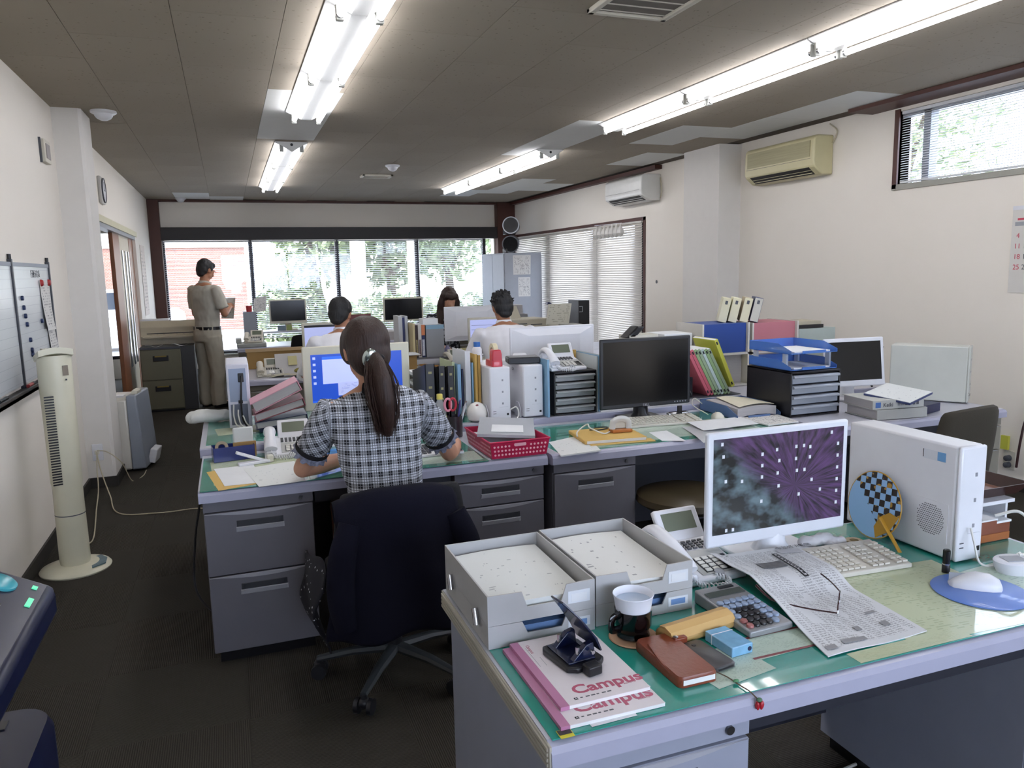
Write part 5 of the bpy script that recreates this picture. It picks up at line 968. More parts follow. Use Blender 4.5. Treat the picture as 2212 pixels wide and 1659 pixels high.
G().tube([(-.003, 0, -.045), (-.003, 0, -.13), (-.003, 0, -.18)], [(.005, .008), (.004, .006), (.004, .007)], 8).obj('handle', GOLD, t, True, rot=Mf.to_euler()); G().prism([(-.035, -.05), (0, -.04), (.035, -.05), (.05, -.078), (0, -.09), (-.05, -.078)], -.003, .003, M=Matrix(((0, 0, 1, -.0), (1, 0, 0, 0), (0, 1, 0, 0), (0, 0, 0, 1)))).obj('grip_plate', GOLD, t, rot=Mf.to_euler())
# mouse, pad, lipstick, gloves, tape, charger and clutter at the far side
t = thing('mouse_pad', 'round blue mouse pad near the desk front', 'mouse pad', (1.645, 1.27, ZD)); G().lathe([(.105, 0), (.107, .002), (.103, .004), (.005, .004)], n=48).obj('pad', mt('pad_blue', '#5f83cf', .35, coat=.3), t, True)
def mouse(label, loc, rz, mat=WHITE):
    t = thing('computer_mouse', label, 'mouse', loc, rz); rows_ = []
    for y, w_, h in ((-.055, .012, .010), (-.05, .024, .022), (-.03, .031, .033), (0, .031, .036), (.03, .028, .028), (.05, .022, .016), (.058, .010, .008)): rows_.append([(w_*math.cos(PI*k/10), y, h*math.sin(PI*k/10)**.8) for k in range(11)]+[(0, y, 0)])
    G().loft(rows_).obj('body', mat, t, True, ang=1.2); G().box(-.0004, .0004, .02, .058, .0, .030).obj('button_seam', GREYP, t); return t
mouse('white and grey mouse on the round blue pad', (1.652, 1.29, ZD+.0045), .9)
t = thing('lipstick', 'black lipstick tube standing in front of the white tower', 'lipstick', (1.672, 1.39, ZD)); G().lathe([(.0095, 0), (.0095, .02), (.009, .021)], n=20).obj('base', BLACK, t, True); G().lathe([(.0092, .021), (.0092, .024)], n=20).obj('band', CHROME, t, True); G().lathe([(.009, .024), (.009, .058), (.007, .060), (.001, .060)], n=20).obj('cap', BH, t, True)
t = thing('work_gloves', 'crumpled white cotton gloves behind the keyboard', 'gloves', (1.50, 1.66, ZD)); g = G()
for a in ((0, 0, .018), (.03, .005, .02), (-.03, .0, .018), (.055, -.02, .012)): g.ell(a, (.03, .022, .018), 10)
for a in range(4): g.tube([(.02+.015*a, -.02, .014), (.035+.018*a, -.05+.008*a, .010)], [.010, .008], 8)
me = blob(g, .004, 3); wrinkle(me, .004, 60); put(me, 'gloves_cloth', mt('glove_cotton', '#c3c3c6', .9), t)
t = thing('tape_roll', 'tan roll of tape beside the paper fan', 'tape', (1.60, 1.625, ZD)); G().lathe([(.012, 0), (.024, 0), (.024, .018), (.012, .018), (.012, 0)], n=28, cap=False).obj('roll', mt('tan_tape', '#b5a37c', .4), t, True)
t = thing('charging_dock', 'white charger dock with cables at the desk end', 'charger', (1.83, 1.325, ZD), -.3); G().loft([[(x, y, z) for x, y in ellipse(.05*f, .038*f, 24)] for z, f in ((0, .85), (.015, 1), (.03, 1.05), (.034, .98))]).obj('dock', WHITE, t, True); G().box(-.03, .02, -.018, .018, .034, .036).obj('window', GREYP, t)
CWM = mt('cable_white', '#d5d5cf', .4)
cord('thick white cable looping over the charger dock', [(1.84, 1.395, .83), (1.88, 1.36, .845), (1.90, 1.33, .80), (1.87, 1.32, .75), (1.85, 1.33, .745)], .004, CWM); cord('white cable curving round the foot of the white tower', [(1.775, 1.41, .80), (1.765, 1.39, .77), (1.77, 1.375, .72), (1.80, 1.36, .711), (1.86, 1.37, .711), (1.95, 1.40, .711)], .003, CWM)
t = thing('wooden_box', 'reddish brown wooden box at the end of the nearest desk', 'box', (1.84, 1.50, ZD)); WB_ = mt('red_wood', '#7b4430', .5, var=.2, stretch=(1, 14, 14)); G().box(0, .20, 0, .2, 0, .052).obj('carcass', WB_, t, bev=.002); G().box(.004, .196, -.003, 0, .004, .024).obj('drawer', mt('amber_wood', '#9a5a2c', .5, var=.2), t); G().box(-.002, .202, -.002, .2, .052, .058).obj('lid', PAPER, t)
t = thing('serving_tray', 'dark brown lacquer tray on a white stand at the desk end', 'tray', (1.99, 1.62, ZD+.12)); TL = mt('brown_lacquer', '#3a2320', .25)
G().box(-.10, .10, -.09, .09, 0, .006).obj('bottom', mt('tray_mat', '#7a4c36', .4), t)
for a, b in (((-.10, -.09), (.10, -.09)), ((.10, -.09), (.10, .09)), ((.10, .09), (-.10, .09)), ((-.10, .09), (-.10, -.09))):
    o1 = V((a[0]*1.28, a[1]*1.28, .035)); o2 = V((b[0]*1.28, b[1]*1.28, .035)); G().loft([[V((*a, .001)), V((*b, .001)), V((b[0]*1.03, b[1]*1.03, 0)), V((a[0]*1.03, a[1]*1.03, 0))], [o1, o2, o2+V((b[0]*.03, b[1]*.03, 0)), o1+V((a[0]*.03, a[1]*.03, 0))]]).obj('side', TL, t)
t = thing('paper_rack', 'white plastic rack at the desk end carrying a lacquer tray', 'rack', (1.98, 1.62, ZD)); G().box(-.155, .072, -.12, .14, .108, .118).obj('shelf', WHITE, t); G().box(-.155, -.147, -.10, .14, .0, .108).obj('side', WHITE, t); G().box(.064, .072, -.10, .14, 0, .108).obj('side', WHITE, t); G().box(-.155, .072, .13, .14, 0, .22).obj('back', WHITE, t)
t = thing('data_cable_box', 'small brown and white boxes in front of the white rack', 'box', (1.885, 1.46, ZD+.0585)); G().box(-.03, .03, -.015, .03, 0, .03).obj('carton', mt('carton_red', '#7d4632', .6), t); G().box(-.032, .032, -.016, .031, .03, .034).obj('carton_lid', PAPER, t)
t = thing('eco_sticker', 'yellow and black eco sticker at the corner of the green mat', 'sticker', (.489, 1.112, ZD)); G().box(-.012, .014, -.005, .019, 0, .0006).obj('label_base', mt('sticker_yellow', '#cfc63a', .4), t); G().box(-.011, .013, .004, .018, .0006, .0009).obj('print_block', mt('sticker_dark', '#2c3030', .4), t)
for i_, (a, b) in enumerate((((1.0, 1.75, .01), (1.65, 1.5, .01)), ((1.05, 1.3, .01), (1.7, 1.65, .01)))): cord('white cord on the carpet under the nearest desk, %s' % ('farther back' if i_ == 0 else 'nearer the viewer'), [a, V(a).lerp(V(b), .3)+V((0, -.06, 0)), V(a).lerp(V(b), .7)+V((0, .05, 0)), b], .005, CWM)
# ---------------------------------------------------------------- copier at the near corner
t = thing('copier', 'dark navy photocopier with control panel at the near corner', 'copier'); CN = mt('copier_navy', '#121730', .3); CK = mt('copier_black', '#17181d', .35)
c0, c1, c2, c3 = pz(122, 1262, .99), pz(0, 1226, 1.03), pz(-40, 1560, .96), pz(-260, 1420, 1.0)
c2 = pz(8, 1470, .96); ext = (c2-c0); c2 = c0+ext*1.35; c1 = c0+(c1-c0)*3.2; c3 = c1+(c2-c0); dz_ = V((0, 0, -.05))
G().loft([[c0+dz_, c1+dz_, c3+dz_, c2+dz_], [c0, c1, c3, c2]]).obj('control_panel', CN, t, bev=.012)
ux, uy = (c1-c0).normalized(), (c2-c0).normalized(); un = uy.cross(ux).normalized(); un = un if un.z > 0 else -un
Mp = Matrix(((ux.x, uy.x, un.x, c0.x), (ux.y, uy.y, un.y, c0.y), (ux.z, uy.z, un.z, c0.z), (0, 0, 0, 1)))
G().box(.055, .34, .10, .40, .0, .0025, M=Mp).obj('key_field', CK, t); G().box(.15, .33, .19, .38, .0025, .004, M=Mp).obj('touch_screen', SCREENOFF, t)
G().lathe([(.026, 0), (.026, .004), (.022, .007), (.002, .008)], n=28, M=Mp @ Matrix.Translation((.075, .045, 0)) @ Matrix.Diagonal((1, .8, 1, 1))).obj('start_button', mt('teal_button', '#3f9ba6', .25), t, True)
for a, b, h_ in ((.13, .035, '#a84e56'), (.17, .06, '#c9c07a'), (.13, .08, '#8d929e')): G().lathe([(.012, 0), (.012, .004), (.008, .006), (.001, .006)], n=20, M=Mp @ Matrix.Translation((a, b, 0))).obj('round_button', mt('btn'+h_[1:], h_, .3), t, True)
for a, b in ((.026, .03), (.022, .075)): G().box(a-.004, a+.004, b-.012 if b > .05 else b-.004, b+.012 if b > .05 else b+.004, 0, .002, M=Mp).obj('status_light', mt('green_led', '#5fe0a8', .3, emit=.35), t)
for i in range(4):
    for j in range(3): G().box(.075+j*.03, .09+j*.03, .115+i*.02, .125+i*.02, .0025, .005, M=Mp).obj('key', GREYP, t)
q0 = pz(128, 1512, .72)
g = G(); pr = rrect(.5, .6, .06, 6)
g.loft([[(q0.x-.25+x, q0.y-.30+y, z) for x, y in pr] for z in (.0, .70)]+[[(q0.x-.25+x*.97, q0.y-.30+y*.97, .72) for x, y in pr]]); g.obj('body', CN, t, True)
G().box(q0.x-.16, q0.x-.07, q0.y-.075, q0.y-.045, .72, .7225).obj('latch_recess', BLACK, t); G().box(q0.x-.10, q0.x-.085, q0.y-.066, q0.y-.055, .7225, .7245).obj('latch', CHROME, t)
G().box(q0.x-.55, q0.x-.2, q0.y-.5, q0.y-.1, .72, .93).obj('scanner_unit', CN, t)
# ================================================================ on the row of the woman in the checked shirt
Z1, Z2 = ZA+.0042, ZR+.0016
GMA = mt('green_mat_old', '#3f8f7c', .25, var=.15, coat=.8)
mat_thing('green mat with papers under it on the checked-shirt woman\'s desk', -.148, .98, 3.0, 3.56, ZA+.0012, [(.12, 3.28, .46, .40, .05, UNDERY), (.80, 3.12, .34, .16, -.04, UNDER)], GMA)
mat_thing('green mat on the desk with the black monitor', 1.30, 2.6, 3.0, 3.56, ZA+.0012, [(1.60, 3.12, .5, .16, .02, UNDERY), (2.1, 3.2, .6, .3, 0, UNDER)], GMA)
mat_thing('green mat under the towel on the facing desk', -.14, 1.2, 3.70, 4.38, ZR+.0012, [(-.0, 4.0, .2, .18, .1, UNDERY)], GMA); Z2 = ZR+.0042
def flat(name, label, uvs, z, mat, cat='paper', th=.0006, sag=0, dz=0):
    return sheet(name, label, [pz(u, v, z)+V((0, 0, dz)) for u, v in uvs], mat, th=th, cat=cat, sag=sag)
flat('envelope', 'kraft envelope under white papers at the woman\'s desk corner', [(472, 1060), (560, 1044), (535, 1004), (446, 1020)], Z1, KRAFT, 'envelope', .001)
flat('paper_sheet', 'white sheet lying on the kraft envelope', [(485, 1050), (562, 1042), (548, 1003), (462, 1013)], Z1+.0014, PAPER)
flat('paper_sheet', 'white sheet with a typed line beside the telephone', [(560, 1052), (660, 1038), (636, 996), (525, 1012)], Z1+.0024, DOC, sag=.001)
telephone('white multi-line telephone at the elbow of the checked-shirt woman', (.205, 3.525, Z1), -.03)
# navy stationery box
p = pz(500, 990, Z1)
t = thing('stationery_box', 'navy blue stationery box with tape and notes inside', 'box', (-.025, 3.50, Z1), .12); NVB = mt('box_navy', '#1f2c6b', .25); k = .003
for a in ((-.085, .085, -.04, -.04+k), (-.085, .085, .04-k, .04), (-.085, -.085+k, -.04, .04), (.085-k, .085, -.04, .04)): G().box(*a, 0, .062).obj('side', NVB, t)
G().box(-.085, .085, -.04, .04, 0, k).obj('bottom', NVB, t)
t = thing('tape_reel', 'roll of clear tape in the navy stationery box', 'tape', (-.07, 3.495, Z1+.055)); G().lathe([(.014, -.01), (.027, -.01), (.027, .01), (.014, .01), (.014, -.01)], n=24, cap=False, M=Matrix.Rotation(1.2, 4, 'X')).obj('reel', mt('tape_tan', '#9a8a76', .3), t, True)
t = thing('note_holder', 'grey note card holder standing in the navy stationery box', 'holder', (.02, 3.515, Z1+.004), .1); G().box(-.042, .042, -.006, .006, 0, .13).obj('card_back', mt('holder_grey', '#c3c5c2', .4), t, bev=.006); G().box(-.045, .05, -.02, -.006, 0, .066).obj('card_front', CARD, t)
t = thing('stapler', 'long white stapler with its arm open in front of the phone', 'stapler', (.06, 3.36, Z1), .25); G().box(-.07, .06, -.015, .015, 0, .014).obj('foot', WHITE, t, bev=.004); G().box(-.085, .07, -.010, .010, .0, .012, M=Matrix.Translation((.0, 0, .02)) @ Matrix.Rotation(.42, 4, 'Y')).obj('arm', WHITE, t, bev=.003); G().box(.05, .075, -.013, .013, .0, .03).obj('hinge', OFFW, t, bev=.003)
# tower seen from the rear with cables, binder pile, towel
tower('white computer tower showing its rear plate and cables', -.035, .072, 4.04, 4.38, Z2, .325, mt('tower_lilac', '#cfd0dc', .35), rear=True)
cord('black power cable down the rear of the tower', [(.035, 4.025, 1.0), (.03, 4.0, .93), (.025, 4.0, .85), (.03, 4.01, .78), (.05, 3.98, .745)], .005, CORDB)
for k, (a, b) in enumerate(((-.02, .10), (.0, .13), (.03, .16))): cord('pale cable %s behind the rear-facing tower' % ('nearest the aisle', 'in the middle', 'beside the binders')[k], [(-.01+.02*k, 4.03, .86-.03*k), (-.012+.022*k, 4.0, .80), (a+.03, 3.97, .755), (b, 3.92, .745)], .0035, CORDW)
def binder(label, loc, size, rot, cover, pages=PAPER, label_m=None, name='binder', ring=False):
    """size: length along X (height of the spine), depth along Y, thickness Z; spine at -Y side"""
    L_, D_, T_ = size; t = thing(name, label, 'binder', loc); t.rotation_euler = rot
    G().box(0, L_, 0, D_, 0, .003).obj('cover', cover, t); G().box(0, L_, 0, D_, T_-.003, T_).obj('cover', cover, t); G().box(0, L_, -.002, .003, 0, T_).obj('spine', cover, t, bev=.001); G().box(.006, L_-.006, .006, D_-.008, .004, T_-.004).obj('pages', pages, t)
    if label_m: G().box(L_*.55, L_*.92, -.003, -.0018, T_*.12, T_*.88).obj('spine_label', label_m, t)
    return t
PKB = mt('pink_binder', '#d79aab', .35); DRED = mt('dark_red_binder', '#8c4a52', .4); NVBN = mt('navy_binder', '#23284a', .4); GPG = mt('grey_pages', '#a9a6a6', .8, var=.2, scale=5, stretch=(1, 1, 200))
bx = thing('binder_tray', 'black flat file at the bottom of the leaning binder pile', 'file', (.10, 3.88, Z2), .05); G().box(0, .26, 0, .30, 0, .018).obj('folder', NVBN, bx, bev=.003)
for lb, dz, an, T_, cv in (('navy binder under the pink binders beside the tower', .019, .10, .035, NVBN), ('dark red binder in the middle of the leaning pile', .056, .27, .038, DRED), ('pink ring binder on top of the leaning pile', .100, .42, .05, PKB)):
    binder(lb, (.085+.245*math.cos(an), 3.86, Z2+dz+.245*math.sin(an)), (.19, .245, T_), (-an, 0, PI/2), cv, GPG)
t = thing('towel', 'folded white towel on the corner of the facing desk', 'towel', (-.145, 4.30, Z2)); g = G(); capsule(g, [(-.08, 0, .025), (0, .0, .035), (.09, 0, .03)], [(.05, .028), (.06, .036), (.05, .03)], 14); g.ell((-.03, .02, .04), (.07, .05, .025)); me = blob(g, .007, 4); wrinkle(me, .008, 22); put(me, 'cloth', mt('towel_white', '#d4d6d2', .95, bump=.4, bscale=400), t)
# monitor with blue desktop
N = NT('blue_desktop', .3); N.p.inputs['Base Color'].default_value = (.01, .02, .06, 1); N.p.inputs['Emission Color'].default_value = lin('#1c4fd0'); N.p.inputs['Emission Strength'].default_value = .62; BLUES = N.m
MBE = mt('monitor_beige', '#cfcbb8', .45)
mA, wA, aA, bA, MA = monitor('beige framed monitor showing a blue desktop before the woman', .335, .893, .785, 1.122, 4.07, .042, MBE, BLUES, .26, .2, Z2, bzb=.045, stand_y=.07)
WINM = mt('window_pale', '#a9b2ee', .4, var=.05, emit=.55); BARM = mt('window_bar', '#2c63e0', .4, emit=.5); DOCS = printed('screen_list', '#b6bbe8', '#5d6a9c', 16, 8, .55); DOCS.node_tree.nodes['Principled BSDF'].inputs['Emission Color'].default_value = (.45, .5, .85, 1); DOCS.node_tree.nodes['Principled BSDF'].inputs['Emission Strength'].default_value = .35
def onscr(t, w_, a, b, u0, u1, v0, v1, m_, nm, dy=-.002, mg=.042, mgb=.045): G().grid(lambda u, v: (lerp(-w_+mg, w_-mg, lerp(u0, u1, u)), dy, lerp(a+mgb, b-mg, lerp(v0, v1, v))), 1, 1, th=(0, .0004, 0)).obj(nm, m_, t)
onscr(mA, wA, aA, bA, .12, .75, .38, .92, WINM, 'window'); onscr(mA, wA, aA, bA, .12, .75, .89, .95, BARM, 'title_bar', -.0026); onscr(mA, wA, aA, bA, .28, .72, .12, .40, DOCS, 'window', -.0030); onscr(mA, wA, aA, bA, 0, 1, 0, .035, BARM, 'task_bar', -.0024)
for k in range(5): onscr(mA, wA, aA, bA, .02, .05, .90-k*.13, .95-k*.13, WINM, 'icon', -.0028)
keyboard('white keyboard under the hands of the checked-shirt woman', (.70, 3.24, Z1), 0, .44, .16, WHITE, mt('key_dark', '#55565c', .5))
# red basket
RB = mt('red_basket', '#c2244f', .4); bx0, bx1, by0, by1 = .985, 1.255, 2.995, 3.36
t = thing('basket', 'crimson plastic basket with rows of round holes', 'basket', (0, 0, 0)); zb_ = Z1; h = .072; fl_ = .012
bm_ = [(bx0+fl_, by0+fl_), (bx1-fl_, by0+fl_), (bx1-fl_, by1-fl_), (bx0+fl_, by1-fl_)]; tp = [(bx0, by0), (bx1, by0), (bx1, by1), (bx0, by1)]
G().prism(bm_, zb_, zb_+.003).obj('bottom', RB, t)
HOLEM = mt('basket_hole', '#ecb0bb', .5); HOLED = mt('basket_hole_dark', '#6d1a32', .6)
for i in range(4):
    a, b = V((*bm_[i], 0)), V((*bm_[(i+1) % 4], 0)); c, d = V((*tp[i], 0)), V((*tp[(i+1) % 4], 0)); inn = ((V((1.12, 3.18, 0))-(a+b)/2).normalized())*.003
    G().loft([[a+V((0, 0, zb_)), b+V((0, 0, zb_)), d+V((0, 0, zb_+h)), c+V((0, 0, zb_+h))], [a+inn+V((0, 0, zb_)), b+inn+V((0, 0, zb_)), d+inn+V((0, 0, zb_+h)), c+inn+V((0, 0, zb_+h))]]).obj('side', RB, t)
    hg = G(); n_ = 16 if i % 2 == 0 else 22
    for r_ in range(3):
        for c_ in range(1, n_):
            if r_ == 2 and abs(c_-n_/2) < 2.5: continue
            f = c_/n_; zz = .016+r_*.018; q = (a.lerp(b, f)).lerp(c.lerp(d, f), zz/h)+V((0, 0, zb_+zz)); nn = -inn.normalized(); M = frame(q+nn*.0003, (b-a), nn)
            hg.lathe([(.0048, -.0002), (.0048, .0006), (.001, .0006)], n=8, M=M)
    hg.obj('holes', HOLEM if i in (0, 3) else HOLED, t, kind='stuff')
    if i % 2 == 0:
        q = a.lerp(b, .5).lerp(c.lerp(d, .5), .8)+V((0, 0, zb_+.056)); nn = -inn.normalized(); G().prism(rrect(.055, .014, .006, 3), -.0002, .0008, M=frame(q, b-a, nn) @ Matrix.Rotation(PI/2, 4, 'Z')).obj('grip_hole', HOLEM, t)
G().tube([V((*p, zb_+h)) for p in tp]+[V((*tp[0], zb_+h))], .004, 6).obj('rim', RB, t)
t = thing('clipboard', 'grey clipboard file lying tilted across the red basket', 'clipboard', (1.125, 3.20, zb_+.083), -.35); G().box(-.12, .13, -.14, .16, 0, .012).obj('board', mt('grey_file', '#a9adb3', .4), t, rot=(.06, .05, 0)); G().box(-.06, .08, -.10, .02, .0135, .0145).obj('slip', PAPER, t, rot=(.06, .05, 0))
tag(G().grid(lambda u, v: (1.01+.22*u, 3.02+.31*v, zb_+.035+.02*(1-u)), 3, 3, th=.02).obj('paper_stack', PAPER), 'white papers inside the red basket', 'paper')
# pen cup, scissors, pens, bottle, egg-shaped gadget
t = thing('pen_cup', 'dark translucent pen cup by the red basket', 'pen cup', (.985, 3.53, Z1)); G().lathe([(.036, 0), (.038, .1), (.036, .1), (.033, .004), (.002, .004)], n=20).obj('cup', mt('cup_smoke', '#2a2228', .3), t, True)
t = thing('scissors', 'scissors with pink and red handles in the pen cup', 'scissors', (.965, 3.53, Z1+.03)); 
for s, m_ in ((-1, mt('pink_grip', '#d98a9c', .4)), (1, mt('red_grip', '#b0243a', .4))):
    G().tube([(s*.012+.016*math.cos(k*PI/8), 0, .125+.030*math.sin(k*PI/8)) for k in range(17)], .006, 8).obj('handle', m_, t, True); G().box(-.004, .004, -.002, .002, 0, .10).obj('blade', CHROME, t)
for k, (a, b, hx, lb) in enumerate(((.02, .01, '#3a3a80', 'purple pen leaning in the pen cup'), (.03, -.01, '#c9cbd0', 'white ballpoint pen leaning in the pen cup'), (.018, .02, '#2c2c34', 'black pen leaning in the pen cup'), (.028, .005, '#8f95a0', 'grey mechanical pencil leaning in the pen cup'))):
    t = thing('pen', lb, 'pen', (.985, 3.53, Z1+.01)); m_ = mt('pen%d' % k, hx, .3); q = V((a*1.8, b*1.6, .16-.01*k)); G().cyl((a*.4, b*.4, 0), q, .0048, n=10).obj('barrel', m_, t, True); G().cyl(q, q+V((a*.1, b*.1, .01)), .003, n=8).obj('push_button', CHROME, t); G().box(q.x-.001, q.x+.001, q.y-.008, q.y-.005, q.z-.04, q.z).obj('clip', CHROME, t)
t = thing('drink_bottle', 'clear bottle with a yellow cap behind the woman\'s arm', 'bottle', (.925, 3.575, Z1)); G().lathe([(.028, 0), (.031, .01), (.031, .12), (.024, .15), (.013, .172), (.013, .18)], n=24).obj('bottle_body', mt('bottle_clear', '#c9cdd0', .12, alpha=.45), t, True); G().lathe([(.015, .178), (.015, .2), (.013, .203), (.001, .203)], n=20).obj('cap', mt('yellow_cap', '#cfc05a', .4), t, True); G().lathe([(.0315, .05), (.0315, .1)], n=24, cap=False).obj('wrapper', mt('bottle_label', '#c8cf8e', .5), t)
t = thing('egg_humidifier', 'white egg-shaped gadget with a red eye in front of the towers', 'gadget', (1.150, 3.70, Z2)); G().lathe([(.03, 0), (.045, .01), (.052, .035), (.047, .065), (.03, .088), (.008, .097), (.001, .098)], n=28).obj('shell', mt('egg_white', '#dfdcd6', .25), t, True); G().ell((-.005, -.026, .081), (.012, .008, .009), 10).obj('opening', mt('egg_red', '#6d2430', .3), t, True)
# upright files between woman and towers
def magfile(label, x, y, z, w_=.075, d_=.25, h=.29, mat=BLACK, rz=0):
    t = thing('magazine_file', label, 'file box', (x, y, z), rz); pr = [(-d_/2, 0), (d_/2, 0), (d_/2, h*.78), (d_/2-.08, h*.83), (-d_/2+.0, h)]
    for s in (-1, 1): G().loft([[(s*w_/2, a, b) for a, b in pr], [(s*w_/2-s*.003, a, b) for a, b in pr]]).obj('side', mat, t)
    G().box(-w_/2, w_/2, -d_/2, -d_/2+.003, 0, h).obj('spine', mat, t); G().box(-w_/2, w_/2, d_/2-.003, d_/2, 0, h*.78).obj('back', mat, t); G().box(-w_/2, w_/2, -d_/2, d_/2, 0, .003).obj('bottom', mat, t); G().box(-w_/2+.008, w_/2-.008, -d_/2+.01, d_/2-.02, .004, h*.80).obj('papers', PAPER, t)
    for q in (.35, .55, .82): G().box(-w_*.18, w_*.18, -d_/2-.0012, -d_/2, h*q, h*q+.012).obj('gold_mark', mt('gold_mark', '#8f8a5e', .4), t)
    return t
BF_ = mt('file_black', '#25262a', .45)
magfile('charcoal magazine file next to the blue desktop monitor', .955, 4.02, Z2, .05, .30, .285, mt('file_charcoal', '#3a3b40', .5)); magfile('first black binder file with gold marks', 1.01, 3.98, Z2, .036, .28, .275, BF_); magfile('second black binder file with gold marks', 1.052, 3.96, Z2, .036, .28, .275, BF_)
def folder(label, x, y, z, th, d_, h, mat, lean=0, rz=0):
    t = thing('folder', label, 'folder', (x, y, z)); t.rotation_euler = (0, lean, rz); G().box(0, .0015, 0, d_, 0, h).obj('leaf', mat, t); G().box(th-.0015, th, 0, d_, 0, h*.985).obj('leaf', mat, t); G().box(.002, th-.002, .004, d_-.004, .004, h*.96).obj('papers', PAPER, t); G().box(0, th, -.001, .001, 0, h).obj('fold', mat, t); return t
CLB = mt('clear_blue', '#7fa8c6', .3); LBL = mt('light_folder', '#c3cacb', .4); GRF = mt('greenish_folder', '#b8c19a', .5)
folder('green-tabbed pale folder beside the black binder files', 1.082, 3.90, Z2, .014, .25, .285, GRF, .0); folder('clear blue folder with white papers', 1.100, 3.86, Z2, .018, .25, .275, CLB); folder('dark navy folder between blue and clear folders', 1.122, 3.86, Z2, .008, .25, .25, NVBN, 0)
folder('white plastic folder bag with a red line, tallest in the row', 1.134, 3.83, Z2, .028, .24, .345, mt('plastic_bag', '#cfd1d4', .35), -.0); folder('blue folder next to the kraft envelopes', 1.166, 3.82, Z2, .008, .25, .285, CLB, 0)
folder('yellow kraft envelope standing next to the first white tower', 1.178, 3.80, Z2, .012, .25, .33, KRAFT, 0); folder('darker kraft envelope standing against the first white tower', 1.192, 3.79, Z2, .012, .25, .325, mt('kraft_dark', '#b08f4e', .7), 0)
# twin towers and what lies on them
tw1 = tower('first white tower facing the viewer, under the red tape dispenser', 1.210, 1.318, 3.655, 4.02, Z2, .272); tw2 = tower('second white tower facing the viewer, under the black drive', 1.392, 1.500, 3.66, 4.04, Z2, .272)
for tt in (tw1, tw2):
    for s in (-1, 1): G().prism([(-.06, 0), (.03, 0), (.03, .05), (.01, .075), (-.03, .075), (-.06, .04)], -.002, .002, M=Matrix.Translation((s*.060, -.10, 0)) @ Matrix(((0, 0, 1, 0), (1, 0, 0, 0), (0, 1, 0, 0), (0, 0, 0, 1)))).obj('stand_fin', WHITE, tt)
txt('ESA', .02, INK, tw2, (-.0545, -.02, .235), (PI/2, 0, -PI/2), ext=.0002)
zt = Z2+.273
t = thing('tape_dispenser', 'red tape dispenser standing on the first white tower', 'tape dispenser', (1.262, 3.74, zt)); RT = mt('red_tape', '#c23a48', .3, coat=.3)
G().loft([[(x, y, z) for x, y in rrect(.058*f, .12*q, .012, 3)] for z, f, q in ((0, 1, 1), (.02, 1, 1), (.03, .95, .96))]).obj('base', RT, t, True); G().loft([[(x, -.055+d, z) for x, d in ((-.027*f, 0), (.027*f, 0), (.027*f, .05), (-.027*f, .05))] for z, f in ((.02, 1), (.06, .98), (.085, .8))]).obj('front', RT, t, bev=.006); G().lathe([(.02, -.012), (.04, -.012), (.04, .012), (.02, .012), (.02, -.012)], n=24, cap=False, M=Matrix.Translation((0, .0, .075)) @ Matrix.Rotation(PI/2, 4, 'Y')).obj('tape_reel', mt('tape_cream', '#d2c8a8', .4), t, True)
t = thing('lotion_bottle', 'small white bottle with a blue cap behind the red tape dispenser', 'bottle', (1.232, 3.93, zt)); G().lathe([(.025, 0), (.026, .07), (.016, .085)], n=20).obj('bottle_body', WHITE, t, True); G().lathe([(.018, .083), (.018, .108), (.001, .11)], n=20).obj('cap', mt('blue_cap', '#2f68b0', .35), t, True)
t = thing('hard_drive', 'black external drive lying on the second white tower', 'drive', (1.435, 3.78, zt), -.2); G().box(-.085, .085, -.06, .06, 0, .034).obj('shell', DARK, t, bev=.008); G().box(-.08, .08, -.0605, -.059, .004, .03).obj('front', BLACK, t)
t = thing('white_router', 'flat white router leaning beside the black drive', 'router', (1.475, 3.94, zt), -.35); G().box(-.035, .045, -.09, .07, 0, .028).obj('shell', WHITE, t, bev=.012)
cord('white cable at the foot of the white towers', [(1.31, 3.64, .79), (1.34, 3.63, .80), (1.345, 3.62, .755), (1.28, 3.60, .71), (1.20, 3.58, .709)], .004, CWM)
# drawer unit with telephone
def drawer_unit(label, x0, x1, y0, y1, z, h, n, frame_m, dr_m, rz=0, handles=False):
    t = thing('drawer_unit', label, 'drawer unit', ((x0+x1)/2, (y0+y1)/2, z), rz); w_, d_ = (x1-x0)/2, (y1-y0)/2
    for a in ((-w_, -w_+.008, 0, h), (w_-.008, w_, 0, h)): G().box(a[0], a[1], -d_, d_, a[2], a[3]).obj('side', frame_m, t, bev=.002)
    G().box(-w_, w_, -d_, d_, h-.010, h).obj('top', frame_m, t, bev=.002); G().box(-w_, w_, d_-.006, d_, 0, h).obj('back', frame_m, t); G().box(-w_, w_, -d_, d_, 0, .006).obj('bottom', frame_m, t)
    dh = (h-.02)/n
    for k in range(n):
        d = G().box(-w_+.010, w_-.010, -d_+.004, d_-.01, .008+k*dh+.002, .008+(k+1)*dh-.006).obj('drawer', dr_m, t, bev=.004)
        G().loft([[(-w_+.012, -d_+.004, .008+(k+.55)*dh), (w_-.012, -d_+.004, .008+(k+.55)*dh), (w_-.012, -d_-.014, .008+(k+.62)*dh), (-w_+.012, -d_-.014, .008+(k+.62)*dh)], [(-w_+.012, -d_+.004, .008+(k+.92)*dh), (w_-.012, -d_+.004, .008+(k+.92)*dh), (w_-.012, -d_-.012, .008+(k+.85)*dh), (-w_+.012, -d_-.012, .008+(k+.85)*dh)]]).obj('pull', dr_m, d, bev=.003)
    return t
drawer_unit('black unit with smoky grey drawers under the telephone', 1.555, 1.80, 3.645, 3.945, Z2, .228, 5, BLACK, mt('smoky_drawer', '#9c9fa0', .3))
telephone('white multi-line telephone on top of the smoky drawer unit', (1.655, 3.765, Z2+.2295), -.05)
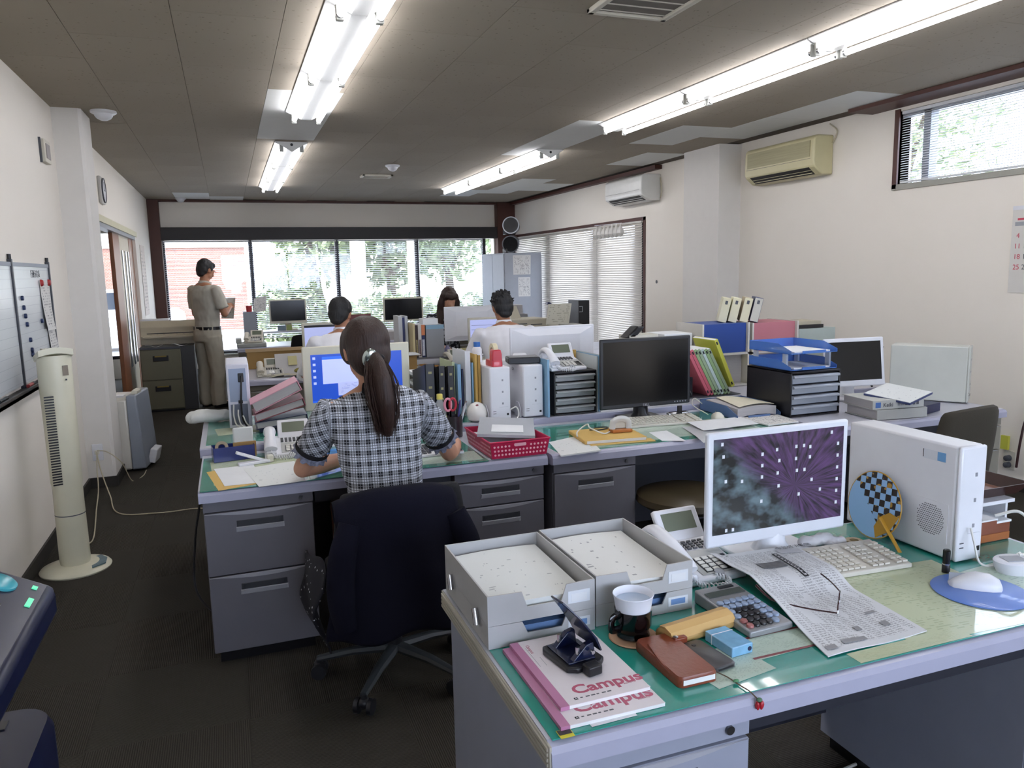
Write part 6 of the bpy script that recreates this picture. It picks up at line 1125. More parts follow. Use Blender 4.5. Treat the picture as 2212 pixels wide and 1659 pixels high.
folder('pale blue folders standing on the tower side of the drawer unit', 1.508, 3.62, Z2, .012, .26, .30, CLB)
for k in range(3): folder('pale folder %s the black monitor beside the drawer unit' % ('nearest', 'second from', 'third from')[k], 1.822-k*.007, 3.645+k*.006, Z2, .006, .28, .305-.004*k, (LBL, CLB, LBL)[k])
tag(G().box(1.735, 1.80, 3.90, 3.92, Z2+.23, Z2+.31).obj('kraft_card', KRAFT), 'kraft card sticking up behind the drawer unit', 'card')
mB, *_ = monitor('black widescreen monitor, switched off', 1.735, 2.262, .775, 1.135, 3.47, .016, DARK, SCREENOFF, .22, .18, Z1, stand_y=.06, neck=BLACK, bzb=.022)
txt('DELL', .018, mt('logo_grey', '#b0b2b8', .3), mB, (.0, -.0015, .0755+.0), (PI/2, 0, 0), align='CENTER', name='logo')
for k in range(5): G().lathe([(.0035, 0), (.0035, .0015)], n=10, M=Matrix.Translation((.17+k*.016, -.001, .085)) @ Matrix.Rotation(PI/2, 4, 'X')).obj('button', GREYP, mB)
monitor('white monitor seen from the back behind the telephone', 1.52, 2.06, .80, 1.16, 4.22, .02, WHITE, SCREENOFF, .22, .18, Z2, rz=PI)
keyboard('ivory keyboard before the black monitor', (2.02, 3.375, Z1), -.1); mouse('ivory mouse next to the keyboard of the black monitor', (2.345, 3.34, Z1), -.4, OFFW)
cord('ivory mouse cable looping up behind the mouse', [(2.33, 3.40, Z1+.012), (2.30, 3.50, Z1+.05), (2.35, 3.56, Z1+.075), (2.42, 3.58, Z1+.03)], .0025, OFFW)
t = thing('kraft_parcel', 'thick kraft envelope of papers with cables on it', 'envelope', (1.62, 3.20, Z1), -.12); G().box(-.14, .16, -.13, .12, 0, .018).obj('envelope_body', KRAFT, t, bev=.004); G().box(-.13, .155, -.132, -.128, .003, .015).obj('papers', PAPER, t); G().box(-.12, .19, -.16, -.10, .0, .002).obj('flap', KRAFT, t)
cord('white cable lying in a loop on the kraft envelope', [(1.47, 3.18, Z1+.02), (1.50, 3.24, Z1+.03), (1.56, 3.26, Z1+.055), (1.545, 3.20, Z1+.05), (1.60, 3.17, Z1+.024), (1.66, 3.21, Z1+.022)], .0035, CWM); cord('thin black cable curled on the kraft envelope', [(1.58, 3.28, Z1+.022), (1.63, 3.26, Z1+.022), (1.68, 3.28, Z1+.024), (1.67, 3.315, Z1+.022), (1.62, 3.31, Z1+.022)], .003, CORDB)
t = thing('clear_punch', 'small clear hole punch on an orange base by the kraft envelope', 'hole punch', (1.70, 3.19, Z1+.02), -.1); G().box(-.05, .05, -.025, .03, 0, .014).obj('base', mt('orange_base', '#b06a2c', .35), t, bev=.003); G().tube(bez([(-.042, 0, .014), (-.036, 0, .05), (0, 0, .062), (.036, 0, .05), (.042, 0, .014)], 6), [(.004, .015)]*25, 8).obj('lever', mt('clear_lever', '#c9cac6', .2), t, True); G().box(-.045, .045, .005, .025, .014, .055).obj('housing', OFFW, t, bev=.004)
flat('paper_sheet', 'white papers on the desk corner beside the red basket', [(1212, 984), (1298, 972), (1262, 938), (1186, 955)], Z1, DOC, th=.006); flat('paper_sheet', 'white paper strip before the ivory keyboard', [(1430, 952), (1482, 952), (1440, 930), (1402, 934)], Z1, PAPER)
flat('paper_sheet', 'crumpled plastic sleeve behind the nearest monitor', [(1520, 958), (1600, 940), (1560, 905), (1470, 918)], Z1+.004, mt('sleeve', '#c5c8cc', .25), sag=.006); flat('paper_sheet', 'large white sheet on the desk behind the nearest monitor', [(1520, 930), (1640, 915), (1600, 900), (1485, 912)], Z1+.012, PAPER)
# chrome stand under the black monitor
t = thing('card_stand', 'small chrome gadget under the black monitor', 'gadget', (2.17, 3.44, Z1)); G().box(-.06, .06, -.012, .02, 0, .035).obj('plate', CHROME, t, bev=.006); G().box(-.012, .012, -.02, -.012, 0, .07).obj('stem', BLACK, t)
# blue letter tray and black drawers
LBT = mt('blue_tray_plastic', '#5f7ba8', .25, alpha=.85)
def dtray(label, x0, x1, y0, y1, z, h, mat, rz=0):
    t = thing('document_tray', label, 'letter tray', ((x0+x1)/2, (y0+y1)/2, z), rz); w_, d_ = (x1-x0)/2, (y1-y0)/2; k = .003
    G().box(-w_, w_, -d_, d_, 0, k).obj('floor', mat, t); G().loft([[(-w_, -d_, 0), (-w_, d_, 0), (-w_, d_, h), (-w_, -d_+.10, h), (-w_, -d_, h*.35)], [(-w_+k, -d_, 0), (-w_+k, d_, 0), (-w_+k, d_, h), (-w_+k, -d_+.10, h), (-w_+k, -d_, h*.35)]]).obj('side', mat, t); G().loft([[(w_, -d_, 0), (w_, d_, 0), (w_, d_, h), (w_, -d_+.10, h), (w_, -d_, h*.35)], [(w_-k, -d_, 0), (w_-k, d_, 0), (w_-k, d_, h), (w_-k, -d_+.10, h), (w_-k, -d_, h*.35)]]).obj('side', mat, t); G().box(-w_, w_, d_-k, d_, 0, h).obj('back', mat, t); G().box(-w_*.5, w_*.5, -d_-.001, -d_+k, 0, h*.3).obj('front_lip', mat, t); return t
dtray('smoky blue letter tray piled with papers beside the black monitor', 2.41, 2.68, 3.26, 3.60, Z1, .06, LBT); tag(G().grid(lambda u, v: (2.425+.24*u, 3.28+.28*v, Z1+.052+.012*math.sin(u*3+v)), 4, 4, th=.046).obj('paper_stack', GPG), 'stack of papers in the smoky blue tray', 'paper'); tag(G().grid(lambda u, v: (2.44+.22*u+.04*v, 3.29+.26*v, Z1+.062+.012*math.sin(u*3+v)), 4, 4, th=.002).obj('paper_sheet', mt('cream_form', '#d8d2bb', .7)), 'cream form on top of the smoky blue tray', 'paper')
BD = drawer_unit('black unit with clear silver drawers beside the white monitor', 2.69, 3.01, 3.20, 3.56, Z1, .235, 4, BLACK, mt('clear_drawer', '#a3a9b3', .2, metal=.3)); 
CLBT = mt('clear_blue_tray', '#4c7fd0', .2, alpha=.7)
dtray('lower blue letter tray on the black drawer unit', 2.70, 3.0, 3.22, 3.56, Z1+.24, .05, CLBT); dtray('upper blue letter tray on the black drawer unit', 2.70, 3.0, 3.22, 3.56, Z1+.325, .05, CLBT)
for s in (2.705, 2.983):
    for y_ in (3.26, 3.5): tag(G().box(s, s+.012, y_, y_+.03, Z1+.244, Z1+.324).obj('tray_riser', mt('riser_clear', '#b9c3d2', .3, alpha=.7)), 'clear riser between the blue trays, %s %s' % ('front' if y_ < 3.4 else 'rear', 'aisle side' if s < 2.9 else 'wall side'), 'riser')
tag(G().box(2.74, 2.97, 3.24, 3.5, Z1+.244, Z1+.250).obj('paper_sheet', PAPER), 'papers in the lower blue tray', 'paper'); tag(G().box(2.74, 2.97, 3.24, 3.5, Z1+.329, Z1+.335).obj('paper_sheet', PAPER), 'papers in the upper blue tray', 'paper')
flat('booklet', 'black and white booklet in front of the black drawer unit', [(1660, 918), (1725, 910), (1680, 895), (1595, 902)], Z1+.008, NOTE, 'booklet', .006)
# coloured binders leaning on the rack of the facing desk
SPN = {'p': '#c2616e', 'g': '#8fa878', 'w': '#b9c9c3', 'y': '#c3c24e', 'v': '#93a587'}
for k, (c_, lb) in enumerate((('p', 'first pink binder of the leaning coloured row'), ('p', 'second pink binder of the leaning coloured row'), ('g', 'first green binder of the leaning coloured row'), ('v', 'second green binder of the leaning coloured row'), ('w', 'pale mint binder in the leaning coloured row'), ('g', 'third green binder of the leaning coloured row'), ('v', 'last green binder next to the yellow one'), ('y', 'yellow binder at the end of the leaning row'))):
    t = thing('binder', lb, 'binder', (2.60+k*.0235, 3.80, Z2+.003+(.04 if k == 7 else 0))); t.rotation_euler = (0, -.50 if k < 7 else -.42, 0); m_ = mt('binder_'+c_, SPN[c_], .45)
    G().box(0, .019 if k < 7 else .024, 0, .23, 0, .31).obj('cover', m_, t, bev=.002); G().box(.003, .016, .004, .225, .306, .3115).obj('pages', PAPER, t)
    for q in (.02, .285): G().box(.005, .014, -.001, .001, q-.006, q+.012).obj('spine_mark', BLACK, t)
t = thing('bookend', 'grey bookend box the coloured binders rest in', 'bookend', (2.40, 3.79, Z2-.0)); G().box(0, .004, 0, .26, 0, .16).obj('side', MIDG, t); G().box(0, .42, 0, .26, 0, .003).obj('floor', DGREY, t); G().box(.0, .10, .02, .26, .003, .12).obj('block', BLACK, t)
FRW = mt('rack_white', '#c9c5bd', .5)
def rack(label, x0, x1, y0, y1, z, h, front):
    t = thing('file_rack', label, 'file rack', (x0, y0, z)); w_, d_ = x1-x0, y1-y0
    for a, b in ((0, .012), (w_-.012, w_)): G().box(a, b, 0, d_, 0, h).obj('side', FRW, t)
    for zz in (0, h*.5): G().box(0, w_, 0, d_, zz, zz+.012).obj('shelf', FRW, t)
    G().box(.014, w_-.014, .02, d_-.02, h*.5+.013, h-.004).obj('file_block', front, t); G().box(.014, w_-.014, .06, d_-.02, .013, h*.48).obj('file_block', GPG, t); return t
rack('white file rack holding a large blue folder', 2.73, 3.08, 4.06, 4.36, Z2, .40, mt('royal_blue', '#22448f', .4)); rack('white file rack with pink folder on its front', 3.10, 3.46, 4.06, 4.36, Z2, .395, mt('salmon', '#b9727c', .5))
for k, (m_, lb) in enumerate(((CREAM, 'cream box file leaning on top of the racks, first'), (CREAM, 'cream box file leaning on top of the racks, second'), (mt('torn_file', '#bdb096', .6), 'torn cream box file on top of the racks, third'), (mt('navy_catalog', '#262f5c', .4), 'navy catalogue file at the end of the row on the racks'))):
    t = thing('box_file', lb, 'box file', (2.93+k*.055+(.01 if k > 1 else 0), 4.19-k*.03, Z2+.405)); t.rotation_euler = (0, .22, -.55)
    G().box(0, .052, .0, .20, 0, .155).obj('body', m_, t, bev=.002); G().box(.002, .05, -.002, 0, .003, .152).obj('spine', CREAM if k < 3 else mt('spine_grey', '#c5c2b8', .5), t); G().box(.018, .034, -.003, -.0019, .115, .138).obj('spine_mark', DGREY, t)
    if k == 3:
        for q in (.125, .108, .07, .05): G().box(.0522, .053, .02, .13, q, q+.010).obj('printed_line', GREYP, t)
t = thing('white_carton', 'white carton with a small arrow print behind the black monitor', 'carton', (2.64, 4.14, Z2)); G().box(-.13, .07, 0, .22, 0, .345).obj('carton_body', PAPER, t, bev=.003); G().box(-.02, -.005, -.001, 0, .31, .328).obj('arrow_mark', BLACK, t); G().box(.005, .02, -.001, 0, .31, .328).obj('code_mark', DGREY, t)
t = thing('label_printer', 'black curved device leaning behind the black monitor', 'device', (2.33, 4.18, Z2)); G().box(-.04, .16, .0, .14, 0, .345).obj('support', OFFW, t); G().loft([[(-.06, y, .33), (.02, y, .40), (.07, y, .395), (.0, y, .325)] for y in (0, .1)]).obj('cover', BLACK, t, bev=.01)
cord('black monitor cable hanging behind the black monitor', [(2.27, 3.56, 1.06), (2.31, 3.58, .98), (2.30, 3.58, .87), (2.33, 3.56, .80)], .005, CORDB)
# white monitor by the wall, fallen binders, tower
monitor('white framed monitor by the wall, switched off', 3.17, 3.56, .785, 1.065, 3.47, .022, WHITE, SCREENOFF, .2, .18, Z1, tilt=.14, rz=-.12, bzb=.035)
t = thing('book_pile', 'books and cartons stacked behind the white wall monitor', 'books', (3.54, 4.15, Z2)); G().box(0, .30, 0, .22, 0, .33).obj('carton', mt('pale_carton', '#a9b3ac', .6), t); G().box(-.05, .2, .0, .2, .332, .355).obj('book', BLACK, t); G().box(-.06, .19, .01, .2, .356, .378).obj('book', mt('tan_book', '#b2aa94', .6), t)
LG = mt('binder_grey', '#b3b4b0', .5)
binder('lower grey ring binder lying on the wall desk', (3.02, 2.955, Z1), (.30, .24, .05), (0, 0, -.10), LG, GPG); kb = binder('grey binder with printed title lying on another binder', (3.005, 2.97, Z1+.052), (.30, .24, .045), (0, 0, -.12), mt('binder_pale', '#bcbdb8', .5), GPG)
txt('Keiki', .028, INK, kb, (.06, -.0025, .012), (PI/2, 0, 0), ext=.0002, name='spine_title', bold=.0006); [G().box(.145+q*.022, .159+q*.022, -.003, -.0018, .014, .030).obj('spine_glyph', GREYP if q < 2 else INK, kb) for q in range(6)]; G().box(.015, .045, -.003, -.0018, .008, .036).obj('blue_mark', mt('mark_blue', '#4f76b5', .5), kb)
t = thing('open_binder', 'open file with a white typed page tilted on the fallen binders', 'file', (3.22, 3.02, Z1+.10), .35); t.rotation_euler = (.10, -.12, .3); G().box(-.10, .14, -.11, .13, 0, .010).obj('cover', mt('indigo_cover', '#3a4674', .4), t); G().grid(lambda u, v: (-.098+.236*u, -.108+.236*v, .0125), 1, 1, th=.002).obj('page', DOC, t)
binder('grey binder with curved pages by the chair', (3.30, 2.95, Z1), (.22, .2, .045), (0, 0, .3), NVBN, PAPER)
tower('pale computer tower by the wall with a round side grille', 3.68, 3.82, 3.10, 3.50, Z1, .315, mt('tower_pale', '#c4c6be', .4), rz=.62)
cord('black cable arching from the back of the wall tower', [(3.60, 3.50, 1.0), (3.53, 3.53, .96), (3.50, 3.54, .86), (3.56, 3.53, .76)], .006, CORDB); cord('dark red cable lying under the white wall monitor', [(3.42, 3.33, Z1+.02), (3.50, 3.36, Z1+.045), (3.62, 3.40, Z1+.03), (3.44, 3.38, Z1+.01)], .005, mt('maroon_cord', '#3a1f20', .5))
# ================================================================ the far desks
ZF = .7022
MBL = mt('monitor_ivory', '#c9c6b6', .45)
N = NT('mail_screen', .3); N.p.inputs['Base Color'].default_value = (.05, .05, .1, 1); N.p.inputs['Emission Color'].default_value = lin('#b7c0f2'); N.p.inputs['Emission Strength'].default_value = .6; MAILS = N.m
mC, wC, aC, bC, _m = monitor('pale monitor with a lit lilac screen before the man beside the aisle', .545, .96, .80, 1.10, 6.48, .02, MBL, MAILS, .22, .18, ZF)
onscr(mC, wC, aC, bC, 0, 1, .93, 1, BLACK, 'tool_bar', -.002, .02, .02)
mD, wD, aD, bD, _m = monitor('pale monitor with a lit lilac screen before the spiky-haired man', 1.955, 2.36, .80, 1.085, 6.48, .02, MBL, MAILS, .22, .18, ZF)
onscr(mD, wD, aD, bD, .04, .5, .02, .10, NAVY, 'task_button', -.002, .02, .02)
for v in (.25, .45, .65, .8): onscr(mD, wD, aD, bD, .03, .9, v, v+.01, DGREY, 'screen_line', -.002, .02, .02)
monitor('white monitor seen from behind in front of the long-haired woman', 1.885, 2.40, .84, 1.165, 7.02, .02, WHITE, SCREENOFF, .22, .18, ZF, rz=PI)
monitor('dark ivory-framed monitor near the shop window above the black chair', .44, .86, .93, 1.21, 9.42, .016, MBL, SCREENOFF, .2, .18, .852, bzb=.03); monitor('dark ivory-framed monitor near the shop window beyond the books', 1.77, 2.27, .90, 1.19, 9.42, .02, MBL, SCREENOFF, .22, .18, .80, bzb=.02)
for x0, x1, z, lb in ((.34, 1.15, .85, 'low shelf carrying the dark monitor near the shop window'), (1.5, 2.6, .798, 'low shelf carrying the second dark monitor')):
    t = thing('desk_shelf', lb, 'shelf', (0, 9.32, .702)); G().box(x0, x1, 0, .34, z-.702-.018, z-.702).obj('board', TOPM, t)
    for x in (x0, x1-.02): G().box(x, x+.02, .02, .34, 0, z-.702-.018).obj('side', MIDG, t)
def simple_phone(label, loc, rz, mat): return telephone(label, loc, rz, False, mat)
simple_phone('small white telephone on the aisle-side desk of the seated man', (.275, 6.40, ZF), .0, mt('phone_ivory', '#cfcabc', .4)); simple_phone('ivory fax telephone on the desk near the shop window', (.24, 9.15, ZF+.05), -.1, mt('phone_ivory', '#cfcabc', .4)); simple_phone('ivory telephone behind the files before the spiky-haired man', (1.795, 6.30, ZF), .1, mt('phone_ivory', '#cfcabc', .4)); simple_phone('small telephone near the shop window beyond the ponytail', (1.48, 9.12, ZF), 0, mt('phone_ivory', '#cfcabc', .4))
t = thing('fax_machine', 'grey fax base under the ivory telephone near the window', 'fax', (.21, 9.14, ZF)); G().box(-.15, .16, -.14, .15, 0, .048).obj('base', mt('fax_grey', '#a5a8a4', .5), t, bev=.01); G().box(-.16, -.10, -.1, .12, .048, .10).obj('side_unit', mt('fax_grey', '#a5a8a4', .5), t, bev=.01)
t = thing('cardboard_box', 'long cardboard box behind the small white telephone', 'box', (.12, 6.90, .702)); G().box(0, .50, .0, .3, 0, .14).obj('carton', CARD, t); G().box(-.01, .51, -.01, .31, .14, .146).obj('lid', mt('cardboard_lid', '#8a6e40', .8), t)
t = thing('desk_calendar', 'standing desk calendar with a yellow note beside the blue monitor', 'calendar', (.42, 6.42, ZF), .0); G().loft([[(-.10, 0, 0), (.12, 0, 0), (.12, .004, 0), (-.10, .004, 0)], [(-.10, .05, .16), (.12, .05, .16), (.12, .054, .16), (-.10, .054, .16)]]).obj('page', mt('cal_page', '#c3c1c0', .7), t); G().loft([[(.0, -.001, .07), (.07, -.001, .07), (.07, .0, .07), (.0, .0, .07)], [(.0, .044, .14), (.07, .044, .14), (.07, .046, .14), (.0, .046, .14)]]).obj('note', mt('note_yellow', '#c6bf8e', .7), t); G().loft([[(-.10, .10, 0), (.12, .10, 0), (.12, .104, 0), (-.10, .104, 0)], [(-.10, .05, .16), (.12, .05, .16), (.12, .054, .16), (-.10, .054, .16)]]).obj('back_leg', BLACK, t)
for k, (x, y, lb) in enumerate(((.40, 6.26, 'papers spread in front of the small white telephone'), (.55, 6.22, 'curled paper at the seated man\'s desk edge'))): tag(G().grid(lambda u, v: (-.12+.24*u, -.05+.1*v, .006+.012*math.sin(u*4+k)), 6, 3, th=.002).obj('paper_sheet', mt('old_paper', '#bdb79f', .7), None, loc=(x, y, ZF+.002)), lb, 'paper')
t = thing('snack_bag', 'striped yellow-green snack bag under the desk calendar', 'bag', (.52, 6.30, ZF+.012)); g = G(); g.ell((0, 0, .025), (.07, .03, .025), 12); put(blob(g, .006, 3), 'bag', mt('bag_stripes', '#8d8440', .3, var=.9, scale=14, stretch=(4, .2, .2)), t)
# grey chair-side details near window
t = thing('document_holder', 'tilted white papers and red cup near the shop window', 'papers', (.17, 9.34, .702)); G().box(-.02, .12, .0, .18, 0, .38).obj('pc_case', mt('pc_grey', '#8c9099', .4), t); G().lathe([(.03, .38), (.034, .45), (.03, .45), (.028, .385)], n=16, c=(.05, .06, 0)).obj('cup', mt('red_cup', '#b02c34', .4), t, True); G().grid(lambda u, v: (.09+.14*u+.02*v, .02, .36+.17*v+.03*u), 4, 4, th=(0, .002, 0)).obj('pinned_paper', NOTE, t)
t = thing('red_panel_box', 'box with a dark red open lid beyond the seated man', 'box', (.93, 7.42, .702)); G().box(0, .26, 0, .12, 0, .28).obj('case', MBL, t); G().box(-.02, .36, .10, .12, .28, .40).obj('lid', mt('dark_red_lid', '#6b2a2c', .5), t)
t = thing('desk_fittings', 'small grey and green cards under the far dark monitor', 'cards', (.52, 9.36, .851)); G().box(0, .09, 0, .006, 0, .06).obj('card', mt('slate_card', '#6b7d8a', .4), t); G().box(.10, .16, .01, .016, 0, .065).obj('card', mt('green_card', '#8d9a5e', .5), t)
# books between the men
bk = (('#b3b5b8', .034, .30, 'tall grey file box with a blue and white spine'), ('#27305c', .020, .29, 'dark blue slim binder next to the grey file box'), ('#b9bcc0', .025, .30, 'pale grey binder next to the dark blue one'))
x = 1.345
for k, (hx, w_, h_, lb) in enumerate(bk):
    t = thing('book', lb, 'book', (x, 6.50, ZF+.12)); G().box(0, w_, 0, .21, 0, h_).obj('cover', mt('bk%d' % k, hx, .5), t, bev=.001); G().box(.004, w_-.004, .003, .206, .003, h_+.001).obj('pages', PAPER, t); x += w_+.001
x = 1.436
for k, (hx, w_, h_, lb) in enumerate((('#c2b48a', .018, .29, 'tan paperback in the book row'), ('#33201d', .024, .275, 'dark brown book in the book row'), ('#c4c0b8', .028, .275, 'white book with red and black characters on its spine'), ('#1f2a54', .030, .275, 'navy book with an orange top in the book row'))):
    t = thing('book', lb, 'book', (x, 6.36, ZF+.075)); G().box(0, w_, 0, .19, 0, h_).obj('cover', mt('bk2%d' % k, hx, .5), t, bev=.001); G().box(.004, w_-.004, .003, .186, .003, h_+.001).obj('pages', PAPER, t)
    if k: G().box(.005, w_-.005, -.001, 0, h_*.05, h_*.55).obj('spine_print', mt('bk2p%d' % k, ('', '#8d7f5a', '#6d5a5a', '#b9bcc6')[k], .5, var=.6, scale=120), t)
    if k == 3: G().box(0, w_, -.0012, .0, h_*.68, h_).obj('orange_band', mt('orange_band', '#c4764a', .5), t)
    x += w_+.001
t = thing('file_organizer', 'grey and light blue file organizer behind the row of books', 'file box', (1.548, 6.36, ZF+.075)); G().box(0, .155, 0, .2, 0, .27).obj('body', mt('organizer_grey', '#8b8e92', .5), t); G().box(0, .155, -.001, .0, .235, .27).obj('blue_band', mt('organizer_blue', '#7fa2b8', .4), t); G().box(-.01, .12, .05, .2, .27, .32).obj('papers', PAPER, t)
t = thing('shelf_stand', 'low metal stand carrying the row of books', 'stand', (1.34, 6.33, ZF)); G().box(.09, .40, 0, .24, .062, .074).obj('board', MIDG, t); G().box(.09, .10, 0, .24, 0, .062).obj('leg', MIDG, t); G().box(.39, .40, 0, .24, 0, .062).obj('leg', MIDG, t)
t = thing('cardboard_box', 'cardboard box in front of the books beside the ponytail', 'box', (1.26, 6.18, ZF)); G().box(0, .16, 0, .28, 0, .118).obj('carton', CARD, t); G().box(-.09, .19, -.02, .2, .119, .123).obj('open_flap', PAPER, t)
tag(G().grid(lambda u, v: (1.44+.18*u, 6.19+.1*v, ZF+.02+.01*math.sin(u*5)), 5, 3, th=.002).obj('envelope', mt('orange_envelope', '#b8863e', .6)), 'orange envelope on the desk before the row of books', 'envelope')
t = thing('paper_tray_unit', 'grey stacked paper trays between the monitor and the black files', 'tray', (1.02, 4.20, ZR+.0042)); 
for k in range(4): G().box(-.08, .0, 0, .2, .012+k*.055, .018+k*.055).obj('shelf', MIDG, t); G().box(-.075, -.005, .0, .18, .018+k*.055, .034+k*.055).obj('papers', PAPER, t)
G().box(-.003, .0, 0, .2, 0, .22).obj('side', MIDG, t)
# right end of the far desks
tower('grey-beige computer tower on the far desk beside the spiky-haired man', 2.98, 3.14, 6.55, 6.86, ZF, .27, mt('tower_beige', '#a5a59c', .5)); tag(G().grid(lambda u, v: (2.80+.24*u+.03*v, 6.74, ZF+.275+.19*v), 4, 4, th=(0, .003, 0)).obj('wall_map', printed('map_print', '#c9c5b4', '#9a9684', 10, 8)), 'cream printed card standing on the grey-beige tower', 'card')
t = thing('pc_tower', 'tall slim black computer with a white outlined logo', 'computer', (3.46, 7.35, ZF)); G().box(-.062, .062, -.06, .2, 0, .465).obj('case', BLACK, t, bev=.003)
for a in ((-.055, -.02, -.062, .40, .403), (-.055, -.02, -.062, .345, .348), (-.02, -.017, -.062, .345, .403)): G().box(a[0], a[1], a[2], -.0595, a[3], a[4]).obj('logo_line', WHITE, t)
t = thing('laser_printer', 'beige laser printer on the far desk behind the spiky-haired man', 'printer', (2.55, 7.10, ZF)); PB = mt('printer_beige', '#b9b3a0', .5); G().box(-.02, .42, .0, .34, .14, .31).obj('body', PB, t, bev=.012); G().box(0, .4, .02, .32, 0, .14).obj('stand', MIDG, t); G().box(.04, .2, -.003, 0, .26, .268).obj('slot', DGREY, t); G().box(.24, .36, -.003, 0, .25, .258).obj('slot', DGREY, t); G().loft([[(.02, .16, .31), (.2, .16, .31), (.2, .17, .31), (.02, .17, .31)], [(.0, .24, .43), (.18, .24, .43), (.18, .25, .43), (.0, .25, .43)]]).obj('paper_support', PB, t); G().box(.3, .35, -.004, 0, .20, .215).obj('logo', mt('logo_purple', '#6b4a66', .5), t)
t = thing('phone_cradle', 'dark curved device on the beige printer end', 'device', (3.06, 7.2, ZF)); G().box(-.06, .10, 0, .2, 0, .3).obj('stand', MBL, t); G().tube(bez([(-.04, .04, .45), (.0, .04, .44), (.04, .04, .38), (.03, .04, .31)], 5), [(.03, .014)]*16, 10).obj('arm', NAVY, t, True)
cord('black cable behind the spiky-haired man beside the tower', [(2.90, 6.60, .93), (2.84, 6.58, .87), (2.88, 6.56, .78), (2.80, 6.5, .71)], .008, CORDB)
t = thing('tissue_pack', 'small clutter of cartons under the white-backed monitor', 'boxes', (1.86, 6.62, ZF)); G().box(0, .12, 0, .08, 0, .09).obj('carton', CARD, t); G().box(.06, .13, -.01, .0, .05, .11).obj('note', mt('note_yellow', '#c6bf8e', .7), t); G().lathe([(.03, 0), (.03, .10), (.012, .14)], n=14, c=(-.06, .0, 0)).obj('bottle', mt('lilac_bottle', '#8d87a8', .3), t, True)
for k, (x, z, lb) in enumerate(((2.60, .702, 'pile of papers behind the long-haired woman'), (1.55, .702, 'white carton near the shop window'))): tag(G().box(x, x+.3, 9.1, 9.35, z, z+(.22, .1)[k]).obj('paper_stack', GPG), lb, 'paper')
tag(G().box(3.10, 3.5, 9.0, 9.6, 0, .95).obj('low_cabinet', mt('far_cabinet', '#8d8f92', .5), bev=.004), 'grey low cabinet behind the long-haired woman', 'cabinet')
tag(G().box(3.12, 3.45, 9.05, 9.4, .951, 1.06).obj('paper_stack', GPG), 'stack of files on the far low cabinet', 'paper')
# ================================================================ outside
ASPH = mt('asphalt', '#b5b5b2', .9, var=.1, scale=3); KERB = mt('concrete', '#b5b3ac', .8)
struct(G().box(-40, 45, YB+.13, 60, -.3, -.2), 'ground_outside', ASPH); struct(G().box(-40, XL-2.5, -20, YB+.12, -.3, -.2).box(XR+.3, 45, -20, YB+.13, -.3, -.2), 'ground_sides', ASPH); struct(G().box(-40, 45, -30, YF-.3, -.3, -.2), 'ground_front', ASPH)
N = NT('brick_facade', .8); br = N.n('TexBrick'); br.inputs['Scale'].default_value = 6; br.inputs['Color1'].default_value = lin('#6a3f33'); br.inputs['Color2'].default_value = lin('#774a3c'); br.inputs['Mortar'].default_value = lin('#93857a'); N.l(N.map(N.tc.outputs['Object'], (1, 1, 1), (PI/2, 0, 0)), br.inputs['Vector']); N.col(br.outputs[0]); BRK = N.m
b = thing('building', 'brick building with white bands across the road', 'building', (-9.0, 26.5, -.2)); G().box(0, 9.6, 0, 6, 0, 2.6).obj('brick_wall', BRK, b); G().box(0, 9.6, -.05, 6, 2.6, 3.7).obj('white_band', KERB, b); G().box(0, 9.6, 0, 6, 3.7, 5.2).obj('brick_wall', BRK, b); G().box(-.1, 9.7, -.1, 6, 5.2, 8).obj('white_upper_wall', KERB, b)
b = thing('building', 'pale building far behind the trees', 'building', (3, 40, -.2)); G().box(0, 16, 0, 6, 0, 7).obj('wall', mt('pale_wall', '#cfcac0', .8), b)
for k in range(5):
    w_ = G().box(9+k*1.3, 9.9+k*1.3, -.03, .02, 4.2, 5.4).obj('window', mt('dark_pane', '#3a444e', .2), b); G().box(9.42+k*1.3, 9.48+k*1.3, -.05, -.03, 4.2, 5.4).obj('mullion', KERB, w_)
LF = mt('leaf_green', '#75835c', .7, var=.4, scale=3); LF2 = mt('leaf_dark', '#64724f', .7, var=.4, scale=3); BARK = mt('bark', '#4e4438', .9, var=.2)
def foliage(n, rx, ry, rz_, c, size):
    g = G()
    for _ in range(n):
        while True:
            p = V((rnd.uniform(-1, 1), rnd.uniform(-1, 1), rnd.uniform(-1, 1)))
            if .25 < p.length < 1: break
        p = V((c[0]+p.x*rx, c[1]+p.y*ry, c[2]+p.z*rz_)); a = V((rnd.gauss(0, 1), rnd.gauss(0, 1), rnd.gauss(0, 1))).normalized(); b_ = a.orthogonal().normalized(); s_ = size*rnd.uniform(.6, 1.4); g.add([p-a*s_, p+b_*s_*.5, p+a*s_, p-b_*s_*.5], [(0, 1, 2, 3)])
    return g
def tree(label, x, y, h, r, n, m_):
    t = thing('tree', label, 'tree', (x, y, -.2)); G().tube(bez([(0, 0, 0), (.05, .02, h*.3), (-.06, .0, h*.6), (.05, 0, h*.85)], 5), [.14-.006*i for i in range(16)], 8).obj('trunk', BARK, t, True)
    for k in range(3): G().tube([(0, 0, h*.35+.1*k), (.5*math.cos(k*2.1), .4*math.sin(k*2.1), h*.6), (.9*math.cos(k*2.1), .7*math.sin(k*2.1), h*.8)], [.07, .05, .02], 6).obj('branch', BARK, t, True)
    foliage(n, r, r*.9, h*.36, (0, 0, h*.68), .11).obj('foliage', m_, t, kind='stuff'); return t
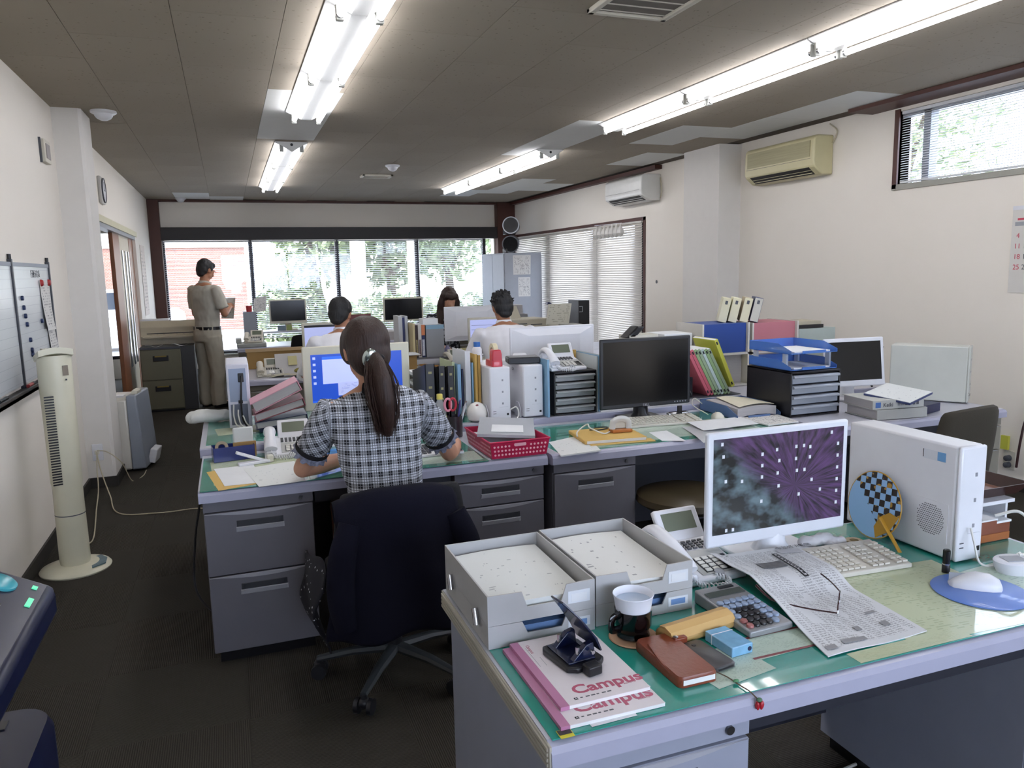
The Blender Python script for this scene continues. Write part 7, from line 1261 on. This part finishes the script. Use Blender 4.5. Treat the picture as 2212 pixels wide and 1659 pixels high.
tree('tree with a leaning white prop outside the second blind', 1.9, 17.6, 4.2, 1.0, 1500, LF); tree('spreading tree outside the third blind', 3.6, 18.2, 4.0, 1.5, 2400, LF2); tree('tree in the gap of the third and fourth blinds', 5.3, 19.2, 4.4, 1.2, 1700, LF); tree('small rounded tree outside the last blind', 7.9, 21.0, 3.4, 1.1, 1600, LF2); tree('tree seen through the high strip window', 12.0, 11.6, 6.5, 2.0, 2600, LF)
for k, (x, y, w_, h_, lb) in enumerate(((1.25, 17.2, .8, 1.6, 'bushy shrub at the end of the first blind'), (3.2, 15.5, 1.4, 1.2, 'trimmed hedge below the second and third blinds'), (7.0, 18.6, 2.0, 1.2, 'trimmed hedge outside the last blind'))):
    t = thing('hedge', lb, 'hedge', (x, y, -.2)); G().tube([(0, 0, 0), (0, 0, h_*.6)], .05, 6).obj('stem', BARK, t); foliage(1800, w_, .5, h_*.55, (0, 0, h_*.55), .08).obj('foliage', LF2, t, kind='stuff')
for x, y, r_, lb in ((2.62, 16.5, .16, 'wide white canopy column outside the second blind'), (3.82, 16.6, .13, 'white canopy column at the edge of the second blind'), (5.9, 17.0, .16, 'white canopy column outside the third blind')):
    t = thing('canopy_column', lb, 'column', (x, y, -.2)); G().cyl((0, 0, 0), (0, 0, 3.1), r_, n=20).obj('shaft', PILL, t, True); G().box(-r_*1.4, r_*1.4, -r_*1.4, r_*1.4, 0, .12).obj('foot', KERB, t)
t = thing('canopy', 'white canopy roof edge outside the window', 'canopy', (0, 16.6, 2.9)); G().box(2.3, 6.4, -.3, .7, 0, .5).obj('fascia', PILL, t)
t = thing('tree_prop', 'white leaning pole propping the first tree', 'pole', (2.05, 16.9, -.2)); G().cyl((.12, 0, 0), (-.25, .5, 2.6), .05, n=10).obj('pole', PILL, t, True); G().box(.04, .2, -.06, .06, 0, .04).obj('footing', KERB, t)
# parked car beyond the lobby window
t = thing('car', 'white parked car seen through the lobby window', 'car', (-3.1, 20.5, -.2), .1); CW = mt('car_white', '#d6d8dc', .25, coat=.6); CGL = mt('car_glass', '#252c36', .1)
pr = [(-2.0, .25), (-2.05, .6), (-1.9, .85), (-1.2, .95), (-.6, 1.42), (.9, 1.45), (1.6, .98), (2.05, .9), (2.1, .3)]
G().loft([[(a, -.8, b) for a, b in pr], [(a, .8, b) for a, b in pr]]).obj('body', CW, t, bev=.06)
for s in (-1, 1): G().loft([[(a, s*.805, b) for a, b in ((-1.05, .98), (-.55, 1.36), (.85, 1.38), (1.35, 1.0))], [(a, s*.80, b) for a, b in ((-1.05, .98), (-.55, 1.36), (.85, 1.38), (1.35, 1.0))]]).obj('side_window', CGL, t)
G().loft([[(-1.15, -.7, 1.0), (-1.15, .7, 1.0), (-.66, .62, 1.40), (-.66, -.62, 1.40)], [(-1.17, -.7, 1.01), (-1.17, .7, 1.01), (-.68, .62, 1.41), (-.68, -.62, 1.41)]]).obj('windscreen', CGL, t)
for x in (-1.3, 1.35):
    for s in (-1, 1): w_ = G().cyl((x, s*.82, .3), (x, s*.64, .3), .3, n=20).obj('wheel', BLACK, t, True); G().cyl((x, s*.83, .3), (x, s*.8, .3), .18, n=16).obj('hub', CHROME, w_)
bpy.data.scenes.remove(TMP)
